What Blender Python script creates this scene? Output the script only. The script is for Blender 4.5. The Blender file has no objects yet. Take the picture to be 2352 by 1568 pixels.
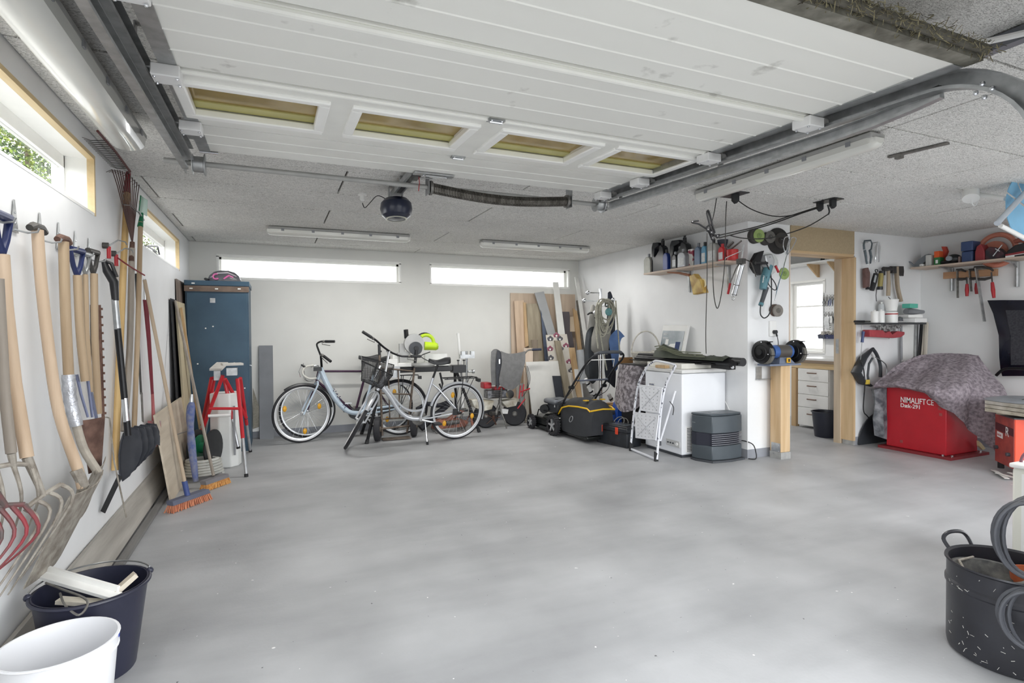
import bpy, math, random
import numpy as np
from mathutils import Vector, Matrix
R_ = math.radians
random.seed(7)
SC = bpy.context.scene
COL = SC.collection
# ---------------------------------------------------------------- camera
EYE = Vector((0, 0, 1.3)); YAW, PITCH, ROLL, FPX = 0.4064, -0.0170, -0.0059, 1271.7
_fw = Vector((math.sin(YAW)*math.cos(PITCH), math.cos(YAW)*math.cos(PITCH), math.sin(PITCH)))
_rt = Vector((math.cos(YAW), -math.sin(YAW), 0)); _up = _rt.cross(_fw)
_R = _rt*math.cos(ROLL)+_up*math.sin(ROLL); _U = -_rt*math.sin(ROLL)+_up*math.cos(ROLL)
cam = bpy.data.cameras.new('camera'); cam_o = bpy.data.objects.new('camera', cam); COL.objects.link(cam_o)
cam.sensor_width = 36; cam.lens = FPX/2352*36; cam.clip_start = .02; cam.clip_end = 200
mw = Matrix((( _R.x, _U.x, -_fw.x, EYE.x), (_R.y, _U.y, -_fw.y, EYE.y), (_R.z, _U.z, -_fw.z, EYE.z), (0, 0, 0, 1)))
cam_o.matrix_world = mw
SC.camera = cam_o
# ---------------------------------------------------------------- light and exposure
SC.view_settings.view_transform = 'Standard'; SC.view_settings.look = 'None'
SC.view_settings.exposure = 0.5; SC.view_settings.gamma = 1; SC.view_settings.use_curve_mapping = False
SKY = 4.6
w = bpy.data.worlds.new('overcast_sky'); SC.world = w; w.use_nodes = True
bg = w.node_tree.nodes['Background']; bg.inputs[0].default_value = (0.95, 0.975, 1.0, 1); bg.inputs[1].default_value = SKY
SC.cycles.max_bounces = 12; SC.cycles.diffuse_bounces = 8; SC.cycles.transparent_max_bounces = 12
SC.cycles.sample_clamp_indirect = 8; SC.cycles.caustics_reflective = False; SC.cycles.caustics_refractive = False
def portal(loc, rot, sx, sy, name):                 # openings of the building and one added for light, sampled as sky portals
    l = bpy.data.lights.new(name, 'AREA'); l.shape = 'RECTANGLE'; l.size = sx; l.size_y = sy; l.cycles.is_portal = True
    o = bpy.data.objects.new(name, l); o.location = loc; o.rotation_euler = rot; COL.objects.link(o)
portal((.95, .42, 1.06), (R_(90), 0, 0), 2.7, 2.12, 'garage_opening_light')
portal((5.0, .42, 1.1), (R_(90), 0, 0), 3.0, 2.1, 'added_opening_light')  # unseen opening added to bring in more daylight
portal((.495, 7.87, 2.115), (R_(-90), 0, 0), 2.1, .22, 'back_window_light')
portal((3.13, 7.87, 2.115), (R_(-90), 0, 0), 2.1, .22, 'back_window_light')
# ---------------------------------------------------------------- helpers
def ray(x, y): return _fw+_R*((x-1176)/FPX)-_U*((y-784)/FPX)
def PL(x, y, o, n):                                 # photograph point -> point on a real plane of the room
    d = ray(x, y); n = Vector(n); return EYE+d*((Vector(o)-EYE).dot(n)/d.dot(n))
def PX(x, y, v): return PL(x, y, (v, 0, 0), (1, 0, 0))
def PY(x, y, v): return PL(x, y, (0, v, 0), (0, 1, 0))
def PZ(x, y, v): return PL(x, y, (0, 0, v), (0, 0, 1))
def V(*a): return Vector(a)
def lin(c):
    c = c/255; return c/12.92 if c <= .04045 else ((c+.055)/1.055)**2.4
_M = {}
def mat(name, col, rough=.5, metal=0., var=.12, scale=8., bump=0., bscale=None, stretch=(1, 1, 1), col2=None, alpha=1., trans=0., emit=0., spec=.5, coat=0., thr=None, detail=4.):
    """procedural surface: two noise-mixed tones, optional noise bump"""
    if name in _M: return _M[name]
    m = bpy.data.materials.new(name); m.use_nodes = True; n = m.node_tree.nodes; l = m.node_tree.links
    b = n['Principled BSDF']
    c1 = [lin(v) for v in col]
    c2 = [lin(v) for v in col2] if col2 else [v*(1-var) for v in c1]
    tc = n.new('ShaderNodeTexCoord'); mp = n.new('ShaderNodeMapping'); mp.inputs['Scale'].default_value = stretch
    l.new(tc.outputs['Object'], mp.inputs[0])
    nz = n.new('ShaderNodeTexNoise'); nz.inputs['Scale'].default_value = scale; nz.inputs['Detail'].default_value = detail
    l.new(mp.outputs[0], nz.inputs['Vector'])
    rp = n.new('ShaderNodeValToRGB')
    a, z = thr if thr else (.35, .65)
    rp.color_ramp.elements[0].position = a; rp.color_ramp.elements[1].position = z
    rp.color_ramp.elements[0].color = (*c2, 1); rp.color_ramp.elements[1].color = (*c1, 1)
    l.new(nz.outputs[0], rp.inputs[0]); l.new(rp.outputs[0], b.inputs['Base Color'])
    b.inputs['Roughness'].default_value = rough; b.inputs['Metallic'].default_value = metal
    b.inputs['Specular IOR Level'].default_value = spec
    if alpha < 1: b.inputs['Alpha'].default_value = alpha
    if trans: b.inputs['Transmission Weight'].default_value = trans
    if coat: b.inputs['Coat Weight'].default_value = coat
    if emit: l.new(rp.outputs[0], b.inputs['Emission Color']); b.inputs['Emission Strength'].default_value = emit
    if bump:
        n2 = n.new('ShaderNodeTexNoise'); n2.inputs['Scale'].default_value = bscale or scale*4; n2.inputs['Detail'].default_value = 5
        l.new(mp.outputs[0], n2.inputs['Vector'])
        bp = n.new('ShaderNodeBump'); bp.inputs['Strength'].default_value = bump; bp.inputs['Distance'].default_value = .01
        l.new(n2.outputs[0], bp.inputs['Height']); l.new(bp.outputs[0], b.inputs['Normal'])
    _M[name] = m; return m
def wood(name, col, col2=None, axis=2, rough=.6, scale=14., bump=.15):
    def soft(c): g = sum(c)/3; return tuple(min(250, g*1.03+(v-g)*.78) for v in c)
    col = soft(col); col2 = soft(col2) if col2 else None
    st = [6, 6, 6]; st[axis] = .5
    return mat(name, col, rough, 0, .22, scale/6, bump, scale, tuple(st), col2, thr=(.3, .7))

class MB:
    """collects shapes (world coordinates, or the local ones of frame M) and links them as ONE mesh object"""
    def __init__(s, M=None): s.v = []; s.f = []; s.M = M
    def add(s, vs, fs):
        o = len(s.v)
        for p in vs:
            p = Vector(p); s.v.append(s.M @ p if s.M else p)
        s.f += [tuple(i+o for i in f) for f in fs]; return s
    def box(s, c, d, rot=None):
        x, y, z = d[0]/2, d[1]/2, d[2]/2; c = Vector(c)
        vs = [Vector(p) for p in ((-x,-y,-z),(x,-y,-z),(x,y,-z),(-x,y,-z),(-x,-y,z),(x,-y,z),(x,y,z),(-x,y,z))]
        if rot is not None: vs = [rot @ p for p in vs]
        return s.add([p+c for p in vs], [(0,3,2,1),(4,5,6,7),(0,1,5,4),(1,2,6,5),(2,3,7,6),(3,0,4,7)])
    def bx(s, a, b): return s.box([(a[i]+b[i])/2 for i in range(3)], [abs(b[i]-a[i]) for i in range(3)])
    def beam(s, p, q, w, t, up=(0, 0, 1)):
        p, q, up = Vector(p), Vector(q), Vector(up); d = q-p; L = d.length; d.normalize()
        sd = d.cross(up)
        if sd.length < 1e-4: sd = d.cross(Vector((0, 1, 0)))
        sd.normalize(); u = sd.cross(d)
        return s.box((p+q)/2, (w, L, t), Matrix((sd, d, u)).transposed())
    def tube(s, pts, r, n=8, closed=False, caps=True, flat=1.):
        P = [Vector(p) for p in pts]; k = len(P); rs = r if isinstance(r, (list, tuple)) else [r]*k
        vs = []; T = []
        for i in range(k):
            a = P[i-1] if (i > 0 or closed) else P[i]; b = P[(i+1) % k] if (i < k-1 or closed) else P[i]
            t = b-a; T.append(t.normalized() if t.length > 1e-9 else Vector((0, 0, 1)))
        u = T[0].orthogonal().normalized()
        if abs(T[0].z) < .9: u = (Vector((0, 0, 1))-T[0]*T[0].z).normalized()
        for i in range(k):
            u = u-T[i]*u.dot(T[i]); u.normalize(); w = T[i].cross(u)
            for j in range(n):
                a = 2*math.pi*j/n; vs.append(P[i]+(u*math.cos(a)*flat+w*math.sin(a))*rs[i])
        fs = []
        for i in range(k if closed else k-1):
            for j in range(n):
                a = i*n+j; b = i*n+(j+1) % n; c = ((i+1) % k)*n+(j+1) % n; d = ((i+1) % k)*n+j
                fs.append((a, b, c, d))
        if caps and not closed: fs += [tuple(range(n-1, -1, -1)), tuple((k-1)*n+j for j in range(n))]
        return s.add(vs, fs)
    def cyl(s, p, q, r, r2=None, n=16): return s.tube([p, q], [r, r if r2 is None else r2], n)
    def lathe(s, prof, o=(0, 0, 0), ax=(0, 0, 1), n=24, sx=1., sy=1., caps=True):
        """profile of (radius, height) turned about the axis ax through o"""
        o, ax = Vector(o), Vector(ax).normalized(); u = ax.orthogonal().normalized()
        if abs(ax.z) > .99: u = Vector((1, 0, 0))
        w = ax.cross(u); vs = []; fs = []; k = len(prof)
        for r, h in prof:
            for j in range(n):
                a = 2*math.pi*j/n; vs.append(o+ax*h+u*(r*math.cos(a)*sx)+w*(r*math.sin(a)*sy))
        for i in range(k-1):
            for j in range(n):
                fs.append((i*n+j, i*n+(j+1) % n, (i+1)*n+(j+1) % n, (i+1)*n+j))
        if caps:
            if prof[0][0] > 1e-5: fs.append(tuple(range(n-1, -1, -1)))
            if prof[-1][0] > 1e-5: fs.append(tuple((k-1)*n+j for j in range(n)))
        return s.add(vs, fs)
    def ball(s, c, r, n=14, m=8):
        r = r if isinstance(r, (list, tuple)) else (r, r, r); c = Vector(c); vs = []; fs = []
        for i in range(m+1):
            t = math.pi*i/m
            for j in range(n):
                a = 2*math.pi*j/n; vs.append(c+Vector((r[0]*math.sin(t)*math.cos(a), r[1]*math.sin(t)*math.sin(a), r[2]*math.cos(t))))
        for i in range(m):
            for j in range(n): fs.append((i*n+j, (i+1)*n+j, (i+1)*n+(j+1) % n, i*n+(j+1) % n))
        return s.add(vs, fs)
    def prism(s, pts, w):
        """closed outline of 3D points pushed along the vector w"""
        P = [Vector(p) for p in pts]; w = Vector(w); k = len(P)
        nn = Vector((0, 0, 0))
        for i in range(k): nn += P[i].cross(P[(i+1) % k])
        if nn.dot(w) > 0: P.reverse()
        return s.add(P+[p+w for p in P], [tuple(range(k)), tuple(range(2*k-1, k-1, -1))]+[((i+1) % k, i, k+i, k+(i+1) % k) for i in range(k)])
    def ring(s, c, ax, R, r, n=32, m=8, sx=1., a0=0, a1=360):
        c, ax = Vector(c), Vector(ax).normalized(); u = ax.orthogonal().normalized(); w = ax.cross(u)
        full = abs(a1-a0) >= 359.9; k = n if full else n+1
        pts = [c+(u*math.cos(R_(a0)+R_(a1-a0)*i/n)*sx+w*math.sin(R_(a0)+R_(a1-a0)*i/n))*R for i in range(k)]
        return s.tube(pts, r, m, closed=full)
    def sheet(s, G, t=.004):
        """grid of points G[i][j] given thickness t along its normals"""
        a = len(G); b = len(G[0]); P = [[Vector(p) for p in row] for row in G]; vs = []; N = []
        for i in range(a):
            for j in range(b):
                du = P[min(i+1, a-1)][j]-P[max(i-1, 0)][j]; dv = P[i][min(j+1, b-1)]-P[i][max(j-1, 0)]
                nn = du.cross(dv); nn = nn.normalized() if nn.length > 1e-9 else Vector((0, 0, 1)); N.append(nn)
                vs.append(P[i][j])
        k = a*b; vs += [vs[i]+N[i]*t for i in range(k)]; fs = []
        for i in range(a-1):
            for j in range(b-1):
                q = (i*b+j, (i+1)*b+j, (i+1)*b+j+1, i*b+j+1); fs.append(tuple(reversed(q))); fs.append(tuple(x+k for x in q))
        ed = [i*b for i in range(a)]+[(a-1)*b+j for j in range(1, b)]+[i*b+b-1 for i in range(a-2, -1, -1)]+[j for j in range(b-2, 0, -1)]
        for i in range(len(ed)):
            p, q = ed[i], ed[(i+1) % len(ed)]; fs.append((p, q, q+k, p+k))
        return s.add(vs, fs)
    def mesh(s, name, off):
        m = bpy.data.meshes.new(name); m.from_pydata([tuple(p-off) for p in s.v], [], s.f)
        m.polygons.foreach_set('use_smooth', [True]*len(m.polygons)); m.update()
        try: m.set_sharp_from_angle(angle=R_(32))
        except Exception: pass
        return m
    def obj(s, name, m, parent=None, bevel=0, **kw):
        """link as one object: a part when it has a parent, else a thing standing at its own base"""
        if parent is None:
            a = np.array([tuple(p) for p in s.v]); off = Vector(((a[:, 0].min()+a[:, 0].max())/2, (a[:, 1].min()+a[:, 1].max())/2, a[:, 2].min()))
        else: off = wloc(parent)
        me = s.mesh(name, off); o = bpy.data.objects.new(name, me); COL.objects.link(o)
        if m: me.materials.append(m)
        if parent is None: o.location = off
        else: o.parent = parent
        if bevel:
            b = o.modifiers.new('bevel', 'BEVEL'); b.width = bevel; b.segments = 2; b.limit_method = 'ANGLE'
        for k, v in kw.items(): o[k] = v
        return o
def wloc(o):
    p = Vector(o.location)
    while o.parent: o = o.parent; p += Vector(o.location)
    return p
def thing(name, label, cat, loc=(0, 0, 0), group=None):
    o = bpy.data.objects.new(name, None); COL.objects.link(o); o.location = loc; o['label'] = label; o['category'] = cat
    if group: o['group'] = group
    return o
def tag(o, label, cat, group=None):
    o['label'] = label; o['category'] = cat
    if group: o['group'] = group
    return o
def struct(name, mb, m, **k): return mb.obj(name, m, None, kind='structure', **k)
def frame(o, x, z=(0, 0, 1)):
    """local frame: origin o, x direction, z up-ish"""
    x = Vector(x).normalized(); z = Vector(z); y = z.cross(x).normalized(); z = x.cross(y)
    return Matrix(((x.x, y.x, z.x, o[0]), (x.y, y.y, z.y, o[1]), (x.z, y.z, z.z, o[2]), (0, 0, 0, 1)))
def text(body, size, o, x, z, m, parent, name='lettering', ext=.0006, align='LEFT', sx=1., bold=0.):
    """flat raised lettering: o = lower left, x = reading direction, z = up direction"""
    c = bpy.data.curves.new(name, 'FONT'); c.body = body; c.size = size; c.extrude = ext; c.align_x = align; c.resolution_u = 3; c.offset = bold
    tmp = bpy.data.objects.new('tmp', c); me = bpy.data.meshes.new_from_object(tmp); bpy.data.objects.remove(tmp); me.materials.clear(); me.materials.append(m)
    ob = bpy.data.objects.new(name, me); COL.objects.link(ob)
    x = Vector(x).normalized(); z = Vector(z).normalized(); n = x.cross(z); off = wloc(parent) if parent else Vector((0, 0, 0)); o = Vector(o)-off
    ob.matrix_local = Matrix(((x.x*sx, z.x, n.x, o.x), (x.y*sx, z.y, n.y, o.y), (x.z*sx, z.z, n.z, o.z), (0, 0, 0, 1)))
    if parent: ob.parent = parent
    return ob
def copy_tree(o, parent=None):
    c = o.copy(); COL.objects.link(c); c.parent = parent
    for ch in [x for x in KIDS(o)]: copy_tree(ch, c)
    return c
def KIDS(o): return [x for x in bpy.data.objects if x.parent == o]
def arc(c, u, v, r, a0, a1, n=10, r2=None):
    c, u, v = Vector(c), Vector(u), Vector(v); r2 = r if r2 is None else r2
    return [c+u*(r*math.cos(R_(a0+(a1-a0)*i/n)))+v*(r2*math.sin(R_(a0+(a1-a0)*i/n))) for i in range(n+1)]
def spline(pts, n=6):
    P = [Vector(p) for p in pts]; out = []
    for i in range(len(P)-1):
        a = P[max(i-1, 0)]; b = P[i]; c = P[i+1]; d = P[min(i+2, len(P)-1)]
        for k in range(n):
            t = k/n; out.append(.5*((2*b)+(c-a)*t+(2*a-5*b+4*c-d)*t*t+(3*b-a-3*c+d)*t*t*t))
    out.append(P[-1]); return out
# ---------------------------------------------------------------- common materials
WHITE = mat('white_paint', (236, 237, 238), .55, var=.05, scale=3)
BACKW = mat('back_wall_paint', (226, 226, 222), .6, var=.05, scale=2.5)
SKIRT = mat('grey_skirting_paint', (150, 153, 160), .5, var=.08)
FRAMEW = mat('white_window_paint', (245, 245, 242), .4, var=.03)
STEEL = mat('galvanised_steel', (185, 187, 188), .38, .85, .25, 20)
CHROME = mat('chrome', (225, 227, 230), .12, 1., .08, 6)
DSTEEL = mat('dull_steel', (140, 138, 134), .5, .7, .35, 25, .1)
BLACK = mat('black_plastic', (34, 35, 38), .42, 0, .3, 15)
BLACKM = mat('black_metal', (28, 28, 31), .35, .3, .3, 12)
RUBBER = mat('rubber', (38, 38, 40), .75, 0, .3, 20)
REDP = mat('red_paint', (178, 34, 44), .4, 0, .2, 12)
PINE = wood('pine', (214, 178, 128), (186, 144, 92))
PINEX = wood('pine_x', (214, 178, 128), (186, 144, 92), 0)
PINEY = wood('pine_y', (222, 192, 138), (196, 158, 100), 1)
OLDW = wood('weathered_wood', (172, 160, 140), (128, 116, 98))
PLASW = mat('white_plastic', (240, 240, 238), .35, 0, .05, 5)
GREYP = mat('grey_plastic', (150, 152, 156), .45, 0, .12, 9)
DARKGREY = mat('dark_grey', (72, 75, 80), .5, 0, .2, 10)
XL, YF, XR, YN, XC, H = -.914, 7.593, 4.412, 4.210, 7.206, 2.405
# ================================================================ THE SETTING
def floor_mat():
    m = bpy.data.materials.new('polished_concrete'); m.use_nodes = True; n = m.node_tree.nodes; l = m.node_tree.links; b = n['Principled BSDF']
    tc = n.new('ShaderNodeTexCoord')
    def noise(sc, det, st=(1, 1, 1)):
        mp = n.new('ShaderNodeMapping'); mp.inputs['Scale'].default_value = st; l.new(tc.outputs['Object'], mp.inputs[0])
        z = n.new('ShaderNodeTexNoise'); z.inputs['Scale'].default_value = sc; z.inputs['Detail'].default_value = det; l.new(mp.outputs[0], z.inputs['Vector']); return z
    def ramp(src, a, b_, ca, cb):
        r = n.new('ShaderNodeValToRGB'); r.color_ramp.elements[0].position = a; r.color_ramp.elements[1].position = b_
        r.color_ramp.elements[0].color = (*[lin(v) for v in ca], 1); r.color_ramp.elements[1].color = (*[lin(v) for v in cb], 1); l.new(src.outputs[0], r.inputs[0]); return r
    def mix(f, a, c, mode='MIX'):
        x = n.new('ShaderNodeMix'); x.data_type = 'RGBA'; x.blend_type = mode
        if isinstance(f, float): x.inputs[0].default_value = f
        else: l.new(f.outputs[0], x.inputs[0])
        l.new(a, x.inputs[6])
        if isinstance(c, tuple): x.inputs[7].default_value = c
        else: l.new(c, x.inputs[7])
        return x.outputs[2]
    base = ramp(noise(1.6, 9), .28, .72, (152, 153, 155), (184, 185, 187))
    streak = ramp(noise(2.2, 5, (.35, 1.6, 1)), .28, .55, (214, 214, 215), (255, 255, 255))
    c = mix(.55, base.outputs[0], streak.outputs[0], 'MULTIPLY')
    spots = ramp(noise(9, 3), .70, .74, (0, 0, 0), (255, 255, 255)); sp2 = ramp(noise(34, 2), .76, .78, (0, 0, 0), (255, 255, 255))
    c = mix(sp2, c, (.09, .09, .09, 1)); pale = ramp(noise(30, 2, (1, 1, 3)), .765, .78, (0, 0, 0), (255, 255, 255)); c = mix(pale, c, (.8, .8, .78, 1))
    l.new(c, b.inputs['Base Color'])
    rr = n.new('ShaderNodeMapRange'); l.new(noise(3, 5).outputs[0], rr.inputs[0]); rr.inputs[3].default_value = .38; rr.inputs[4].default_value = .6
    l.new(rr.outputs[0], b.inputs['Roughness']); b.inputs['Specular IOR Level'].default_value = .5
    bp = n.new('ShaderNodeBump'); bp.inputs['Strength'].default_value = .06; bp.inputs['Distance'].default_value = .01
    l.new(noise(60, 4).outputs[0], bp.inputs['Height']); l.new(bp.outputs[0], b.inputs['Normal']); return m
f = MB().bx((XL-.19, .3, -.12), (XC+.3, YF+.3, 0)); struct('floor', f, floor_mat())
g = MB().bx((-25, -25, -.3), (30, 40, -.13)); struct('trim_1', g, mat('pale_driveway', (128, 127, 124), .9, 0, .1, 3))
# --- wood wool ceiling panels, running bond
def wool_mat():
    m = bpy.data.materials.new('wood_wool_board'); m.use_nodes = True; n = m.node_tree.nodes; l = m.node_tree.links; b = n['Principled BSDF']
    tc = n.new('ShaderNodeTexCoord'); oi = n.new('ShaderNodeObjectInfo')
    def noi(sc, st, det=4, dist=1.5):
        mp = n.new('ShaderNodeMapping'); mp.inputs['Scale'].default_value = st; mp.inputs['Rotation'].default_value = (0, 0, .4); l.new(tc.outputs['Object'], mp.inputs[0])
        z = n.new('ShaderNodeTexNoise'); z.inputs['Scale'].default_value = sc; z.inputs['Detail'].default_value = det; z.inputs['Distortion'].default_value = dist; l.new(mp.outputs[0], z.inputs['Vector']); return z
    a = noi(52, (1, 2.8, 1), 6, 2.2); k = noi(1.6, (1, 1, 1), 3, 0)
    r = n.new('ShaderNodeValToRGB'); e = r.color_ramp.elements; e[0].position = .30; e[1].position = .56
    e[0].color = (*[lin(v) for v in (146, 144, 140)], 1); e[1].color = (*[lin(v) for v in (246, 245, 242)], 1); l.new(a.outputs[0], r.inputs[0])
    r2 = n.new('ShaderNodeValToRGB'); r2.color_ramp.elements[0].position = .3; r2.color_ramp.elements[1].position = .7; r2.color_ramp.elements[0].color = (.86, .86, .86, 1); l.new(k.outputs[0], r2.inputs[0])
    x = n.new('ShaderNodeMix'); x.data_type = 'RGBA'; x.blend_type = 'MULTIPLY'; x.inputs[0].default_value = .8; l.new(r.outputs[0], x.inputs[6]); l.new(r2.outputs[0], x.inputs[7])
    l.new(x.outputs[2], b.inputs['Base Color']); b.inputs['Roughness'].default_value = .95; b.inputs['Specular IOR Level'].default_value = .15
    bp = n.new('ShaderNodeBump'); bp.inputs['Strength'].default_value = .6; bp.inputs['Distance'].default_value = .004; l.new(a.outputs[0], bp.inputs['Height']); l.new(bp.outputs[0], b.inputs['Normal']); return m
WOOL = wool_mat()
ceil = struct('ceiling', MB().bx((XL-.19, .44, H+.026), (XC+.3, YF+.3, H+.2)), mat('ceiling_deck', (70, 68, 66), .9))
def panel(x0, x1, y0, y1):
    g_ = .0065; dz = random.uniform(-.0012, .0012)
    MB().bx((x0+g_, y0+g_, H+dz), (x1-g_, y1-g_, H+.026)).obj('ceiling_panel', WOOL, ceil, bevel=.003)
ys = [.44, .67, 1.325, 1.98, 2.635, 3.29, 3.945, 4.60, 5.255, 5.91, 6.565, 7.22, YF]
for i in range(len(ys)-1):
    off = -.84 if i % 2 == 1 else .48
    if i == 11: off = -.84
    xs = [XL]+[v for v in (off+2.635*k for k in range(-1, 4)) if XL+.05 < v < XC-.05]+[XC]
    if i == 4: xs = [XL, -.84, 1.8, 4.1, 5.8, XC]
    if i == 3: xs = [XL, .48, 3.11, 4.44, XC]
    for a, b_ in zip(xs, xs[1:]):
        if ys[i] >= YN: b_ = min(b_, XR)
        if b_-a > .02: panel(a, b_, ys[i], ys[i+1])
for x0, x1 in ((XR+.15, 7.0), (7.0, 9)):
    for k in range(7): panel(x0, x1, YN+.16+k*.655, YN+.16+(k+1)*.655)
# --- walls (outer faces .3 m back); every opening is a real hole
WT = .19
def wall_holes(u0, u1, holes, mk):
    """wall strip from u0 to u1 full height with rectangular holes (u0,u1,z0,z1)"""
    b = MB(); cur = u0
    for a, c, z0, z1 in sorted(holes):
        if a > cur: mk(b, cur, a, 0, H+.03)
        if z0 > 0: mk(b, a, c, 0, z0)
        if z1 < H+.03: mk(b, a, c, z1, H+.03)
        cur = c
    if cur < u1: mk(b, cur, u1, 0, H+.03)
    return b
LW = [(1.93, 3.80, 1.965, 2.30), (4.93, 6.824, 1.971, 2.30)]
struct('wall_left', wall_holes(.44, YF+WT, LW, lambda b, a, c, z0, z1: b.bx((XL-WT, a, z0), (XL, c, z1))), WHITE)
BW = [(-.61, 1.60, 1.985, 2.245), (2.03, 4.235, 1.985, 2.255)]
struct('wall_back', wall_holes(XL, XR, BW, lambda b, a, c, z0, z1: b.bx((a, YF, z0), (c, YF+.3, z1))), BACKW)
struct('wall_alcove', MB().bx((XR, YN+.16, 0), (XR+.15, YF+.3, H+.03)), WHITE)
DX0, DX1, DZ = 4.992, 6.02, 2.135
struct('wall_workshop', wall_holes(XR, XC, [(DX0, DX1, 0, DZ)], lambda b, a, c, z0, z1: b.bx((a, YN, z0), (c, YN+.16, z1))), WHITE)
struct('wall_right', MB().bx((XC, .44, 0), (XC+.3, YN+.3, H+.03)), mat('right_wall_paint', (230, 231, 231), .6, var=.05, scale=2))
struct('wall_front', wall_holes(XL-WT, XC+.3, [(-.4, 2.3, 0, 2.12), (3.5, 6.5, .05, 2.15)], lambda b, a, c, z0, z1: b.bx((a, .44, z0), (c, .74, z1))), WHITE)  # right-hand hole is added, out of view, to admit extra daylight
# skirtings
sk = .09
struct('baseboard_back', MB().bx((XL, YF-.006, 0), (XR, YF, sk)), SKIRT)
struct('baseboard_alcove', MB().bx((XR-.006, YN, 0), (XR, YF, sk)), SKIRT)
struct('baseboard_workshop', MB().bx((XR-.006, YN-.006, 0), (DX0-.03, YN, sk)).bx((DX1+.0, YN-.006, 0), (XC, YN, sk)), SKIRT)
struct('baseboard_right', MB().bx((XC-.006, .74, 0), (XC, YN, sk)), SKIRT)
struct('baseboard_left', MB().bx((XL, .74, 0), (XL+.004, YF, .06)), mat('dark_plinth', (150, 152, 156), .7))
# --- windows
GLASS = bpy.data.materials.new('window_glass'); GLASS.use_nodes = True
_n = GLASS.node_tree.nodes; _l = GLASS.node_tree.links; _n.remove(_n['Principled BSDF'])
_t = _n.new('ShaderNodeBsdfTransparent'); _g = _n.new('ShaderNodeBsdfGlossy'); _g.inputs['Roughness'].default_value = .02; _f = _n.new('ShaderNodeFresnel'); _f.inputs[0].default_value = 1.45
_x = _n.new('ShaderNodeMixShader'); _l.new(_f.outputs[0], _x.inputs[0]); _l.new(_t.outputs[0], _x.inputs[1]); _l.new(_g.outputs[0], _x.inputs[2]); _l.new(_x.outputs[0], _n['Material Output'].inputs[0])
_ge = _n.new('ShaderNodeNewGeometry'); _iv = _n.new('ShaderNodeMath'); _iv.operation = 'SUBTRACT'; _iv.inputs[0].default_value = 1; _l.new(_ge.outputs['Backfacing'], _iv.inputs[1]); _mu = _n.new('ShaderNodeMath'); _mu.operation = 'MULTIPLY'; _l.new(_iv.outputs[0], _mu.inputs[0]); _l.new(_f.outputs[0], _mu.inputs[1]); _l.new(_mu.outputs[0], _x.inputs[0])
_nt = _n.new('ShaderNodeTexNoise'); _nt.inputs['Scale'].default_value = 3; _mr = _n.new('ShaderNodeMapRange'); _mr.inputs[3].default_value = .9; _mr.inputs[4].default_value = 1; _l.new(_nt.outputs[0], _mr.inputs[0]); _l.new(_mr.outputs[0], _t.inputs[0])
TRIM = wood('yellow_pine_trim', (228, 202, 150), (208, 176, 118), 1)
for i, (a, c, z0, z1) in enumerate(LW):
    xo = XL-.13; b = MB()
    # white lining of the reveal
    t = .02
    b.bx((xo-.06, a, z1-t), (XL-.03, c, z1)).bx((xo-.06, a, z0), (XL-.03, c, z0+t)).bx((xo-.06, a, z0+t), (XL-.03, a+t, z1-t)).bx((xo-.06, c-t, z0+t), (XL-.03, c, z1-t))
    wn = struct('window_%d' % (i+1), b, FRAMEW)
    s = MB(); w_ = .012; wt_ = .085
    s.bx((xo-.04, a+t, z1-wt_), (xo, c-t, z1-t)).bx((xo-.04, a+t, z0+t), (xo, c-t, z0+t+w_)).bx((xo-.04, a+t, z0+t), (xo, a+t+w_, z1-t)).bx((xo-.04, c-t-w_, z0+t), (xo, c-t, z1-t)).obj('window_frame', FRAMEW, wn)
    MB().bx((xo-.024, a+t+w_, z0+t+w_), (xo-.018, c-t-w_, z1-wt_)).obj('pane', GLASS, wn)
    p = MB(); q = .022
    p.bx((XL-.03, a, z1-q), (XL+.004, c, z1)).bx((XL-.03, a, z0+q), (XL+.004, a+q, z1-q)).bx((XL-.03, c-q, z0), (XL+.004, c, z1-q)).obj('pine_edging', TRIM, wn)
    MB().bx((XL-.03, a+q, z0), (XL+.002, c-q, z0+.014)).obj('window_sill', FRAMEW, wn)
for i, (a, c, z0, z1) in enumerate(BW):
    b = MB(); t = .028
    b.bx((a-.015, YF-.008, z1-.01), (c+.015, YF+.012, z1+.022)).bx((a-.015, YF-.008, z0-.022), (c+.015, YF+.012, z0+.008)).bx((a-.015, YF-.008, z0), (a+.012, YF+.012, z1)).bx((c-.012, YF-.008, z0), (c+.015, YF+.012, z1))
    wn = struct('window_%d' % (i+3), b, FRAMEW)
    MB().bx((a, YF+.1, z1-t), (c, YF+.16, z1)).bx((a, YF+.1, z0), (c, YF+.16, z0+t-.01)).bx((a, YF+.1, z0), (a+t, YF+.16, z1)).bx((c-t, YF+.1, z0), (c, YF+.16, z1)).obj('window_frame', FRAMEW, wn)
    MB().bx((a+t, YF+.128, z0+.018), (c-t, YF+.134, z1-t)).obj('pane', GLASS, wn)
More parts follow.
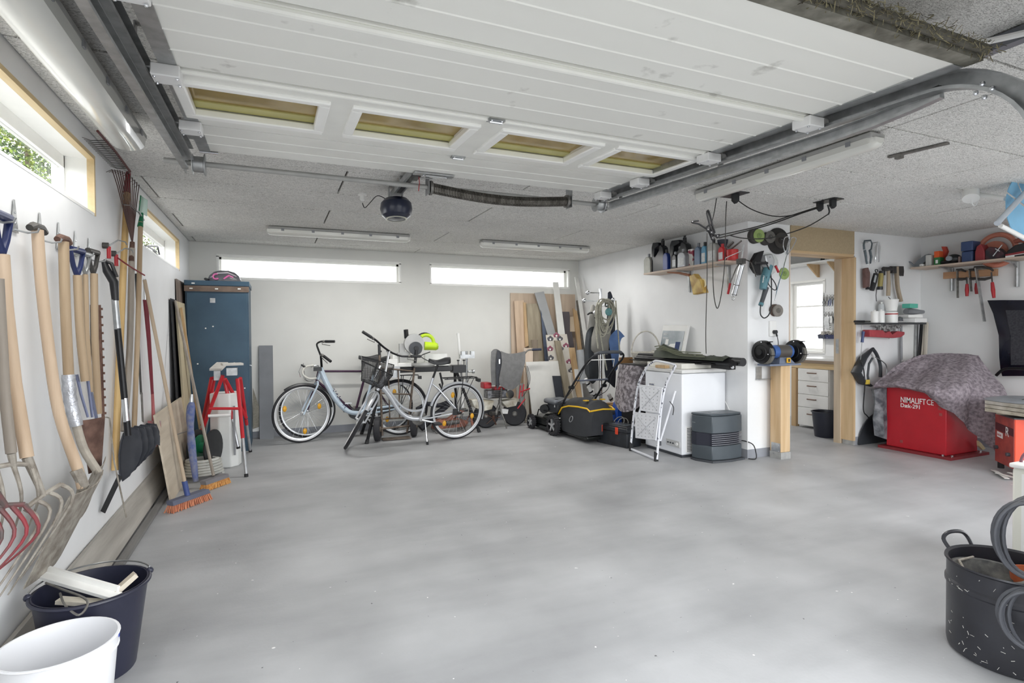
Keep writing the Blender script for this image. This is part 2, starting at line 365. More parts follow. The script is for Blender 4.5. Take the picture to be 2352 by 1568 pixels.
# --- sectional garage door, raised under the ceiling
def DZp(y): return 2.2+.038*(y-1.14)
DOOR = mat('door_panel_enamel', (236, 236, 231), .38, 0, .07, 5, .02, 90, thr=(.3, .6))
def door_dirty():
    m = mat('door_panel_enamel_dusty', (234, 234, 229), .42, 0, .1, 7, .02, 90, col2=(176, 175, 168), thr=(.25, .36), detail=7); return m
DX, DXR = -.356, 2.182
gd = thing('garage_door', 'white sectional garage door raised flat under the ceiling', 'garage door', (.95, 2.3, DZp(2.3)))
ED = [1.14, 1.692, 2.285, 2.935, 3.412]
SEAL = mat('grimy_bottom_rail', (138, 136, 126), .6, .2, .3, 12, .2, 60, col2=(78, 76, 66))
BROWN = mat('amber_window_film', (176, 152, 96), .12, 0, .28, 4, col2=(140, 118, 66), thr=(.3, .7))
def dbox(b, x0, x1, y0, y1, lo, hi):               # box on the slanting door plane, lo/hi measured from its lower face
    vs = [(x, y, DZp(y)+h_) for h_ in (lo, hi) for x, y in ((x0, y0), (x1, y0), (x1, y1), (x0, y1))]
    return b.add(vs, [(0,3,2,1),(4,5,6,7),(0,1,5,4),(1,2,6,5),(2,3,7,6),(3,0,4,7)])
WIN = [(-.342, .228), (.315, .885), (.99, 1.552), (1.63, 2.174)]
for i in range(4):
    y0, y1 = ED[i]+.004, ED[i+1]-.004
    if i != 2:
        n_ = 4 if i < 3 else 3; b = MB(); prof = []
        for k in range(n_):
            a = y0+(y1-y0)*k/n_; c = y0+(y1-y0)*(k+1)/n_
            prof += [(a, 0), (c-.012, 0)] if k == n_-1 else [(a, 0), (c-.010, 0), (c-.006, -.003), (c-.002, -.003), (c, .0035), (c+.004, .0035)][:6]
        prof = sorted(set(prof), key=lambda q: q[0])
        vs = []; fs = []
        for yy, hh in prof:
            for x in (DX+.05, DXR-.05): vs.append((x, yy, DZp(yy)+hh))
        for yy, hh in prof:
            for x in (DX+.05, DXR-.05): vs.append((x, yy, DZp(yy)+.04))
        k = len(prof)
        for j in range(k-1):
            fs += [(2*j, 2*j+2, 2*j+3, 2*j+1), (2*k+2*j, 2*k+2*j+1, 2*k+2*j+3, 2*k+2*j+2), (2*j, 2*k+2*j, 2*k+2*j+2, 2*j+2), (2*j+1, 2*j+3, 2*k+2*j+3, 2*k+2*j+1)]
        fs += [(0, 1, 2*k+1, 2*k), (2*k-2, 4*k-2, 4*k-1, 2*k-1)]
        b.add(vs, fs); sec = b.obj('door_section', door_dirty() if i < 2 else DOOR, gd); sec.data.polygons.foreach_set('use_smooth', [False]*len(sec.data.polygons))
    else:
        b = MB(); xs = [DX+.05]+[v for w_ in WIN for v in (w_[0]+.04, w_[1]-.04)]+[DXR-.05]
        dbox(b, DX+.05, DXR-.05, y0, 2.412, 0, .04); dbox(b, DX+.05, DXR-.05, 2.79, y1, 0, .04)
        for j in range(0, len(xs), 2): dbox(b, xs[j], xs[j+1], 2.412, 2.79, 0, .04)
        sec = b.obj('door_section', DOOR, gd)
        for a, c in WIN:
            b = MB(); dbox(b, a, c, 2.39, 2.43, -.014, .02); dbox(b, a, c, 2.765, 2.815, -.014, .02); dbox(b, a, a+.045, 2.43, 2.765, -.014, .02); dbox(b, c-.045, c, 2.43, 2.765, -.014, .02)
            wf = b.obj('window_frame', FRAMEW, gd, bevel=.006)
            b = MB(); dbox(b, a+.03, c-.03, 2.42, 2.775, .030, .034); b.obj('pane', BROWN, wf); b = MB(); dbox(b, a+.04, c-.04, 2.688, 2.77, .024, .0295); b.obj('painted_reflection', mat('olive_reflection_tone', (190, 184, 120), .4), wf)  # olive strip: reflection of the frame edge in the pane, given as colour
    # grey end stiles of each section
    for x0, x1 in ((DX-.0, DX+.055), (DXR-.055, DXR)):
        b = MB(); dbox(b, x0, x1, y0, y1, -.003, .042); b.obj('end_stile', STEEL, gd)
b = MB(); dbox(b, DX+.02, DXR+.0, 1.085, 1.14, -.004, .045); b.obj('bottom_rail', SEAL, gd)
b = MB()
rr_ = random.Random(3)
for k in range(1400):                               # straw and dirt caught in the rubber seal
    x = rr_.uniform(DX, DXR) if k % 3 else rr_.gauss(1.6, .3); x = min(DXR, x); y = rr_.uniform(1.035, 1.09); p = V(x, y, DZp(y)+rr_.uniform(.0, .04)); q = p+V(rr_.uniform(-.03, .03), rr_.uniform(-.02, .02), rr_.uniform(-.02, .015)); b.tube([p, q], rr_.uniform(.0006, .0016), 3)
b.obj('straw_dirt', mat('straw', (150, 142, 110), .9, col2=(60, 56, 46), var=.3, scale=30), gd, kind='stuff')
MB().beam((2.515, .745, 2.372), (2.515, 1.335, 2.372), .045, .05).obj('ceiling_rail', mat('rail_grey', (124, 127, 134), .45, .4), gd)
MB().tube(spline([(2.40, 1.23, 2.36), (2.46, 1.15, 2.36), (2.50, 1.02, 2.35), (2.51, .8, 2.33)], 5), .012, 8).obj('conduit', PLASW, gd)
b = MB().tube([(DX+.03, 1.065, DZp(1.065)+.02), (DXR-.02, 1.065, DZp(1.065)+.02)], .015, 10); b.obj('rubber_seal', mat('dirty_rubber', (92, 89, 80), .9, 0, .3, 20, .5, 60), gd)
b = MB().tube([(DX+.05, 1.715, DZp(1.715)-.008), (DXR-.03, 1.715, DZp(1.715)-.008)], .013, 10); b.obj('stiffening_tube', DOOR, gd)
b = MB().tube([(DX+.05, 2.31, DZp(2.31)-.001), (DXR-.03, 2.31, DZp(2.31)-.001)], .008, 8); b.obj('stiffening_tube', DOOR, gd)
def hinge(x, y):
    b = MB(); dbox(b, x-.038, x+.038, y-.02, y+.02, -.008, 0); h_ = b.obj('hinge', STEEL, gd)
    b = MB().tube([(x-.03, y, DZp(y)-.012), (x+.03, y, DZp(y)-.012)], .006, 8)
    for sx in (-1, 1):
        for sy in (-1, 1): b.ball((x+sx*.024, y+sy*.014, DZp(y)-.009), .005, 8, 5)
    b.obj('hinge_pin', CHROME, h_)
hinge(.92, 2.305); hinge(.945, 2.935)
def bracket(x, y, s):
    b = MB(); dbox(b, x-.045, x+.045, y-.045, y+.045, -.045, -.002); o = b.obj('roller_bracket', mat('white_bracket', (232, 232, 232), .4), gd, bevel=.004)
    MB().cyl((x+s*.03, y, DZp(y)-.005), (x+s*.1, y, DZp(y)-.005), .006, n=8).obj('axle', STEEL, o)
    MB().cyl((x+s*.085, y, DZp(y)-.005), (x+s*.105, y, DZp(y)-.005), .021, n=14).obj('roller', PLASW, o)
    b = MB()
    for sx in (-.035, .035):
        for sy in (-.03, .03): b.ball((x+sx, y+sy, DZp(y)-.047), .006, 8, 5)
    b.obj('screw', CHROME, o)
for y in (1.72, 2.30, 2.93): bracket(DX+.02, y, -1)
for y in (1.72, 2.32, 2.93, 3.36): bracket(DXR-.03, y, 1)
b = MB(); dbox(b, .80, 1.05, 3.335, 3.395, -.012, -.002); mp_ = b.obj('mounting_plate', STEEL, gd)
b = MB()
for x in (.86, .88, .99, 1.0): b.ball((x, 3.36, DZp(3.36)-.016), .007, 8, 5)
b.tube([(.87, 3.35, DZp(3.35)-.02), (1.0, 3.35, DZp(3.35)-.02)], .005, 6); b.obj('bolt', CHROME, mp_)
b = MB().cyl((DX+.0, 3.425, DZp(3.4)), (DX+.09, 3.425, DZp(3.4)), .009, n=10); b.obj('end_spindle', CHROME, gd)
# tracks: C channels, the right one bends down to the floor
def channel(name, pts, label, side, hgt=.062, dep=.045, parent=None):
    """C channel following pts (centre line in the plane x=const), open towards the door"""
    P = [Vector(p) for p in pts]; b = MB(); t = .0025
    prof = [(-side*dep*0, hgt/2), (side*dep, hgt/2), (side*dep, -hgt/2), (0, -hgt/2), (0, -hgt/2+.012), (0-side*.0+side*t, -hgt/2+.012), (side*t, -hgt/2+t), (side*(dep-t), -hgt/2+t), (side*(dep-t), hgt/2-t), (side*0, hgt/2-t)]
    vs = []; m = len(prof)
    for i, p in enumerate(P):
        a = P[max(i-1, 0)]; c = P[min(i+1, len(P)-1)]; tg = (c-a).normalized(); nn = Vector((0, -tg.z, tg.y))
        if nn.z < 0 and i == 0: nn = -nn
        if i and nn.dot(pn) < 0: nn = -nn
        pn = nn
        for u, v in prof: vs.append(p+Vector((u, 0, 0))+nn*v)
    fs = []
    for i in range(len(P)-1):
        for j in range(m): fs.append((i*m+j, i*m+(j+1) % m, (i+1)*m+(j+1) % m, (i+1)*m+j))
    fs += [tuple(range(m-1, -1, -1)), tuple((len(P)-1)*m+j for j in range(m))]
    b.add(vs, fs); return b
straight = [(0, 3.5, DZp(3.5)-.004)]+[(0, y, DZp(y)-.004) for y in (3, 2.5, 2, 1.6, 1.34)]
curve = [(0, 1.305-.365*math.sin(R_(a)), DZp(1.3)-.004-.335+.335*math.cos(R_(a))) for a in range(8, 91, 8)]+[(0, .938, 1.0), (0, .938, .03)]
for side, x0, lab in ((1, DXR+.035, 'galvanised door track bending down on the right side'), (-1, DX-.035, 'galvanised door track along the left side of the raised door')):
    pts = [(x0, p[1], p[2]) for p in straight+curve]
    tr = thing('door_track', lab, 'track', (x0, 1.0, .0))
    channel('track', pts, '', side).obj('rail', STEEL, tr)
    low = [(x0+side*.02, y, DZp(y)-dz) for y, dz in ((3.45, .075), (2.8, .075), (2.2, .075), (1.7, .074), (1.5, .066), (1.35, .05), (1.25, .035))]
    channel('track', low, '', side, .05, .03).obj('lower_rail', STEEL, tr)
    b = MB()
    for y in (3.3, 2.35, 1.35): MB().beam((x0+side*.047, y, DZp(y)-.04), (x0+side*.047, y, H), .04, .004, (1, 0, 0)).obj('hanger', STEEL, tr)
    b = MB()
    for y in (1.36, 1.42, 1.5, 1.7, 2.0, 2.4, 2.9, 3.2): b.ball((x0+side*.047, y, DZp(y)-.01), .007, 8, 5)
    for a in (40, 47): b.ball((x0+side*.0, 1.31-.32*math.sin(R_(a)), DZp(1.3)-.32+.32*math.cos(R_(a))), .009, 8, 5); b.ball((x0+side*.0, 1.31-.29*math.sin(R_(a)), DZp(1.3)-.32+.29*math.cos(R_(a))), .009, 8, 5)
    b.obj('bolts', CHROME, tr, kind='stuff')
# torsion shaft, spring and drums
sh = thing('torsion_shaft', 'steel spring shaft with cable drums hung behind the raised door', 'shaft', (.9, 3.55, 2.245))
MB().cyl((-.54, 3.55, 2.252), (2.36, 3.55, 2.245), .0155, n=14).obj('shaft', mat('matt_steel', (172, 172, 170), .6, .3, .12, 12), sh)
def sagz(t): return 2.245-.035*math.sin(math.pi*t)
pts = []; turns = 92
for k in range(turns*8+1):
    t = k/(turns*8); a = 2*math.pi*k/8; x = .965+.99*t; pts.append((x, 3.55+.032*math.cos(a), sagz(t)+.032*math.sin(a)))
MB().tube(pts, .0048, 5).obj('coil_spring', mat('spring_steel', (118, 114, 108), .45, .6, .35, 6, col2=(82, 78, 72), stretch=(3, 1, 1)), sh)
for x in (.955, 1.965): MB().lathe([(.013, 0), (.046, .004), (.046, .02), (.03, .028), (.03, .034)], (x-.012, 3.55, 2.245), (1, 0, 0), 18).obj('spring_plug', DSTEEL, sh)
for x, s in ((-.375, 1), (2.235, -1)): MB().lathe([(.014, -.03), (.052, -.03), (.056, -.026), (.044, -.022), (.044, .026), (.060, .03), (.060, .036), (.014, .036)], (x, 3.55, 2.247), (1, 0, 0), 24).obj('cable_drum', STEEL, sh)
for x in (-.44, .935, 1.99, 2.29):
    MB().bx((x-.002, 3.51, 2.2), (x+.002, 3.60, H)).bx((x-.02, 3.51, H-.006), (x+.05, 3.60, H)).obj('bearing_bracket', STEEL, sh)
# opener with rail
op = thing('door_opener', 'dark blue electric door opener hanging from its ceiling rail', 'door opener', (.86, 4.2, 2.15))
prof = [(.02, 0), (.075, .004), (.105, .03), (.118, .075), (.112, .12), (.085, .15), (.03, .155)]
MB().lathe(prof, (.862, 4.2, 2.155), (0, 0, 1), 28, 1.0, 1.35).obj('housing', mat('navy_plastic', (30, 36, 58), .3, 0, .2, 4), op)
MB().lathe([(.066, .002), (.074, .001), (.080, .004), (.078, .007)], (.862, 4.2, 2.155), (0, 0, 1), 28, 1.0, 1.35, caps=False).obj('lamp_cover', mat('frosted_cover', (205, 205, 190), .3, 0, .1, 5), op)
MB().bx((.83, 3.38, 2.335), (.895, 4.3, 2.375)).obj('rail', STEEL, op)
MB().bx((.848, 3.39, 2.331), (.878, 4.1, 2.336)).obj('rail_slot', BLACKM, op)
MB().bx((.845, 3.5, 2.30), (.88, 3.62, 2.334)).obj('trolley', BLACK, op)
MB().beam((.87, 3.6, 2.315), (.94, 3.40, DZp(3.4)-.02), .03, .004).cyl((.94, 3.40, 2.31), (.94, 3.36, DZp(3.36)-.02), .004).obj('door_arm', STEEL, op)
MB().bx((.81, 4.2, 2.31), (.815, 4.25, H)).bx((.91, 4.2, 2.31), (.915, 4.25, H)).bx((.83, 3.9, 2.375), (.895, 3.93, H)).obj('hanger', STEEL, op)
MB().tube([(.87, 3.52, 2.31), (.873, 3.52, 2.26), (.868, 3.525, 2.21)], .0025, 6).obj('release_cord', REDP, op)
MB().tube(spline([(.79, 4.2, 2.3), (.74, 4.3, 2.345), (.70, 4.4, 2.31), (.675, 4.5, 2.29), (.66, 4.52, 2.33)]), .0035, 6).obj('power_cable', BLACK, op)
so = thing('ceiling_socket', 'small white power socket on the ceiling beside the opener', 'socket', (.66, 4.52, 2.405))
MB().lathe([(.0, 0), (.034, .0), (.036, .012), (.02, .016)], (.66, 4.52, H), (0, 0, -1), 18).obj('base', PLASW, so)
MB().lathe([(.02, .016), (.018, .05), (.008, .06)], (.66, 4.52, H), (0, 0, -1), 14).obj('plug', PLASW, so)
# --- fluorescent fixtures
FILL_ENERGY = 16.
DIFF = mat('clear_acrylic_cover', (232, 232, 226), .2, 0, .06, 3, coat=.5)
def fixture(p, q, z, label, wd=.125, ht=.085, group=None, power=1.):
    p, q = Vector((p[0], p[1], z)), Vector((q[0], q[1], z)); d = (q-p); L = d.length; F = frame((p+q)/2, d)
    t = thing('ceiling_light', label, 'ceiling light', (p+q)/2, group)
    b = MB(F); b.box((0, 0, -.016), (L-.02, wd, .032)); b.obj('tray', mat('grey_light_tray', (178, 178, 176), .5), t, bevel=.008)
    b = MB(F); n_ = 9; ends = [(-L/2, .55), (-L/2+.012, .8), (-L/2+.04, 1), (L/2-.04, 1), (L/2-.012, .8), (L/2, .55)]; vs = []
    for x, k in ends:
        for j in range(n_):
            a = math.pi*j/(n_-1); vs.append((x, -math.cos(a)*wd/2*k, -.030-(ht-.030)*k*abs(math.sin(a))**.55))
    fs = [(i*n_+j, i*n_+j+1, (i+1)*n_+j+1, (i+1)*n_+j) for i in range(len(ends)-1) for j in range(n_-1)]
    fs += [tuple(range(n_)), tuple(reversed(range((len(ends)-1)*n_, len(ends)*n_)))]
    b.add(vs, fs); b.obj('diffuser', DIFF, t)
    la = bpy.data.lights.new('added_fill_light', 'AREA'); la.shape = 'RECTANGLE'; la.size = L*.95; la.size_y = wd*.8; la.energy = FILL_ENERGY*power; la.color = (1, .985, .95)  # fill light added below the cover to brighten the room evenly
    lo = bpy.data.objects.new('added_fill_light', la); COL.objects.link(lo); lo.parent = t; lo.location = (0, 0, -ht-.004); lo.rotation_euler = (0, 0, math.atan2(d.y, d.x))
    for k in range(5):
        x = -L/2+L*(k+.5)/5
        for s in (-1, 1): MB(F).box((x, s*wd/2*1.03, -.033), (.028, .006, .026)).obj('clip', GREYP, t)
    return t
fixture((-.05, 6.235), (1.43, 6.235), H-.005, 'grey strip light over the left back window, beyond the opener')
fixture((2.28, 6.25), (3.78, 6.25), H-.005, 'grey strip light over the right back window, above the timber pile')
fixture((3.09, 2.02), (3.09, 3.44), H-.012, 'strip light running beside the right door track')
bt = MB().bx((-.745, .8, 2.338), (-.645, 3.29, H)); tag(bt.obj('wooden_batten', wood('brown_batten', (134, 104, 84), (104, 78, 62), 1)), 'brown wooden batten on the ceiling above the nearest strip light', 'batten')
fixture((-.672, 1.9), (-.672, 3.42), 2.336, 'large strip light on the brown batten above the left windows', .16, .10, None, .35)
# ================================================================ THE WORKSHOP BEHIND THE DOORWAY
struct('wall_workshop_east', wall_holes(YN+.16, YF+.3, [(5.50, 6.62, .995, 2.005)], lambda b, a, c, z0, z1: b.bx((XC, a, z0), (XC+.2, c, z1))), WHITE)
struct('wall_workshop_back', MB().bx((XR+.15, YF, 0), (XC+.2, YF+.2, H+.03)), WHITE)
wn = struct('window_5', MB().bx((XC-.012, 5.47, 2.0), (XC+.03, 6.65, 2.03)).bx((XC-.012, 5.47, .965), (XC+.03, 6.65, .998)).bx((XC-.012, 5.47, .995), (XC+.03, 5.505, 2.005)).bx((XC-.012, 6.615, .995), (XC+.03, 6.65, 2.005)), FRAMEW)
for y0, y1 in ((5.505, 6.05), (6.07, 6.615)):
    fr = MB().bx((XC+.07, y0, .998), (XC+.12, y1, 1.035)).bx((XC+.07, y0, 1.965), (XC+.12, y1, 2.003)).bx((XC+.07, y0, 1.035), (XC+.12, y0+.05, 1.965)).bx((XC+.07, y1-.05, 1.035), (XC+.12, y1, 1.965)).obj('casement', FRAMEW, wn)
    for z in (1.345, 1.655): MB().bx((XC+.08, y0+.05, z-.012), (XC+.11, y1-.05, z+.012)).obj('glazing_bar', FRAMEW, fr)
    for k in range(3): MB().bx((XC+.093, y0+.05, 1.035+.31*k+.012), (XC+.097, y1-.05, 1.035+.31*(k+1)-.012)).obj('pane', GLASS, fr)
MB().bx((XC+.02, 6.05, .998), (XC+.12, 6.07, 2.003)).obj('mullion', FRAMEW, wn)
# the doorway: chipboard lintel and bare timber posts
dl = struct('trim_2', MB().bx((5.003, YN-.012, 2.148), (5.994, YN-.0005, H)), mat('chipboard', (176, 158, 128), .8, 0, .1, 60, .1, 200, detail=8))
MB().bx((5.0, YN-.012, 2.118), (5.985, YN+.20, 2.147)).obj('lintel_batten', PINEX, dl)
dj = struct('door_1', MB().bx((5.985, YN-.014, .05), (6.02, YN+.13, 2.116)), wood('door_post_pine', (220, 186, 138), (198, 160, 108)))
MB().bx((5.965, YN+.13, .0), (6.02, YN+.21, 2.116)).obj('door_stop', wood('door_stop_wood', (200, 178, 148), (176, 152, 122)), dj)
MB().bx((5.992, YN-.012, .0), (6.02, YN+.12, .05)).obj('post_foot', mat('mortar_foot', (168, 168, 166), .8, 0, .2, 20), dj)
MB().bx((5.962, YN+.15, 1.03), (5.9648, YN+.185, 1.2)).box((5.961, YN+.165, 1.145), (.002, .016, .03)).box((5.961, YN+.165, 1.095), (.002, .016, .03)).obj('strike_plate', STEEL, dj)
MB().bx((4.99, YN-.008, 0), (5.003, YN+.17, 2.148)).obj('edge_lining', wood('edge_lining', (226, 208, 190), (208, 184, 164)), dj)
struct('trim_3', MB().bx((6.02, YN-.0006, 0), (6.03, YN+.0, .1)), WHITE)
# bench with drawers
wb = thing('workbench', 'wooden workbench with white top seen through the doorway under the window', 'workbench', (6.85, 5.0, 0))
MB().bx((6.49, 4.42, .905), (XC-.003, 5.44, .932)).obj('bench_top', mat('worn_white_top', (226, 226, 224), .35, 0, .08, 6), wb)
MB().bx((6.485, 4.42, .868), (XC-.003, 5.44, .905)).obj('top_board', wood('dark_top_edge', (150, 128, 104), (120, 100, 80), 1), wb)
MB().bx((6.5, 4.62, .795), (6.55, 5.44, .866)).obj('apron', PINEY, wb)
for y in (5.37, 4.44): MB().bx((6.5, y, 0), (6.57, y+.07, .80)).obj('leg', PINE, wb)
dc = thing('drawer_cabinet', 'white four-drawer cabinet standing under the workbench', 'cabinet', (6.8, 5.1, 0))
MB().bx((6.52, 4.885, .03), (7.1, 5.345, .79)).obj('body', mat('white_melamine', (232, 231, 228), .45, 0, .06, 5), dc)
for z0, z1 in ((.63, .79), (.452, .622), (.28, .444), (.035, .272)):
    d_ = MB().bx((6.5, 4.893, z0), (6.519, 5.337, z1)).obj('drawer', mat('white_melamine', (232, 231, 228)), dc, bevel=.003)
    zc = z0+(z1-z0)*.66
    MB().tube([(6.498, 5.19, zc), (6.478, 5.18, zc), (6.474, 5.13, zc), (6.478, 5.07, zc), (6.498, 5.06, zc)], .007, 8).obj('handle', mat('brown_handle', (112, 82, 66), .4), d_)
def bucket(name, label, c, r0, r1, h, m, th=.004, handle=True, rim=.012, grp=None):
    t = thing(name, label, 'bucket', c, grp); c = Vector(c)
    MB().lathe([(0, 0), (r0, 0), (r0+.003, .006), (r1, h), (r1-th, h), (r0-th, .006), (0, .006)], c, (0, 0, 1), 40, caps=False).obj('body', m, t)
    MB().ring(c+V(0, 0, h-rim*.6), (0, 0, 1), r1+rim*.35, rim*.55, 40, 8).obj('rim', m, t)
    return t
NAVY = mat('navy_bucket_plastic', (42, 44, 62), .38, 0, .2, 5)
bucket('bucket', 'dark bucket on the workshop floor beside the white drawers', (6.2, 4.69, 0), .125, .16, .31, mat('dark_bucket_plastic', (36, 39, 52), .4, 0, .2, 5))
# pegboard with hand tools
pb = thing('pegboard', 'white pegboard on the workshop wall beside the window', 'pegboard', (XC-.01, 5.2, 1.2))
b = MB().bx((XC-.012, 4.8, 1.28), (XC-.004, 5.5, 1.83)); b.obj('board', WHITE, pb)
b = MB()
for i in range(17):
    for j in range(13): b.box((XC-.0125, 4.84+i*.04, 1.32+j*.04), (.002, .007, .007))
b.obj('peg_holes', mat('hole_shadow', (90, 90, 90), .9), pb, kind='stuff')
rr_ = random.Random(11)
def plier(o, L, a, mj, mh, label):
    """small plier hanging on the wall x=const, jaws up"""
    t = thing('pliers', label, 'pliers', o, 'pliers hanging on the workshop pegboard'); o = Vector(o)
    def q(u, v): return o+V(0, u*math.cos(a)-v*math.sin(a), u*math.sin(a)+v*math.cos(a))
    for s in (-1, 1):
        MB().tube([q(s*.008, -L*.05), q(s*.012, L*.15), q(s*.002, L*.34)], [.006, .005, .002], 6).obj('jaw', mj, t)
        MB().tube([q(s*.004, 0), q(s*.018, -L*.25), q(s*.014, -L*.62)], [.004, .006, .004], 6).obj('handle', mh, t)
cols = [BLACK, DSTEEL, mat('blue_grip', (60, 80, 140), .5), REDP]
names = ['nearest the window', 'second from the window', 'third from the window', 'fourth from the window', 'fifth from the window']
for k in range(5): plier((XC-.035, 5.47-k*.05, 1.74), .16, rr_.uniform(-.2, .2), DSTEEL, cols[k % 3], 'pliers in the upper row of the pegboard, '+names[k])
for k in range(4): plier((XC-.035, 5.44-k*.05, 1.50), .17, rr_.uniform(-.2, .2), DSTEEL, cols[(k+1) % 3], 'pliers in the lower row of the pegboard, '+names[k])
pk = MB().bx((XC-.04, 5.34, 1.27), (XC-.02, 5.375, 1.50)); o = pk.obj('hanging_packet', PLASW); tag(o, 'white hanging packet with black lettering on the workshop pegboard', 'packet')
text('ERBE', .05, (XC-.0405, 5.343, 1.30), (0, 0, 1), (0, 1, 0), BLACK, o)
bag = MB().sheet([[V(XC-.03-.02*math.sin(math.pi*j/4), 5.45-.018*i+.004*math.sin(j), 1.52-.05*j) for j in range(5)] for i in range(5)], .003).obj('plastic_bag', mat('clear_bag', (226, 228, 230), .25, 0, .15, 30)); tag(bag, 'clear plastic bag hanging low on the pegboard near the window', 'bag')
for k, (y0, y1, cc) in enumerate(((5.405, 5.51, (84, 88, 104)), (5.25, 5.395, (58, 64, 100)))):
    t = thing('storage_bin', ['grey storage bin under the pegboard, next to the window', 'blue storage bin under the pegboard, next to the doorpost'][k], 'bin', (XC-.06, (y0+y1)/2, 1.17))
    m_ = mat('bin_%d' % k, cc, .4)
    MB().prism([(XC-.003, y0, 1.26), (XC-.003, y0, 1.18), (XC-.09, y0, 1.18), (XC-.11, y0, 1.235)], (0, .003, 0)).prism([(XC-.003, y1-.003, 1.26), (XC-.003, y1-.003, 1.18), (XC-.09, y1-.003, 1.18), (XC-.11, y1-.003, 1.235)], (0, .003, 0)).bx((XC-.09, y0, 1.18), (XC-.003, y1, 1.183)).beam((XC-.09, (y0+y1)/2, 1.18), (XC-.11, (y0+y1)/2, 1.235), y1-y0, .003, (1, 0, 0)).obj('body', m_, t)
    b = MB()
    for j in range(6): b.beam((XC-rr_.uniform(.02, .09), y0+(y1-y0)*rr_.random(), 1.19), (XC-rr_.uniform(.02, .09), y0+(y1-y0)*rr_.random(), 1.285), .02, .008)
    b.obj('contents', mat('mixed_parts', (205, 200, 194), .5, var=.5, scale=40), t, kind='stuff')
# shelf, bracket and strip light inside the workshop
t = thing('wall_shelf', 'white shelf high on the workshop wall above the window', 'shelf', (XC-.15, 5.6, 2.24))
MB().bx((XC-.3, 5.1, 2.24), (XC-.002, 6.6, 2.258)).obj('board', PLASW, t)
for y in (5.25, 5.56): MB().prism([(XC-.003, y, 2.24), (XC-.003, y, 2.06), (XC-.03, y, 2.06), (XC-.24, y, 2.225), (XC-.24, y, 2.24)], (0, .02, 0)).obj('bracket', PINE, t)
t = thing('cordless_drill', 'black cordless drill lying on the workshop shelf', 'drill', (XC-.15, 5.42, 2.258))
MB().tube([(XC-.16, 5.52, 2.35), (XC-.16, 5.36, 2.35)], [.026, .022], 12).obj('body', BLACK, t); MB().cyl((XC-.16, 5.545, 2.35), (XC-.16, 5.52, 2.35), .012, .02).obj('chuck', DSTEEL, t)
MB().beam((XC-.16, 5.38, 2.34), (XC-.16, 5.40, 2.27), .03, .04, (0, 1, 0)).obj('grip', BLACK, t); MB().box((XC-.16, 5.40, 2.264), (.06, .09, .014)).obj('battery', BLACK, t)
tp = MB().ring((XC-.02, 5.245, 2.11), (1, 0, 0), .052, .014, 28, 8).obj('tape_roll', mat('yellow_tape', (222, 226, 130), .5)); tag(tp, 'yellow tape roll hanging on the workshop wall by the doorpost', 'tape')
fixture((5.9, 5.6), (5.9, 6.9), H-.003, 'strip light on the workshop ceiling seen under the lintel')
pen = MB().beam((6.7, 4.72, .935), (6.76, 4.86, .935), .03, .006).obj('steel_ruler', DSTEEL); tag(pen, 'small steel tool lying on the white bench top', 'tool')
# ---- outdoors beyond the left windows
LEAF = mat('leaf_green', (84, 112, 44), .6, 0, .5, 2.2, col2=(34, 52, 20), thr=(.35, .6)); LEAF2 = mat('leaf_yellow_green', (150, 168, 66), .6, 0, .3, 2.0, col2=(90, 118, 42))
def shrub(c, rx, ry, h0, h1, n, label, seed):
    r = random.Random(seed); t = thing('tree', label, 'tree', (c[0], c[1], -.04))
    MB().tube([(c[0], c[1], -.04), (c[0]+.05, c[1], h0), (c[0], c[1]+.1, h1*.8)], [.07, .05, .02], 8).obj('trunk', wood('bark', (96, 84, 66)), t)
    for nm, mm, k in (('leaves', LEAF, n), ('bright_leaves', LEAF2, n//3)):
        b = MB()
        for i in range(k):
            while 1:
                a, e, z = r.uniform(-1, 1), r.uniform(-1, 1), r.uniform(-1, 1)
                if a*a+e*e+z*z < 1: break
            p = V(c[0]+a*rx, c[1]+e*ry, (h0+h1)/2+z*(h1-h0)/2); u = V(r.uniform(-1, 1), r.uniform(-1, 1), r.uniform(-1, 1)).normalized(); w_ = u.orthogonal().normalized(); L = r.uniform(.03, .06)
            b.add([p, p+u*L*.5+w_*L*.3, p+u*L, p+u*L*.5-w_*L*.3], [(0, 1, 2, 3)])
        b.obj(nm, mm, t, kind='stuff')
shrub((-3.1, 9.6), 1.0, 2.6, 1.8, 5.4, 26000, 'leafy green tree outside the nearest left window', 5)
shrub((-3.0, 18.5), 1.0, 3.2, 2.0, 5.0, 9000, 'leafy green tree outside, beyond the further left window', 6)
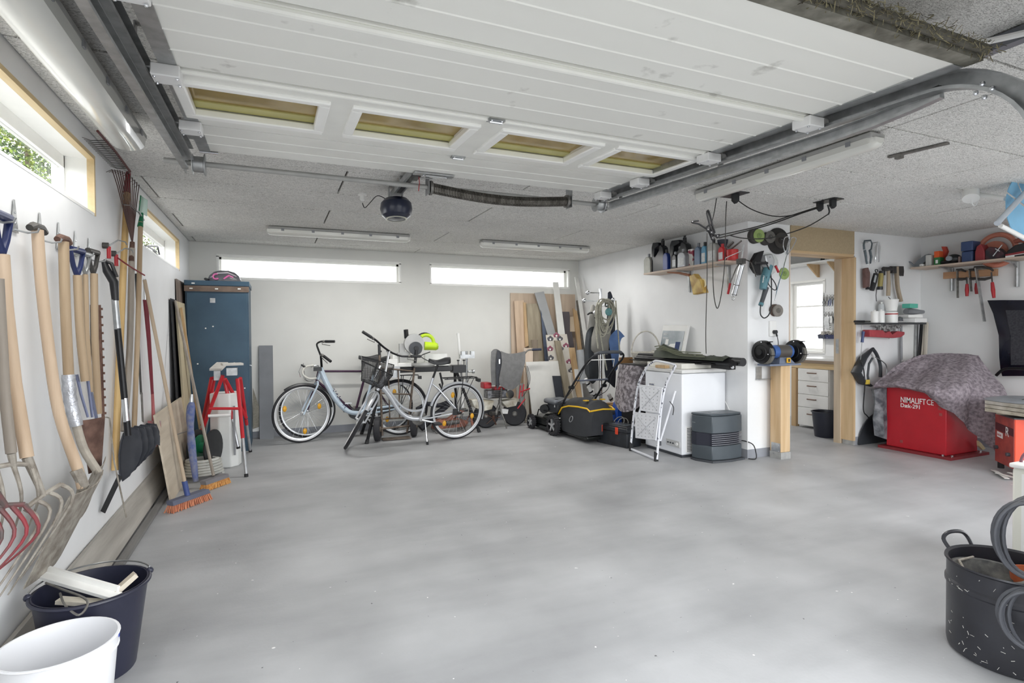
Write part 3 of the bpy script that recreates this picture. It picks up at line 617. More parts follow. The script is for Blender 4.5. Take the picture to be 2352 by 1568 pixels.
# ================================================================ LEFT WALL: HANGING TOOLS
ASH = wood('ash_shaft', (214, 184, 152), (182, 150, 116)); ASHG = wood('greyed_shaft', (158, 146, 132), (124, 114, 102)); ASHD = wood('old_shaft', (188, 160, 124), (152, 122, 86))
YWOOD = wood('yellow_varnished_shaft', (226, 184, 112), (204, 156, 82)); BLUEP = mat('dark_blue_paint', (38, 50, 96), .4, 0, .2, 12)
DIRTY = mat('soil_grey_steel', (172, 166, 156), .7, .3, .3, 22, .3, 120, col2=(132, 124, 114)); RUST = mat('rusty_steel', (124, 96, 84), .65, .4, .35, 18, .3, 90, col2=(92, 68, 60)); DKSTEEL = mat('dark_steel', (92, 90, 88), .5, .6, .3, 18)
def hook(y, lab):
    t = thing('wall_hook', lab, 'hook', (XL+.01, y, 1.72), 'triangular steel tool hooks on the left wall')
    MB().prism([(XL+.003, y-.032, 1.695), (XL+.003, y+.032, 1.695), (XL+.003, y+.005, 1.82), (XL+.003, y-.005, 1.82)], (.003, 0, 0)).obj('plate', STEEL, t)
    MB().tube([(XL+.004, y, 1.705), (XL+.045, y, 1.695), (XL+.075, y, 1.70), (XL+.08, y, 1.715)], .004, 6).obj('arm', STEEL, t)
    for z in (1.73, 1.77): MB().ball((XL+.007, y, z), (.003, .004, .004), 8, 5).obj('screw', CHROME, t)
for k, y in enumerate((2.50, 2.716, 2.97, 3.194, 3.43, 3.655)): hook(y, 'triangular steel wall hook, '+['nearest of the six', 'second nearest of the six', 'third nearest of the six', 'fourth nearest of the six', 'second furthest of the six', 'furthest of the six'][k])
def dgrip(t, c, ax, m, w_=.055, h=.10, r=.011):
    """D handle: c = its lower middle, ax = horizontal direction of the grip"""
    c, ax = Vector(c), Vector(ax).normalized()
    MB().tube([c, c+ax*w_*.5+V(0, 0, h*.35), c+ax*w_*.95+V(0, 0, h), c-ax*w_*.95+V(0, 0, h), c-ax*w_*.5+V(0, 0, h*.35), c], [r, r*.9, r, r, r*.9, r], 8).obj('grip_frame', m, t)
    MB().cyl(c-ax*w_*.9+V(0, 0, h), c+ax*w_*.9+V(0, 0, h), r*1.25, n=10).obj('grip', m, t)
def tgrip(t, c, ax, m): c, ax = Vector(c), Vector(ax); MB().tube([c-ax*.06+V(0, 0, -.012), c-ax*.03, c+ax*.03, c+ax*.06+V(0, 0, -.012)], [.013, .017, .017, .013], 10).obj('grip', m, t)
def blade(G, t=.003): return MB().sheet(G, t)
def lerp(a, b, t): return Vector(a)*(1-t)+Vector(b)*t
def patch(a, b, c, d, bulge, nu=6, nv=7, bow=0.):
    """curved blade between corners a,b (top) and c,d (bottom); bulge pushes the middle out, bow bends its length"""
    a, b, c, d = map(Vector, (a, b, c, d)); n = (b-a).cross(c-a).normalized(); G = []
    for i in range(nv+1):
        v = i/nv; L = lerp(a, c, v); R = lerp(b, d, v)
        G.append([lerp(L, R, j/nu)+n*(bulge*math.sin(math.pi*j/nu)+bow*math.sin(math.pi*v)) for j in range(nu+1)])
    return G
def fork(name, label, shaft, heady, head, tines, mshaft, mfork, r=.018, grip=None, grp=None):
    """shaft: list of points; head: (left,right) points of the crossbar; tines: list of point lists"""
    t = thing(name, label, 'fork', shaft[0], grp)
    MB().tube(shaft, r, 12).obj('shaft', mshaft, t)
    MB().tube([shaft[-1], lerp(head[0], head[1], .5)], [r*.8, .010], 10).obj('socket', mfork, t)
    MB().tube([head[0], lerp(head[0], head[1], .5)+V(0, 0, .006), head[1]], .0085, 8).obj('crossbar', mfork, t)
    for p in tines: MB().tube(spline(p, 5), [.0085*(1-.75*i/(5*(len(p)-1))) for i in range(5*(len(p)-1)+1)], 7).obj('tine', mfork, t)
    if grip: grip(t)
    return t
# nearest garden fork with blue D grip
P = lambda x, y, Y: PY(x, y, Y)
sh_ = [P(6, 585, 2.50), P(14, 700, 2.49), P(34, 880, 2.48), P(62, 1050, 2.46)]
hd = (P(58, 1168, 2.42), P(140, 1112, 2.52))
tn = [[lerp(hd[0], hd[1], k/3), lerp(hd[0], hd[1], k/3)+V(.03, -.0, -.07), PX(*q, -.86)] for k, q in enumerate(((-40, 1400), (-12, 1386), (18, 1366), (46, 1330)))]
fork('garden_fork', 'garden fork with dark blue D grip on the nearest hook, four grey tines', sh_, 0, hd, tn, ASH, DIRTY, .020, lambda t: dgrip(t, P(4, 580, 2.5), (0, 1, 0), BLUEP, .07, .13, .014))
hd = (P(-30, 1170, 2.30), P(56, 1158, 2.36))
tn = [[lerp(hd[0], hd[1], k/3), lerp(hd[0], hd[1], k/3)+V(.035, 0, -.10), PX(*q, -.87)] for k, q in enumerate(((-90, 1360), (-60, 1350), (-36, 1340), (-14, 1318)))]
fork('garden_fork', 'smaller fork with red painted tines at the left picture edge', [P(-60, 700, 2.3), P(-20, 1120, 2.3)], 0, hd, tn, ASH, mat('red_worn_tines', (150, 58, 66), .55, .1, .3, 14, col2=(92, 80, 78)), .018)
hd = (P(-10, 1072, 2.40), P(70, 1066, 2.46))
tn = [[lerp(hd[0], hd[1], k/2), lerp(hd[0], hd[1], k/2)+V(.02, 0, -.12), PX(*q, -.885)] for k, q in enumerate(((-6, 1250), (26, 1238), (60, 1222)))]
fork('garden_fork', 'grey dusty fork half hidden between its two neighbours', [P(-4, 640, 2.42), P(10, 900, 2.42), P(26, 1040, 2.42)], 0, hd, tn, ASHG, DIRTY, .016)
# big shovel
t = thing('shovel', 'wide grey steel shovel on a long bent ash shaft, second hook', 'shovel', P(85, 535, 2.79))
MB().tube(spline([P(86, 528, 2.79), P(94, 640, 2.79), P(112, 800, 2.79), P(136, 950, 2.79), P(178, 1075, 2.80), P(190, 1120, 2.80)], 4), .020, 12).obj('shaft', ASH, t)
tgrip(t, P(86, 522, 2.79), (.1, 1, 0), DKSTEEL)
a, b_, c, d = PX(158, 1140, -.72), PX(236, 1078, -.72), PX(52, 1352, -.86), PX(150, 1238, -.86)
MB().sheet(patch(a, b_, c, d, -.03), .004).obj('blade', DIRTY, t)
MB().tube([P(176, 1078, 2.80), P(192, 1115, 2.80), lerp(lerp(a, b_, .45), lerp(c, d, .5), .25)], [.024, .02, .008], 10).obj('socket', DIRTY, t)
# taped spade
t = thing('spade', 'old spade with silver tape wrapped round its shaft, third hook', 'spade', P(145, 560, 3.08))
MB().tube(spline([P(146, 555, 3.08), P(150, 700, 3.08), P(158, 865, 3.08)], 4), .020, 12).obj('shaft', ASHD, t)
MB().tube(spline([P(157, 860, 3.08), P(162, 920, 3.08), P(176, 978, 3.08)], 5), [.024, .026, .024, .027, .024, .026, .023, .026, .025, .026, .024], 12).obj('silver_tape', mat('silver_tape', (196, 198, 204), .35, .6, .25, 30, .5, 60), t)
MB().tube(spline([P(174, 970, 3.08), P(192, 1030, 3.08), P(226, 1085, 3.08)], 4), .021, 12, flat=.8).obj('lower_shaft', mat('dusty_shaft', (176, 168, 156), .8, 0, .2, 20, .2, 80), t)
tgrip(t, P(146, 548, 3.08), (.1, 1, 0), RUST)
MB().sheet(patch(PX(212, 1082, -.76), PX(242, 1048, -.76), PX(150, 1220, -.87), PX(206, 1150, -.87), -.015), .003).obj('blade', DIRTY, t)
# blue gripped spade with brown blade
t = thing('spade', 'spade with blue D grip and square brown rusty blade', 'spade', P(178, 640, 3.28))
MB().tube(spline([P(178, 632, 3.28), P(184, 760, 3.28), P(196, 875, 3.28)], 4), .018, 12).obj('shaft', ASHD, t)
dgrip(t, P(177, 632, 3.28), (.2, 1, 0), BLUEP, .06, .12, .012)
MB().tube([P(176, 860, 3.28), P(186, 905, 3.28), P(202, 958, 3.28)], [.008, .007, .006], 6).tube([P(200, 858, 3.29), P(206, 910, 3.29), P(212, 958, 3.29)], [.008, .007, .006], 6).obj('strap', mat('blue_grey_steel', (118, 124, 150), .4, .6), t)
q = lambda x, y: PL(x, y, (-.80, 3.28, 0), (.85, -.55, 0))
MB().sheet(patch(q(183, 966), q(240, 956), q(203, 1088), q(232, 1072), -.012), .003).obj('blade', RUST, t)
# thin twin shaft tool and the saw-edged one
t = thing('long_handled_hoe', 'thin worn tool with small steel D grip beside the blue one', 'hoe', P(196, 640, 3.42))
MB().tube([P(196, 630, 3.42), P(199, 760, 3.42), P(208, 900, 3.42)], .012, 10).obj('shaft', ASHD, t); dgrip(t, P(196, 628, 3.42), (.2, 1, 0), STEEL, .05, .10, .009)
MB().beam(P(207, 890, 3.42), P(222, 962, 3.42), .02, .01).obj('blade', mat('blue_grey_steel', (118, 124, 150)), t)
t = thing('hedge_saw', 'brown shaft with dark steel grip and saw-toothed edge', 'saw', P(216, 640, 3.56))
MB().tube([P(216, 628, 3.56), P(218, 780, 3.56), P(226, 950, 3.56)], .017, 12).obj('shaft', ASHD, t); dgrip(t, P(214, 626, 3.56), (.2, 1, 0), DKSTEEL, .055, .11, .012)
b = MB(); pa, pb_ = P(228, 700, 3.60), P(237, 958, 3.60); b.beam(pa, pb_, .004, .014, (1, 0, 0))
for k in range(14): c = lerp(pa, pb_, (k+.5)/14); b.box(c+V(.010, 0, 0), (.010, .004, .012))
b.obj('toothed_strip', RUST, t)
MB().tube([P(208, 700, 3.56), P(209, 830, 3.56)], .003, 6).obj('wire', DKSTEEL, t)
# red scrapers hooks with cord
for k, (x, y) in enumerate(((250, 572), (267, 590))):
    c = PX(x, y, XL+.03); t = thing('swivel_hook', ['small steel hook with red sleeve, nearer one beside the scoop handle', 'small steel hook with red sleeve holding the red cord'][k], 'hook', c)
    MB().cyl(c+V(-.03, 0, .02), c+V(0, 0, .02), .018, n=12).obj('base', DKSTEEL, t); MB().cyl(c+V(0, 0, .015), c+V(.0, 0, -.055), .011, n=10).obj('sleeve', REDP, t)
    MB().tube([c+V(0, 0, .02), c+V(.04, .03, .06), c+V(.07, .06, .055), c+V(.075, .07, .04)], .004, 6).obj('arm', STEEL, t)
co = MB().tube(spline([PX(270, 592, -.86), PX(290, 606, -.83), PX(312, 620, -.82), PX(332, 632, -.80)], 5), .005, 6)
tag(co.obj('bungee_cord', mat('red_cord', (140, 44, 52), .7, 0, .3, 60)), 'dark red cord strung across the long tool handles', 'cord')
# snow scoop
t = thing('snow_shovel', 'black and silver snow scoop with nested black plastic blades', 'snow shovel', P(262, 690, 3.85)); YS = 3.85
MB().tube([P(238, 598, YS), P(246, 622, YS), P(262, 648, YS), P(265, 690, YS)], [.012, .022, .024, .018], 12).obj('grip', BLACK, t)
MB().tube([P(238, 598, YS), P(256, 605, YS), P(268, 636, YS)], [.008, .010, .010], 8).obj('grip_loop', BLACK, t)
for (a, b2, m_) in (((264, 688), (270, 756), STEEL), ((270, 754), (286, 916), BLACKM), ((286, 914), (291, 968), CHROME), ((291, 966), (294, 1000), BLACKM)): MB().cyl(P(*a, YS), P(*b2, YS), .0175, n=14).obj('tube_section', m_, t)
SC_ = mat('scoop_plastic', (58, 60, 66), .25, 0, .25, 6)
for k in range(4):
    y_ = 3.96+.055*k; dx = k*14; out = [(284, 996), (296, 982), (316, 984), (322, 1000), (322, 1030), (312, 1062), (296, 1092), (282, 1104), (275, 1086), (274, 1045), (278, 1015)]
    pp = [P(x+dx*(1 if x > 290 else .9), y-k*3-(12*k if y > 1060 else 0), y_) for x, y in out]; c = sum(pp, V(0, 0, 0))/len(pp); b = MB()
    ring = [lerp(c, p, .72)+V(.03, -.02, -.01) for p in pp]; n_ = len(pp)
    b.add(pp+ring+[c+V(.035, -.025, -.01)], [(i_, (i_+1) % n_, n_+(i_+1) % n_, n_+i_) for i_ in range(n_)]+[(n_+i_, n_+(i_+1) % n_, 2*n_) for i_ in range(n_)]); b.tube(pp, .006, 6, closed=True); b.obj('scoop_blade', SC_, t)
MB().beam(P(236, 1176, 3.76), P(276, 1092, 3.86), .045, .004, (1, -.3, 0)).obj('scraper_edge', BLACK, t)
st = MB().tube([PX(245, 958, -.87), PX(252, 960, -.86), PX(262, 1060, -.82), PX(290, 1186, -.80)], .014, 4, flat=.3)
tag(st.obj('steel_strap', DIRTY), 'bent grey steel strap hanging down behind the snow scoop', 'strap')
# --- tall rakes and poles
def pole(name, label, cat, pts, m, r=.013, grp=None):
    t = thing(name, label, cat, pts[-1], grp); MB().tube(spline(pts, 3) if len(pts) > 2 else pts, r, 10).obj('shaft', m, t); return t
t = pole('garden_rake', 'long yellow rake with red collar, its wire tines under the ceiling', 'rake', [PX(292, 440, -.885), PX(277, 760, -.885), PX(264, 1080, -.885)], YWOOD, .019)
MB().cyl(PX(295, 396, -.885), PX(291, 442, -.885), .014, .021, 12).obj('red_collar', mat('dark_red_collar', (130, 28, 40), .4), t)
b_ = []
hA, hB = V(-.83, 3.52, 2.36), V(-.83, 4.22, 2.34)
MB().tube([hA, lerp(hA, hB, .5)+V(0, 0, .01), hB], .007, 6).obj('head_bar', mat('dark_red_head', (96, 52, 50), .5, .3), t)
MB().tube([PX(295, 398, -.885), hB], .008, 6).obj('socket', mat('dark_red_head', (96, 52, 50)), t)
for k in range(17):
    y = 3.60+k*.034; MB().tube([V(-.83, y+.05, 2.352), V(-.88, y, 2.33), V(XL+.012, y-.06, 2.325)], [.0028, .0026, .0012], 5).obj('tine', DKSTEEL, t)
t = pole('leaf_rake', 'weathered grey leaf rake, its fan of bent wire tines up high', 'rake', [PX(303, 570, -.84), PX(298, 800, -.84), PX(285, 990, -.84)], ASHG, .018)
ap = PX(304, 560, -.84)
MB().cyl(PX(304, 556, -.84), PX(302, 600, -.84), .014, .017, 10).obj('ferrule', RUST, t)
for k in range(12):
    v = k/11; e = V(-.88+.07*v, 4.02+.36*v, 2.29+.03*math.sin(v*3)); mid = lerp(ap, e, .75)+V(.0, -.0, .02)
    MB().tube([ap, mid, e, e+V(-.018, -.05, -.03)], [.0035, .003, .0028, .0015], 5).obj('tine', mat('brown_spring_steel', (84, 62, 58), .5, .5), t)
MB().tube([lerp(ap, V(-.86, 4.02, 2.29), .55), lerp(ap, V(-.84, 4.22, 2.31), .55)+V(0, 0, .01), lerp(ap, V(-.81, 4.38, 2.29), .55)], .003, 5).obj('brace', DKSTEEL, t)
t = pole('hand_cultivator', 'pale wooden tool with green painted head touching the ceiling', 'hoe', [PX(323, 510, -.83), PX(317, 740, -.83), PX(308, 985, -.84)], ASHD, .015)
G_ = mat('green_paint', (28, 120, 82), .4)
MB().sheet(patch(PX(322, 448, -.80), PX(337, 458, -.80), PX(318, 486, -.83), PX(336, 496, -.83), .008, 4, 4), .006).obj('head', G_, t); MB().cyl(PX(326, 490, -.83), PX(322, 520, -.83), .010, .018, 10).obj('ferrule', G_, t)
MB().tube([PX(304, 478, -.84), PX(318, 486, -.83), PX(330, 505, -.83)], .007, 6).obj('steel_arm', STEEL, t)
t = pole('long_handled_hoe', 'thin dark hoe with black grip and flat grey blade low down', 'hoe', [PX(314, 630, -.87), PX(318, 780, -.87), PX(324, 905, -.87)], DKSTEEL, .007)
MB().cyl(PX(314, 628, -.87), PX(317, 700, -.87), .012, n=10).obj('grip', BLACK, t); MB().beam(PX(325, 900, -.87), PX(328, 968, -.85), .045, .006, (1, 0, 0)).obj('blade', DSTEEL, t)
t = pole('small_spade', 'slim red spade with small worn round-nosed blade', 'spade', [PX(332, 640, -.88), PX(334, 690, -.88)], CHROME, .010)
MB().tube([PX(334, 688, -.88), PX(342, 780, -.87), PX(350, 905, -.87)], [.017, .014, .010], 10).obj('red_shaft', mat('maroon_paint', (128, 44, 56), .45), t)
MB().tube([PX(350, 900, -.87), PX(353, 968, -.86)], [.010, .013], 8).obj('socket', mat('worn_red', (168, 90, 92), .6), t)
G = []
for i in range(7):
    v = i/6; wv = 15*(1 if v < .6 else math.sqrt(max(0, 1-((v-.6)/.42)**2))); yy = 966+v*60
    G.append([PL(354+wv*(j/4*2-1), yy, (-.86, 5.0, 0), (.8, -.6, 0))+V(.01*math.sin(math.pi*j/4), 0, 0) for j in range(5)])
MB().sheet(G, .003).obj('blade', mat('grey_pink_steel', (176, 164, 160), .6, .2, .3, 10, col2=(176, 110, 112)), t)
# small thing on the window sill of the far left window
MB_ = MB()
for k, (a, b2) in enumerate((((332, 565), (362, 566)), ((362, 566), (366, 585)), ((334, 568), (350, 580)), ((350, 572), (363, 588)), ((340, 566), (360, 578)))): MB_.tube([PX(*a, XL-.03), PX(*b2, XL-.02)], .007, 5)
tag(MB_.obj('wire_bracket', BLACKM), 'bent black wire bracket lying on the far left window sill', 'bracket')
# --- plank along the wall, boards, brooms
pk = MB().beam((XL+.06, 1.2, .11), (XL+.022, 5.9, .11), .022, .19, (-.25, 0, 1)); tag(pk.obj('floor_plank', wood('dusty_plank', (182, 176, 166), (146, 140, 130), 1)), 'long dusty plank standing on edge along the left wall', 'plank')
pk = MB().beam((XL+.115, 1.2, .012), (XL+.10, 5.7, .012), .045, .022); tag(pk.obj('floor_lath', wood('grey_lath', (128, 126, 124), (96, 94, 92), 1)), 'thin grey lath lying on the floor beside the long plank', 'lath')
t = thing('plywood_board', 'pale plywood board leaning on the left wall behind the brooms', 'board', (-.80, 5.5, 0))
F_ = [V(-.735, 4.93, 0), V(-.735, 6.5, 0), V(-.835, 6.5, .685), V(-.835, 4.93, .685)]
MB().prism(F_, (-.014, 0, -.002)).obj('panel', wood('pale_plywood', (208, 192, 168), (184, 168, 144), 1), t)
MB().ring(PL(404, 1004, (-.78, 5.1, 0), (1, 0, 0)), (1, .3, 0), .025, .004, 14, 6).tube([PX(404, 998, -.77), PX(430, 990, -.72), PX(446, 1002, -.70)], .004, 5).obj('shackle', STEEL, t)
boards = [((-.895, 6.50), (-.895, 7.35), 1.86, .012, 'tall stained brown sheet in the corner behind the blue locker', wood('stained_sheet', (150, 134, 122), (104, 84, 74)), .0),
          ((-.86, 6.22), (-.86, 6.74), 1.62, .018, 'pale narrow board leaning beside the blue locker', wood('cream_board', (206, 190, 152), (176, 160, 124)), .02),
          ((-.893, 6.12), (-.893, 6.46), 1.64, .008, 'black sheet leaning flat on the left wall near the locker', mat('black_sheet', (44, 44, 48), .5), .0)]
for (x0, y0), (x1, y1), z, th_, lab, m_, lean in boards:
    b = MB().prism([V(x0+lean+.06, y0, 0), V(x1+lean+.06, y1, 0), V(x1, y1, z), V(x0, y0, z*1.0)], (-th_, th_*.2, 0)); tag(b.obj('leaning_board', m_), lab, 'board')
st = MB().beam((-.70, 6.75, 0), (-.84, 6.35, 1.56), .035, .02, (1, 0, 0)); tag(st.obj('wooden_batten', PINE), 'thin pine batten leaning in front of the boards by the locker', 'batten')
ORB = mat('orange_bristles', (222, 152, 116), .8, 0, .3, 60, .4, 200, col2=(188, 112, 84), stretch=(1, 1, .15))
def broom(label, top, bot, headc, hdir, L, m, mb, mbr, tilt=(0, 0, 0)):
    t = thing('broom', label, 'broom', bot); top, bot = Vector(top), Vector(bot)
    MB().tube([top, bot], .0125, 10).obj('handle', m, t)
    F = frame(headc, hdir); b = MB(F); b.prism([(-L/2, -.03, .055), (L/2, -.03, .055), (L/2*.98, -.02, .085), (-L/2*.98, -.02, .085)], (0, .06, 0)); b.obj('head', mb, t)
    rr = random.Random(len(label)); b = MB(F)
    for i in range(22):
        for j in range(5):
            x = -L/2*.95+L*.95*i/21; y = -.024+.012*j; b.tube([(x, y, .056), (x*1.12+rr.uniform(-.004, .004), y*1.5+rr.uniform(-.004, .004), rr.uniform(0, .008))], [.0046, .0052], 5)
    b.obj('bristles', mbr, t, kind='stuff'); return t
broom('long broom with orange bristles, nearest of the two, leaning on the left wall', (-.87, 4.83, 1.70), (-.615, 4.80, .085), (-.60, 4.80, -.003), (.80, 1.0, 0), .34, wood('broom_handle', (204, 180, 150), (178, 152, 122)), mat('blue_grey_head', (98, 102, 120), .6), ORB)
MB().cyl((-.632, 4.80, .19), (-.613, 4.80, .08), .019, n=12).obj('blue_socket', mat('blue_socket', (66, 84, 140), .5), [o for o in bpy.data.objects if o.name.startswith('broom') and o.type == 'EMPTY'][-1])
broom('broom with yellow-orange bristles and dusty handle behind the first', (-.87, 6.2, 1.62), (-.485, 5.33, .09), (-.47, 5.30, -.003), (.6, .8, 0), .26, ASHG, mat('grey_broom_head', (120, 118, 122), .7), mat('yellow_bristles', (224, 172, 104), .8, 0, .3, 60, .4, 200, col2=(196, 132, 72)))
# blue taped parasol pole
t = thing('parasol', 'furled parasol wrapped in worn blue cloth standing by the plywood', 'parasol', (-.66, 5.35, 0))
MB().tube(spline([PY(440, 925, 5.5), PY(437, 960, 5.45), PY(440, 1020, 5.4), V(-.62, 5.35, .05)], 4), [.022, .03, .033, .034, .032, .028, .026, .03, .032, .03, .028, .024, .02], 12).obj('blue_cloth', mat('blue_cloth', (86, 100, 150), .85, 0, .4, 25, .4, 60, col2=(128, 132, 152)), t)
MB().cyl(PY(440, 925, 5.5), PY(441, 905, 5.5), .02, .012, 10).obj('tip', STEEL, t)
# blue locker
t = thing('metal_locker', 'tall dark blue metal locker in the left back corner', 'locker', (-.55, 7.15, 0))
LB = mat('locker_blue', (56, 84, 104), .42, .1, .1, 3, col2=(44, 70, 90)); LBs = mat('locker_side', (60, 96, 130), .42, .1)
zl = 1.86
MB().bx((-.86, 6.78, .0), (-.25, 7.42, zl)).obj('body', LB, t, bevel=.004)
dr = MB().bx((-.845, 6.765, .05), (-.262, 6.779, zl-.12)).obj('door', LB, t, bevel=.003)
MB().bx((-.865, 6.758, zl-.105), (-.245, 6.779, zl-.045)).obj('brown_band', mat('brown_tape', (122, 104, 92), .7, 0, .25, 15), t)
MB().bx((-.865, 6.755, zl-.04), (-.24, 7.43, zl+.012)).obj('top_cap', LB, t, bevel=.003)
MB().box((-.60, 6.764, zl-.20), (.05, .003, .05)).obj('lock_plate', STEEL, dr)
for x, z in ((-.80, zl-.075), (-.56, zl-.075), (-.34, zl-.07), (-.78, zl-.02)): MB().box((x, 6.754, z), (.03, .004, .012)).obj('white_scratch', FRAMEW, t)
for x, z in ((-.67, 1.36), (-.60, 1.38), (-.75, .98), (-.40, .98), (-.30, .70)): MB().box((x, 6.7635, z), (.014, .002, .012)).obj('chipped_paint', FRAMEW, t)
MB().tube([(-.249, 6.79, .95), (-.235, 6.79, .95), (-.232, 6.79, .94)], .004, 6).obj('latch', CHROME, t)
# helmet on the locker
t = thing('cycle_helmet', 'grey and pink cycle helmet lying on top of the blue locker', 'helmet', (-.5, 7.0, 1.872))
c = V(-.50, 7.0, 1.875); HEL = mat('helmet_grey', (96, 96, 102), .3, 0, .15, 6); PNK = mat('helmet_pink', (224, 110, 170), .35)
prof = [(.13, .0), (.135, .03), (.12, .075), (.085, .115), (.04, .132), (0, .135)]
MB().lathe(prof, c, (0, 0, 1), 28, 1.25, .85).obj('shell', HEL, t)
for k in range(5):
    y_ = -.085+.042*k
    MB().tube([c+V(-.13, y_*.9, .045), c+V(-.06, y_, .118-.3*abs(y_)), c+V(.04, y_, .128-.3*abs(y_)), c+V(.125, y_*.9, .065)], [.006, .010, .010, .006], 6).obj('rib', BLACK if k % 2 else mat('helmet_silver', (196, 190, 196), .3), t)
MB().tube(arc(c+V(-.075, -.102, .055), (1, 0, 0), (0, .3, 1), .03, 60, 320, 8), .009, 6).obj('pink_stripe', PNK, t); MB().tube([c+V(.0, -.108, .03), c+V(.05, -.10, .07), c+V(.09, -.085, .05)], .012, 6).obj('pink_stripe', PNK, t)
MB().tube([c+V(-.15, -.06, .02), c+V(-.19, 0, .035), c+V(-.15, .06, .02)], [.012, .014, .012], 6).obj('visor', BLACK, t)
# red trestles with aluminium legs
def trestle(label, c, y0, rot, plate):
    t = thing('trestle', label, 'trestle', c)
    return t
RT = mat('trestle_red', (200, 36, 48), .38, 0, .12, 10); ALU = mat('aluminium_tube', (206, 208, 212), .35, .7, .2, 15)
t = thing('folding_trestle', 'red folding trestle with white top plate, nearest and tallest one', 'trestle', (-.4, 6.0, 0))
def leg(p, q, t, split=.62, r=.017):
    p, q = Vector(p), Vector(q); m_ = lerp(p, q, split); g = MB().tube([p, m_], r, 10).obj('leg', RT, t); MB().tube([m_, q], r*.82, 10).obj('extension', ALU, g); MB().cyl(lerp(m_, q, .93), q, r*1.05, n=10).obj('foot', RUBBER, g)
yA = 5.9
tpA = PY(540, 868, yA)
leg(PY(545, 870, yA), V(-.243, 5.56, 0), t); leg(PY(552, 868, yA+.1), V(-.25, 6.72, .0), t, .6)
leg(PY(512, 862, yA), PZ(436, 1062, 0.05), t, .75); leg(PY(517, 870, yA+.1), PY(566, 960, 6.3), t, .99)
MB().tube([PY(480, 938, 5.75), PY(548, 938, 5.75)], .013, 8).obj('crossbar', RT, t)
MB().box(PY(533, 836, yA)+V(0, 0, 0), (.175, .16, .02), Matrix.Rotation(.2, 3, 'Z')).obj('top_plate', mat('worn_white_plate', (222, 218, 210), .5, 0, .15, 14), t)
MB().box(PY(533, 848, yA)+V(0, 0, -.02), (.09, .09, .07)).obj('head', STEEL, t)
t = thing('folding_trestle', 'lower red folding trestle whose plate is tilted, left of the other', 'trestle', (-.5, 6.0, 0))
yB = 6.05
leg(PY(486, 868, yB), PZ(452, 1035, .05), t, .62); leg(PY(515, 868, yB), PY(548, 1030, 6.0), t, .58); leg(PY(492, 866, yB+.05), PY(470, 1000, 6.4), t, .6)
MB().prism([PY(481, 851, yB), PY(509, 851, yB), PY(524, 836, yB+.15), PY(498, 836, yB+.15)], (0, 0, .02)).obj('top_plate', mat('grey_white_plate', (204, 200, 194), .5, 0, .15, 14), t)
MB().box(PY(499, 862, yB), (.055, .055, .09)).obj('head', STEEL, t)
MB().tube([PY(478, 955, 5.95), PY(530, 953, 5.95)], .014, 8).obj('crossbar', PLASW, t)
# white radiator-like cabinet and hose reel behind
t = thing('oil_radiator', 'white curved casing standing between the trestle legs', 'appliance', (-.45, 6.15, 0))
pts = [(-.58, 6.10), (-.50, 6.02), (-.40, 6.0), (-.33, 6.06), (-.31, 6.16), (-.36, 6.28), (-.56, 6.28)]
MB().prism([(x, y, .0) for x, y in pts], (0, 0, .72)).obj('casing', mat('off_white_casing', (232, 234, 232), .4, 0, .08, 5), t, bevel=.01)
MB().bx((-.372, 5.996, .12), (-.352, 6.0, .60)).obj('seam', GREYP, t)
t = thing('hose_reel', 'green and black hose reel with pale hose on the floor by the trestles', 'hose reel', (-.6, 5.85, 0))
c = V(-.60, 5.86, .24)
MB().lathe([(.02, -.06), (.12, -.055), (.12, -.045), (.05, -.04), (.05, .04), (.12, .045), (.12, .055), (.02, .06)], c, (1, -.4, 0), 26).obj('drum', G_, t)
for s in (-.07, .07): MB().lathe([(.05, -.006), (.17, -.006), (.17, .006), (.05, .006)], c+V(s, -s*.4, 0), (1, -.4, 0), 26).obj('side_disc', BLACK, t)
MB().beam(c+V(-.06, 0, -.22), c+V(.06, 0, -.22), .2, .03).obj('base', BLACK, t)
pts = []
for k in range(90): a = k*.42; pts.append(V(-.60+.16*math.cos(a)*(1-.002*k), 5.70+.13*math.sin(a), .03+.0016*k))
MB().tube(pts, .013, 6).obj('hose', mat('grey_hose', (196, 196, 190), .5, 0, .2, 20), t)
# grey strip panel leaning on the back wall
pn = MB().prism([V(-.172, 7.47, 0), V(-.012, 7.47, 0), V(-.012, 7.58, 1.15), V(-.172, 7.58, 1.15)], (0, -.012, 0)); tag(pn.obj('grey_panel', mat('grey_laminate', (128, 131, 136), .5, 0, .12, 5)), 'narrow grey panel leaning on the back wall left of the bicycles', 'panel')
nt = MB().prism([PY(581, 890, 7.5), PY(595, 935, 7.5), PY(595, 980, 7.5), PY(581, 985, 7.5)], (0, .01, 0)); tag(nt.obj('wire_mesh', mat('mesh_grey', (150, 146, 134), .8, 0, .3, 90)), 'scrap of grey wire mesh between locker and grey panel', 'mesh')
wb_ = MB().prism([PY(580, 980, 7.52), PY(595, 975, 7.52), PY(595, 990, 7.52), PY(580, 991, 7.52)], (0, .01, 0)); tag(wb_.obj('white_offcut', PLASW), 'small white offcut at the foot of the grey panel', 'offcut')
# --- buckets in the foreground

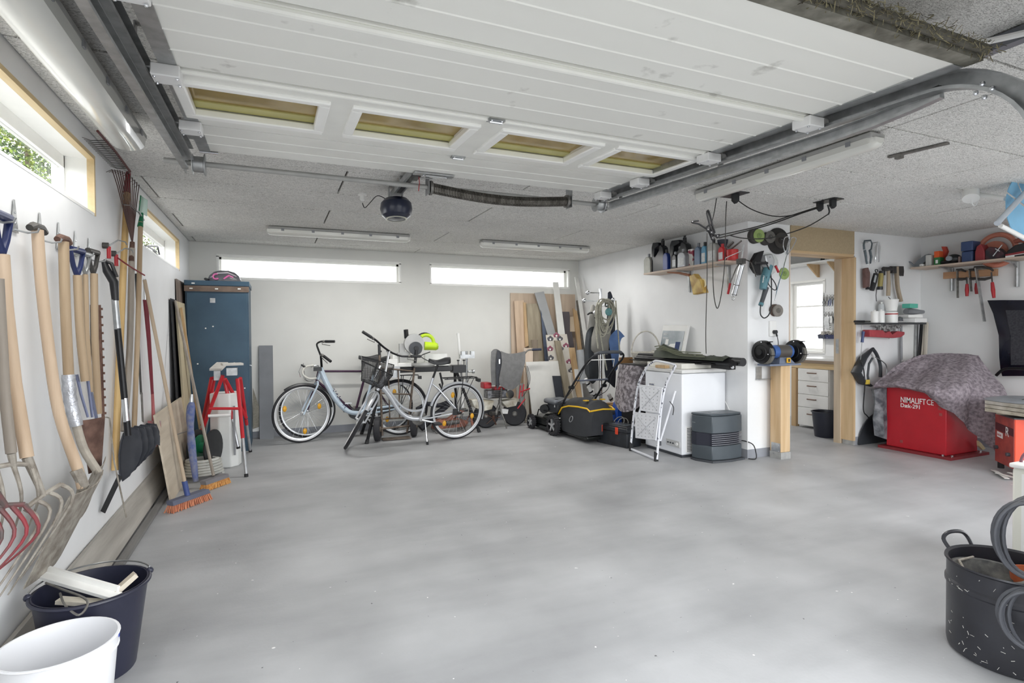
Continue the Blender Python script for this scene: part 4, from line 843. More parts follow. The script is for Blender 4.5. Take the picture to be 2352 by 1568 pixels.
c = V(-.655, 2.59, 0)
t = bucket('bucket', 'dark navy builder bucket with offcuts near the left wall', c, .135, .183, .335, NAVY, .005)
MB().tube(arc(c+V(0, 0, .345), (1, .25, 0), (-.25, 1, .03), .186, 10, 172, 16), .0035, 6).obj('bail_handle', STEEL, t)
for a in (10, 172): MB().ball(c+V(.186*math.cos(R_(a))-.046*math.sin(R_(a)), .186*math.sin(R_(a))+.046*math.cos(R_(a)), .33), .014, 10, 6).obj('handle_lug', NAVY, t)
MB().lathe([(0, .20), (.165, .20)], c, (0, 0, 1), 24).obj('rubble', mat('rubble', (96, 92, 84), .9, 0, .5, 30, .5, 60), t, kind='stuff')
of = thing('white_profile', 'white painted profile offcut lying across the navy bucket', 'offcut', (-.70, 2.5, .34))
a, b_ = PZ(90, 1318, .365), PZ(268, 1370, .325); MB().beam(a, b_, .045, .012).obj('strip', FRAMEW, of); MB().beam(a+V(0, .028, .012), b_+V(0, .028, .012), .012, .03).obj('rib', FRAMEW, of)
of = MB().beam(PZ(240, 1382, .30), PZ(312, 1318, .375), .035, .018); tag(of.obj('wood_offcut', wood('pale_offcut', (212, 200, 180), (190, 176, 154))), 'pale square wood offcut sticking out of the navy bucket', 'offcut')
of = MB().beam(PZ(135, 1378, .31), PZ(235, 1385, .29), .04, .014); tag(of.obj('wood_offcut', wood('cream_offcut', (222, 214, 196), (204, 194, 174))), 'cream flat offcut low inside the navy bucket', 'offcut')
of = MB().tube(spline([PZ(105, 1338, .36), PZ(140, 1352, .35), PZ(200, 1378, .34), PZ(182, 1412, .32), PZ(150, 1390, .33), PZ(138, 1362, .34)], 5), .004, 6); tag(of.obj('bent_wire', DSTEEL), 'bent grey wire loop hanging over the navy bucket edge', 'wire')
c = V(-.652, 2.215, 0)
WB = mat('white_bucket_plastic', (238, 239, 242), .4, 0, .05, 3)
t = bucket('bucket', 'white plastic bucket in the lower left corner', c, .13, .160, .305, WB, .0035, rim=.006)
MB().ring(c+V(0, 0, .262), (0, 0, 1), .1585, .004, 40, 6).obj('collar', WB, t)
text('Va', .05, c+V(.110, -.118, .12), (.0, .0, 1), (-.74, -.68, 0), mat('blue_print', (90, 96, 120), .5), t)
MB().lathe([(0, .12), (.141, .12)], c, (0, 0, 1), 24).obj('residue', mat('white_residue', (226, 228, 230), .8, 0, .12, 10), t)
MB().tube([c+V(.152, .05, .29), c+V(.150, .045, .26), c+V(.146, .03, .24)], .004, 6).obj('blue_tag', mat('blue_bit', (60, 80, 170), .4), t)
of = MB().beam(c+V(-.11, -.05, .145), c+V(.11, .05, .205), .055, .016); tag(of.obj('wood_offcut', wood('grey_offcut', (156, 154, 150), (126, 124, 120), 0)), 'grey flat offcut lying inside the white bucket', 'offcut')
# ================================================================ BICYCLES AND THE BACK WALL
TYRE = mat('tyre_rubber', (46, 46, 50), .7, 0, .2, 30); RIM = mat('rim_aluminium', (214, 216, 218), .3, .6, .12, 10); WBAND = mat('white_reflex_band', (240, 240, 242), .4, 0, .04)
SPOKE = mat('spoke_steel', (198, 200, 204), .3, .8); AMBER = mat('amber_reflector', (240, 176, 40), .3, 0, .2, 30, emit=0)
def wheel(M, t, R=.345, name='wheel', white=True, reflectors=(), tyre=.019, fat=None):
    """wheel in the local x-z plane of frame M, centre at its origin; a part with sub-parts"""
    o = M @ V(0, 0, 0)
    w_ = MB(M).ring((0, 0, 0), (0, 1, 0), R-tyre*.9, tyre, 56, 8).obj('tyre' if 0 else name, TYRE, t)
    b = MB(M); Ri = R-tyre*2.1
    for k in (0,): b.lathe([(Ri+.004, -.011), (Ri-.012, -.008), (Ri-.014, 0), (Ri-.012, .008), (Ri+.004, .011)], (0, 0, 0), (0, 1, 0), 56, caps=False)
    b.obj('rim', RIM, w_)
    if white:
        b = MB(M)
        for s in (-1, 1): b.ring((0, s*tyre*.72, 0), (0, 1, 0), R-tyre*1.45, .0065, 56, 6)
        b.obj('reflective_band', WBAND, w_, kind='stuff')
    MB(M).lathe([(.01, -.05), (.016, -.035), (.024, -.03), (.024, -.026), (.013, -.02), (.013, .02), (.024, .026), (.024, .03), (.016, .035), (.01, .05)], (0, 0, 0), (0, 1, 0), 16).obj('hub', RIM, w_)
    b = MB(M)
    for k in range(32):
        s = 1 if k % 2 else -1; a = 2*math.pi*k/32; a2 = a+(.35 if (k//2) % 2 else -.35)
        b.cyl((.022*math.cos(a2), s*.028, .022*math.sin(a2)), ((Ri-.01)*math.cos(a), 0, (Ri-.01)*math.sin(a)), .0011, n=4)
    b.obj('spokes', SPOKE, w_, kind='stuff')
    for a in reflectors:
        MB(M).ball((R*.62*math.cos(R_(a)), .0, R*.62*math.sin(R_(a))), (.024, .012, .036), 12, 8).obj('reflector', AMBER, w_)
    return w_
def guard(M, t, R, a0, a1, m, wd=.045, name='mudguard'):
    G = []
    n = 22
    for i in range(n+1):
        a = R_(a0+(a1-a0)*i/n); G.append([(R*math.cos(a)+(-.022 if abs(j) == 2 else (-.005 if abs(j) == 1 else 0))*math.cos(a), j*wd/4, R*math.sin(a)+(-.022 if abs(j) == 2 else (-.005 if abs(j) == 1 else 0))*math.sin(a)) for j in range(-2, 3)])
    return MB(M).sheet(G, .002).obj(name, m, t)
def saddle(M, t, o, L=.26, m=None, tilt=0.):
    G = []; o = Vector(o)
    for i in range(13):
        u = i/12; wv = .075*(1-u)**1.1+.016 if u > .12 else .02+.06*(u/.12); x = -L/2+L*u
        zz = .015*math.cos(u*5)+.008-tilt*x
        G.append([o+V(x, wv*math.sin(a), zz+.032*math.cos(a)-.018-(.02*(1-u) if abs(a) > 1.2 else 0)) for a in [(-1.9+3.8*j/8) for j in range(9)]])
    s_ = MB(M).sheet(G, .006).obj('saddle', m or BLACK, t)
    MB(M).tube([o+V(-L*.35, .02, -.03), o+V(0, .02, -.045), o+V(L*.35, .01, -.02)], .0035, 6).tube([o+V(-L*.35, -.02, -.03), o+V(0, -.02, -.045), o+V(L*.35, -.01, -.02)], .0035, 6).obj('rails', CHROME, s_, kind='stuff')
    return s_
def bar_grip(M, s_, a, b_, m=BLACK): MB(M).tube([a, b_], [.0165, .0155], 10).obj('grip', m, s_)
def rotM(M, ax, ang, piv):
    return M @ Matrix.Translation(piv) @ Matrix.Rotation(ang, 4, Vector(ax)) @ Matrix.Translation(-Vector(piv))
def city_bike(name, label, o, d, lean, steer, col, fender, style, R=.345, wb=1.12, refl=True, rack=True, bars=None):
    x = Vector(d).normalized(); M = frame(o, x) @ Matrix.Rotation(lean, 4, 'X')
    t = thing(name, label, 'bicycle', o)
    rear = M @ Matrix.Translation((0, 0, R)); wheel(rear, t, R, 'rear_wheel', reflectors=(72, 200, 320) if refl else ())
    hb, ht = (V(.985, 0, .66), V(.905, 0, .805)) if style == 'double' else (V(.985, 0, .74), V(.94, 0, .89))
    bb, sl = V(.47, 0, .29), V(.325, 0, .77)
    P_ = lambda *a: MB(M)
    if style == 'double':
        MB(M).tube(spline([V(.955, 0, .73), V(.84, 0, .58), V(.73, 0, .41), V(.61, 0, .315), bb], 5), .027, 12).obj('down_tube', col, t)
        MB(M).tube(spline([V(.89, 0, .70), V(.78, 0, .55), V(.69, 0, .45), V(.58, 0, .395), V(.46, 0, .395), V(.42, 0, .43)], 5), .014, 10).obj('top_tube', col, t)
    else:
        MB(M).tube(spline([V(.955, 0, .86), V(.87, 0, .66), V(.76, 0, .46), V(.64, 0, .34), V(.52, 0, .31), V(.40, 0, .345), V(.0, 0.0, .38)], 5), [.036]*10+[.032]*5+[.028]*5+[.024]*5+[.016]*5+[.01], 12).obj('main_tube', col, t)
    MB(M).cyl(hb, ht, .022, n=14).obj('head_tube', col, t); MB(M).cyl(bb, sl, .016, n=12).obj('seat_tube', col, t)
    for s in (-1, 1):
        MB(M).tube([sl-V(-.02, 0, .06), sl+V(-.06, s*.035, -.13), V(0, s*.06, R)], .008, 8).obj('seat_stay', col, t)
        MB(M).tube([bb, V(.36, s*.045, .30), V(0, s*.06, R)], .010, 8).obj('chain_stay', col, t)
    MB(M).cyl(sl-V(-.01, 0, .03), sl+V(-.055, 0, .16), .013, n=12).obj('seat_post', BLACKM, t)
    saddle(M, t, sl+V(-.075, 0, .20))
    MB(M).lathe([(.02, -.04), (.025, -.035), (.025, .035), (.02, .04)], bb, (0, 1, 0), 14).obj('bottom_bracket', RIM, t)
    a = R_(195)
    for s, aa in ((1, a), (-1, a+math.pi)):
        e = bb+V(.17*math.cos(aa), s*.075, .17*math.sin(aa)); cr = MB(M).tube([bb+V(0, s*.06, 0), bb+V(0, s*.075, 0)+(e-bb-V(0, s*.075, 0))*.5, e], [.014, .011, .010], 8).obj('crank', RIM, t)
        MB(M).box(e+V(0, s*.05, 0), (.09, .085, .022)).obj('pedal', BLACK, cr)
    MB(M).lathe([(.085, -.004), (.09, -.002), (.09, .002), (.085, .004)], bb+V(0, -.05, 0), (0, 1, 0), 28).obj('chainring', DSTEEL, t)
    guard(rear, t, R+.022, 15, 200, fender)
    if rack:
        rk = MB(M).tube([V(.20, -.055, .755), V(-.20, -.055, .755), V(-.25, 0, .75), V(-.20, .055, .755), V(.20, .055, .755)], .006, 7).tube([V(.2, 0, .757), V(-.24, 0, .757)], .004, 6)
        for xx in (-.15, -.05, .05, .15): rk.cyl((xx, -.055, .755), (xx, .055, .755), .004, n=6)
        r_ = rk.obj('luggage_rack', BLACKM, t)
        for s in (-1, 1): MB(M).tube([V(-.04, s*.055, .755), V(0, s*.062, R)], .005, 6).tube([V(-.18, s*.055, .755), V(0, s*.062, R+.02)], .004, 6).obj('rack_strut', BLACKM, r_)
        MB(M).box((-.265, 0, .72), (.03, .09, .04)).obj('rear_light', REDP if 0 else BLACK, r_)
    # steering assembly turned about the head axis
    ax = (ht-hb).normalized(); S = rotM(M, ax, steer, hb); fh = V(wb, 0, R)
    fw_ = S @ Matrix.Translation(fh); wheel(fw_, t, R, 'front_wheel', reflectors=(20, 160, 262) if refl else ())
    for s in (-1, 1): MB(S).tube(spline([hb+V(.004, 0, -.02), hb+V(.02, s*.05, -.06), hb+V(.09, s*.055, -.20), fh+V(0, s*.055, 0)], 4), .011, 8).obj('fork_blade', col, t)
    guard(fw_, t, R+.022, 55, 172, fender, name='front_mudguard')
    if bars is None: bars = {}
    m_st = RIM if style == 'double' else BLACKM
    tp = bars['top']; MB().tube([S @ ht, lerp(S @ ht, tp, .7), tp], .0135, 10).obj('stem', m_st, t)
    for side in bars['sides']:
        MB().tube(spline([tp]+side, 5), .0115, 9).obj('handlebar', BLACKM, t)
        e, f_ = side[-1], side[-2]; d_ = (e-f_).normalized(); g_ = MB().tube([e-d_*.06, e+d_*.06], [.0175, .0165], 10).obj('grip', BLACK, t)
        MB().tube([e-d_*.10+V(0, 0, -.005), e-d_*.10+V(0, 0, -.035), e-d_*.0+V(0, -.01, -.05)], .005, 6).ball(e-d_*.08, .018, 8, 6).obj('brake_lever', DSTEEL, g_)
    return t, M, S, tp
SILV = mat('silver_frame_paint', (206, 209, 214), .28, .5, .06, 5); LBLU = mat('pale_blue_frame_paint', (200, 216, 230), .3, .1, .06, 5); BGUARD = mat('black_mudguard', (40, 40, 44), .35)
# silver bicycle in front
tB, MBk, SB, cB = city_bike('bicycle', 'silver step-through bicycle with front basket, standing nearest the camera', (2.035, 6.47, 0), (-1, -.10, 0), R_(-6), R_(72), SILV, SILV, 'double', wb=1.20, bars={'top': PY(894, 806, 6.36), 'sides': [[PY(880, 796, 6.28), PY(862, 780, 6.22), PY(843, 768, 6.2)], [PY(905, 812, 6.4), PY(925, 818, 6.44), PY(955, 818, 6.45)]]})
MB(MBk).tube([V(.43, .06, .27), V(.43, .155, .0+.02)], .008, 8).obj('kickstand', CHROME, tB)
MB(MBk).cyl(V(.43, .145, .05), V(.43, .158, .012), .014, n=10).obj('stand_foot', RUBBER, tB)
MB(MBk).box((.06, .085, .36), (.06, .02, .075)).obj('ring_lock', BLACK, tB); MB(MBk).tube([V(.24, .0, .83), V(.215, .03, .70), V(.225, .035, .64), V(.25, .02, .70)], .013, 8).obj('cable_lock', RUBBER, tB)
MB(MBk).cyl((.04, .07, .345), (-.0, .12, .35), .02, .016, 12).obj('axle_cap', BLACK, tB)
text('Avenue', .055, MBk @ V(.80, .021, .52), MBk.to_3x3() @ V(-.62, 0, -.78), MBk.to_3x3() @ V(.78, 0, -.62)*-1, mat('grey_print', (150, 150, 158), .5), tB) if 0 else None
# wire basket hung on the handlebar
MESHM = bpy.data.materials.new('black_wire_mesh'); MESHM.use_nodes = True
_n = MESHM.node_tree.nodes; _l = MESHM.node_tree.links; _b = _n['Principled BSDF']; _b.inputs['Base Color'].default_value = (.014, .014, .016, 1)
_tc = _n.new('ShaderNodeTexCoord'); _w = []
for _d in ('X', 'Z'):
    _q = _n.new('ShaderNodeTexWave'); _q.bands_direction = _d; _q.inputs['Scale'].default_value = 34; _l.new(_tc.outputs['Object'], _q.inputs[0]); _w.append(_q)
_mx = _n.new('ShaderNodeMath'); _mx.operation = 'MAXIMUM'; _l.new(_w[0].outputs['Fac'], _mx.inputs[0]); _l.new(_w[1].outputs['Fac'], _mx.inputs[1])
_gt = _n.new('ShaderNodeMath'); _gt.operation = 'GREATER_THAN'; _gt.inputs[1].default_value = .66; _l.new(_mx.outputs[0], _gt.inputs[0]); _l.new(_gt.outputs[0], _b.inputs['Alpha'])
bk = thing('bicycle_basket', 'black wire mesh basket hung on the silver bicycle handlebar', 'basket', PY(865, 850, 6.2))
top = [PY(824, 822, 6.32), PY(880, 828, 6.38), PY(888, 842, 6.18), PY(834, 838, 6.05)]; bot = [PY(828, 868, 6.28), PY(876, 882, 6.32), PY(872, 893, 6.16), PY(834, 876, 6.08)]
top = [PY(830, 818, 6.38), PY(905, 838, 6.42), PY(902, 862, 6.12), PY(831, 828, 6.08)]
bot = [PY(832, 866, 6.34), PY(880, 884, 6.36), PY(876, 893, 6.16), PY(830, 874, 6.12)]
b = MB()
for k in range(4):
    G = [[lerp(top[k], top[(k+1) % 4], j/5)*(1-i/4)+lerp(bot[k], bot[(k+1) % 4], j/5)*(i/4) for j in range(6)] for i in range(5)]; b.sheet(G, .0008)
b.sheet([[lerp(bot[0], bot[1], j/4)*(1-i/4)+lerp(bot[3], bot[2], j/4)*(i/4) for j in range(5)] for i in range(5)], .0008)
b.obj('mesh_sides', MESHM, bk)
b = MB(); b.tube(top, .006, 6, closed=True); b.tube(bot, .0035, 6, closed=True)
for k in range(4): b.cyl(top[k], bot[k], .003, n=6)
b.obj('wire_frame', BLACKM, bk)
ob = MB().box(lerp(bot[0], bot[2], .5)+V(-.05, .02, .12), (.09, .05, .16), Matrix.Rotation(.4, 3, 'Y')); tag(ob.obj('lock_bracket', PLASW), 'white plastic holder lying in the bicycle basket', 'holder')
ob = MB().cyl(lerp(bot[0], bot[2], .5)+V(.03, 0, .06), lerp(bot[0], bot[2], .5)+V(.10, 0, .19), .014); tag(ob.obj('bicycle_lamp', CHROME), 'small chrome lamp standing in the bicycle basket', 'lamp')
# pale blue bicycle behind
tA, MA, SA, cA = city_bike('bicycle', 'pale blue step-through bicycle with black mudguards, behind the silver one', (1.47, 7.03, 0), (-1, -.01, 0), R_(3), R_(14), LBLU, BGUARD, 'single', wb=1.17, bars={'top': PY(737, 817, 7.0), 'sides': [[PY(731, 802, 7.1), PY(728, 790, 7.2), PY(738, 784, 7.25), PY(758, 784, 7.2)], [PY(739, 814, 6.9), PY(744, 818, 6.82), PY(752, 824, 6.78)]]})
MB(MA).box((.99, .03, .87), (.09, .10, .05)).obj('front_light', BLACK, tA)
cg = MB(MA).prism([(.60, -.055, .33), (.62, -.055, .27), (.50, -.055, .19), (.1, -.055, .30), (.0, -.055, .34), (.1, -.055, .38), (.5, -.055, .38)], (0, .012, 0)); cg.obj('chain_guard', BLACK, tA)
b = MB(MA); rr_ = random.Random(4)
for k in range(16):
    u = rr_.random(); b.box(lerp(V(.815, .034, .62), V(.66, .034, .37), u)+V(rr_.uniform(-.015, .015), 0, rr_.uniform(-.02, .02)), (.02, .003, .008), Matrix.Rotation(rr_.uniform(0, 3), 3, 'Y'))
b.obj('floral_print', mat('dark_floral_print', (58, 60, 96), .5, 0, .3, 60), tA, kind='stuff')
# purple racing bicycle against the wall
t = thing('bicycle', 'dark purple racing bicycle with white drop handlebar against the back wall', 'bicycle', (1.4, 7.36, 0))
M = frame((1.38, 7.36, 0), (-1, 0, 0)) @ Matrix.Rotation(R_(5), 4, 'X'); R = .335; PUR = mat('dark_purple_paint', (66, 34, 64), .3, .2, .15)
rear = M @ Matrix.Translation((0, 0, R)); frt = M @ Matrix.Translation((1.0, 0, R))
wheel(rear, t, R, 'rear_wheel', False, tyre=.013); wheel(frt, t, R, 'front_wheel', False, tyre=.013)
bb, sl, ht, hb = V(.42, 0, .27), V(.27, 0, .80), V(.86, 0, .82), V(.885, 0, .70)
for nm, a, c, r in (('top_tube', sl, ht, .014), ('seat_tube', bb, sl, .015), ('down_tube', bb, hb, .016), ('head_tube', hb, ht+V(-.005, 0, .02), .018)): MB(M).cyl(a, c, r, n=12).obj(nm, PUR, t)
for s in (-1, 1):
    MB(M).tube([sl, V(0, s*.06, R)], .007, 8).obj('seat_stay', PUR, t); MB(M).tube([bb, V(0, s*.06, R)], .009, 8).obj('chain_stay', PUR, t)
    MB(M).tube([hb, hb+V(.03, s*.045, -.05), V(1.0, s*.05, R)], .010, 8).obj('fork_blade', PUR, t)
    MB(M).tube(spline([ht+V(.08, 0, .07), ht+V(.08, s*.18, .07), ht+V(.17, s*.20, .05), ht+V(.20, s*.205, -.03), ht+V(.13, s*.205, -.09), ht+V(.03, s*.205, -.09)], 5), .0125, 9).obj('drop_bar', mat('white_bar_tape', (232, 230, 222), .7, 0, .06), t)
    lv = MB(M).tube([ht+V(.17, s*.20, .05), ht+V(.215, s*.20, .085)], [.015, .010], 8).obj('brake_hood', BLACK, t); MB(M).tube([ht+V(.215, s*.20, .07), ht+V(.245, s*.2, .0), ht+V(.225, s*.2, -.07)], .005, 6).obj('brake_lever', CHROME, lv)
MB(M).tube([ht, ht+V(0, 0, .07), ht+V(.08, 0, .07)], .012, 10).obj('stem', CHROME, t)
MB(M).cyl(sl, sl+V(-.03, 0, .14), .012, n=10).obj('seat_post', CHROME, t); saddle(M, t, sl+V(-.05, 0, .18), .28)
MB(M).lathe([(.078, -.003), (.085, 0), (.078, .003)], bb+V(0, -.05, 0), (0, 1, 0), 26).obj('chainring', DSTEEL, t)
for s in (-1, 1): MB(M).tube([bb+V(0, s*.05, 0), bb+V(s*.10, s*.075, s*.13)], .009, 8).obj('crank', CHROME, t); MB(M).box(bb+V(s*.10, s*.11, s*.13), (.08, .06, .018)).obj('pedal', STEEL, t)
b = MB(M)
for a in (-1, 1): b.tube(spline([ht+V(.19, a*.2, .10), ht+V(.16, a*.12, -.1), hb+V(.04, 0, .0)], 5), .0025, 5)
b.obj('brake_cable', BLACK, t)
# hand truck
t = thing('hand_truck', 'rusty brown hand truck with two fat pneumatic tyres between the bicycles', 'hand truck', (1.37, 6.78, 0)); BRN = mat('brown_worn_tube', (122, 110, 98), .5, .4, .35, 18, col2=(86, 74, 66))
for (x, y), nm in (((1.135, 6.74), 'l'), ((1.60, 6.84), 'r')):
    F = frame((x, y, .142), (.30, .95, 0)); w_ = MB(F).lathe([(.085, -.028), (.115, -.038), (.136, -.03), (.142, 0), (.136, .03), (.115, .038), (.085, .028)], (0, 0, 0), (0, 1, 0), 30).obj('wheel', TYRE, t)
    MB(F).lathe([(.01, -.045), (.03, -.04), (.04, -.02), (.08, -.022), (.085, -.028), (.085, .028), (.08, .022), (.04, .02), (.03, .04), (.01, .045)], (0, 0, 0), (0, 1, 0), 24).obj('hub', BRN, w_)
q1, q2, q3, q4 = V(1.20, 6.80, .05), V(1.52, 6.87, .05), V(1.19, 6.90, 1.16), V(1.66, 6.92, 1.08)
MB().tube([q1, lerp(q1, q3, .5), q3], .014, 10).obj('side_rail', BRN, t); MB().tube([q2, lerp(q2, q4, .5), q4], .014, 10).obj('side_rail', BRN, t)
MB().cyl(lerp(q3, q1, .0), lerp(q3, q1, .12), .018, n=10).obj('grip', BLACK, t); MB().cyl(q4, lerp(q4, q2, .22), .019, n=10).obj('grip', BLACK, t)
for u in (.18, .46, .74): MB().cyl(lerp(q1, q3, u), lerp(q2, q4, u), .010, n=8).obj('crossbar', BRN, t)
MB().cyl((1.10, 6.73, .142), (1.63, 6.85, .142), .012, n=10).obj('axle', BRN, t); MB().beam((1.36, 6.68, .012), (1.36, 6.84, .012), .34, .006).obj('toe_plate', BRN, t)
for u in (.3, .7): MB().cyl(lerp(q1, q2, u)+V(0, .0, .2), lerp(q1, q2, u)+V(0, .06, .8), .008, n=8).obj('brace', BRN, t)
# mitre saw on its stand
t = thing('saw_stand', 'black folding saw stand behind the bicycles carrying the mitre saw', 'stand', (1.75, 7.0, 0))
MB().bx((1.24, 6.96, .795), (2.30, 7.06, .865)).obj('beam', mat('gloss_black', (24, 25, 28), .25, .2), t, bevel=.008)
for p, q in ((V(1.25, 6.98, .80), V(.985, 6.62, 0)), (V(1.25, 7.04, .80), V(1.02, 7.28, 0)), (V(2.2, 6.98, .80), V(2.44, 6.76, 0)), (V(2.2, 7.04, .80), V(2.30, 7.28, 0))):
    g_ = MB().cyl(p, q, .019, n=10).obj('leg', BLACKM, t); MB().cyl(lerp(p, q, .95), q, .023, n=10).obj('foot', RUBBER, g_)
MB().bx((2.15, 6.94, .77), (2.32, 7.08, .87)).obj('end_clamp', BLACK, t); MB().bx((1.35, 6.93, .74), (1.45, 6.95, .88)).obj('front_bracket', STEEL, t)
for x in (2.22, 2.30): MB().cyl((x, 6.95, .87), (x, 6.95, .93), .006, n=8).cyl((x, 6.95, .925), (x, 6.95, .94), .018, n=10).obj('knob', BLACK, t)
pr = MB().tube([(2.36, 7.02, .62), (2.36, 7.02, 1.05)], .014, 8).box((2.36, 7.0, .98), (.20, .05, .05)).box((2.30, 6.99, 1.02), (.05, .05, .06)).box((2.43, 6.99, 1.02), (.05, .05, .06)).cyl((2.36, 6.97, .78), (2.44, 6.97, .78), .012).cyl((2.42, 6.97, .78), (2.45, 6.97, .78), .026)
pr.obj('roller_support', STEEL, t)
ms = thing('mitre_saw', 'grey mitre saw with lime green motor on the black stand', 'saw', (1.72, 7.0, .865)); LIME = mat('lime_plastic', (196, 228, 44), .35, 0, .08); ALG = mat('cast_alu', (176, 176, 174), .4, .4, .12)
MB().lathe([(0, 0), (.15, 0), (.16, .02), (.155, .05), (0, .055)], (1.75, 6.98, .866), (0, 0, 1), 30).obj('turntable', ALG, ms)
MB().bx((1.38, 6.94, .866), (2.10, 7.08, .92)).obj('table', mat('white_table_alloy', (226, 226, 222), .35, .2), ms, bevel=.01)
MB().bx((1.38, 7.05, .92), (1.62, 7.08, 1.02)).bx((1.80, 7.05, .92), (2.10, 7.08, 1.02)).obj('fence', mat('white_table_alloy', (226, 226, 222)), ms)
MB().bx((1.30, 6.93, .866), (1.42, 7.08, .97)).obj('side_extension', FRAMEW, ms)
MB().cyl((1.64, 6.95, 1.16), (1.64, 7.02, 1.16), .125, n=32).obj('blade_guard', ALG, ms)
MB().cyl((1.655, 6.93, 1.10), (1.655, 6.937, 1.10), .085, n=32).obj('lower_guard', DARKGREY, ms); MB().cyl((1.66, 6.91, 1.10), (1.66, 6.94, 1.10), .03, n=16).obj('arbor', BLACK, ms)
MB().tube(arc((1.80, 6.98, 1.17), (1, 0, 0), (0, 0, 1), .10, -50, 130, 10), .03, 10, flat=.8).obj('handle', LIME, ms)
MB().cyl((1.78, 6.99, 1.13), (1.93, 6.97, 1.12), .055, .05, 18).obj('motor', LIME, ms); MB().cyl((1.93, 6.97, 1.12), (1.955, 6.965, 1.12), .05, .035, 18).cyl((1.955, 6.965, 1.12), (1.958, 6.965, 1.12), .012).obj('motor_cap', mat('lime_dark', (176, 208, 50), .4), ms)
MB().tube(arc((1.78, 6.97, 1.17), (1, 0, 0), (0, 0, 1), .125, 10, 150, 10), .008, 6).obj('handle_trim', BLACK, ms)
MB().beam((1.55, 6.99, 1.23), (1.54, 6.98, 1.34), .035, .05).obj('lift_handle', BLACK, ms)
MB().beam((1.50, 7.04, .92), (1.50, 7.04, 1.16), .07, .06).beam((1.44, 7.03, 1.02), (1.60, 7.03, 1.04), .05, .05).obj('hinge_arm', ALG, ms)
MB().tube(spline([(1.85, 6.97, 1.05), (1.72, 6.93, 1.0), (1.84, 6.92, .93), (1.98, 6.9, .93)], 5), .006, 6).obj('power_cable', BLACK, ms)
for x in (1.21, 1.31): MB().cyl((x, 6.97, .90), (x, 6.97, 1.07), .008).cyl((x, 6.97, 1.06), (x, 6.97, 1.08), .024, n=10).obj('clamp_knob', BLACK if x < 1.3 else STEEL, ms)
# white jockey pole and trolley jack
t = thing('jockey_wheel', 'white steel pole standing upright behind the silver rear wheel', 'pole', (2.26, 7.12, 0))
pp = MB().tube([PY(1052, 765, 7.12), PY(1058, 840, 7.12)], .019, 10); pp.obj('upper_tube', PLASW, t); MB().cyl(PY(1058, 838, 7.12), PY(1059, 856, 7.12), .021, n=10).obj('black_sleeve', BLACK, t)
MB().tube([PY(1061, 880, 7.12), PY(1063, 948, 7.12)], .021, 10).obj('lower_tube', PLASW, t); MB().tube([PY(1059, 850, 7.12), PY(1061, 882, 7.12)], .014, 8).obj('inner_tube', STEEL, t); MB().tube([PY(1063, 945, 7.12), V(2.27, 7.12, 0)], .016, 8).obj('foot_tube', DSTEEL, t)
MB().box(PY(1068, 942, 7.1), (.07, .05, .03)).obj('clamp_block', BLACK, t)
t = thing('trolley_jack', 'orange-brown trolley jack on the floor behind the silver rear wheel', 'jack', (2.1, 6.98, 0)); OR = mat('rusty_orange_paint', (164, 104, 82), .55, .2, .35, 16, col2=(104, 66, 56))
MB().prism([(1.88, 6.94, .05), (2.0, 6.94, .05), (2.32, 6.94, .06), (2.36, 6.94, .12), (2.24, 6.94, .16), (1.90, 6.94, .17)], (0, .02, 0)).prism([(1.88, 7.04, .05), (2.0, 7.04, .05), (2.32, 7.04, .06), (2.36, 7.04, .12), (2.24, 7.04, .16), (1.90, 7.04, .17)], (0, .02, 0)).obj('side_plate', OR, t)
MB().prism([(1.90, 6.96, .17), (2.05, 6.96, .06), (2.05, 7.04, .06), (1.90, 7.04, .17)], (0, 0, .01)).obj('cover', OR, t)
MB().beam((2.02, 7.0, .12), (2.30, 7.0, .27), .05, .04).obj('lift_arm', OR, t); MB().lathe([(.04, 0), (.045, .01), (.04, .02)], (2.30, 7.0, .27), (0, 0, 1), 14).obj('saddle_pad', DKSTEEL, t)
for x, y in ((1.93, 6.90), (1.93, 7.10), (2.33, 6.90), (2.33, 7.10)): MB().cyl((x, y-.018, .04), (x, y+.018, .04), .04, n=16).obj('castor', DSTEEL, t)
MB().cyl((2.05, 6.93, .12), (2.22, 6.93, .13), .03, n=12).obj('hydraulic_cylinder', DKSTEEL, t)
t = thing('axle_stand', 'small rusty axle stand on the floor beside the trolley jack', 'stand', (2.42, 7.05, 0))
for a in (0, 120, 240): MB().beam((2.42, 7.05, .22), (2.42+.1*math.cos(R_(a+30)), 7.05+.1*math.sin(R_(a+30)), 0), .03, .012).obj('leg', OR, t)
MB().cyl((2.42, 7.05, .16), (2.42, 7.05, .27), .022).obj('post', DKSTEEL, t)
dk = MB().cyl((1.75, 7.12, .05), (2.2, 7.2, .36), .05, .035, 14); dk.tube(spline([(1.7, 7.1, .30), (1.85, 7.12, .36), (2.0, 7.14, .33), (2.15, 7.2, .36)], 4), .03, 8)
tag(dk.obj('rolled_bag', mat('black_bag_cloth', (44, 46, 54), .7, 0, .3, 20)), 'black rolled bag lying behind the silver rear wheel', 'bag')
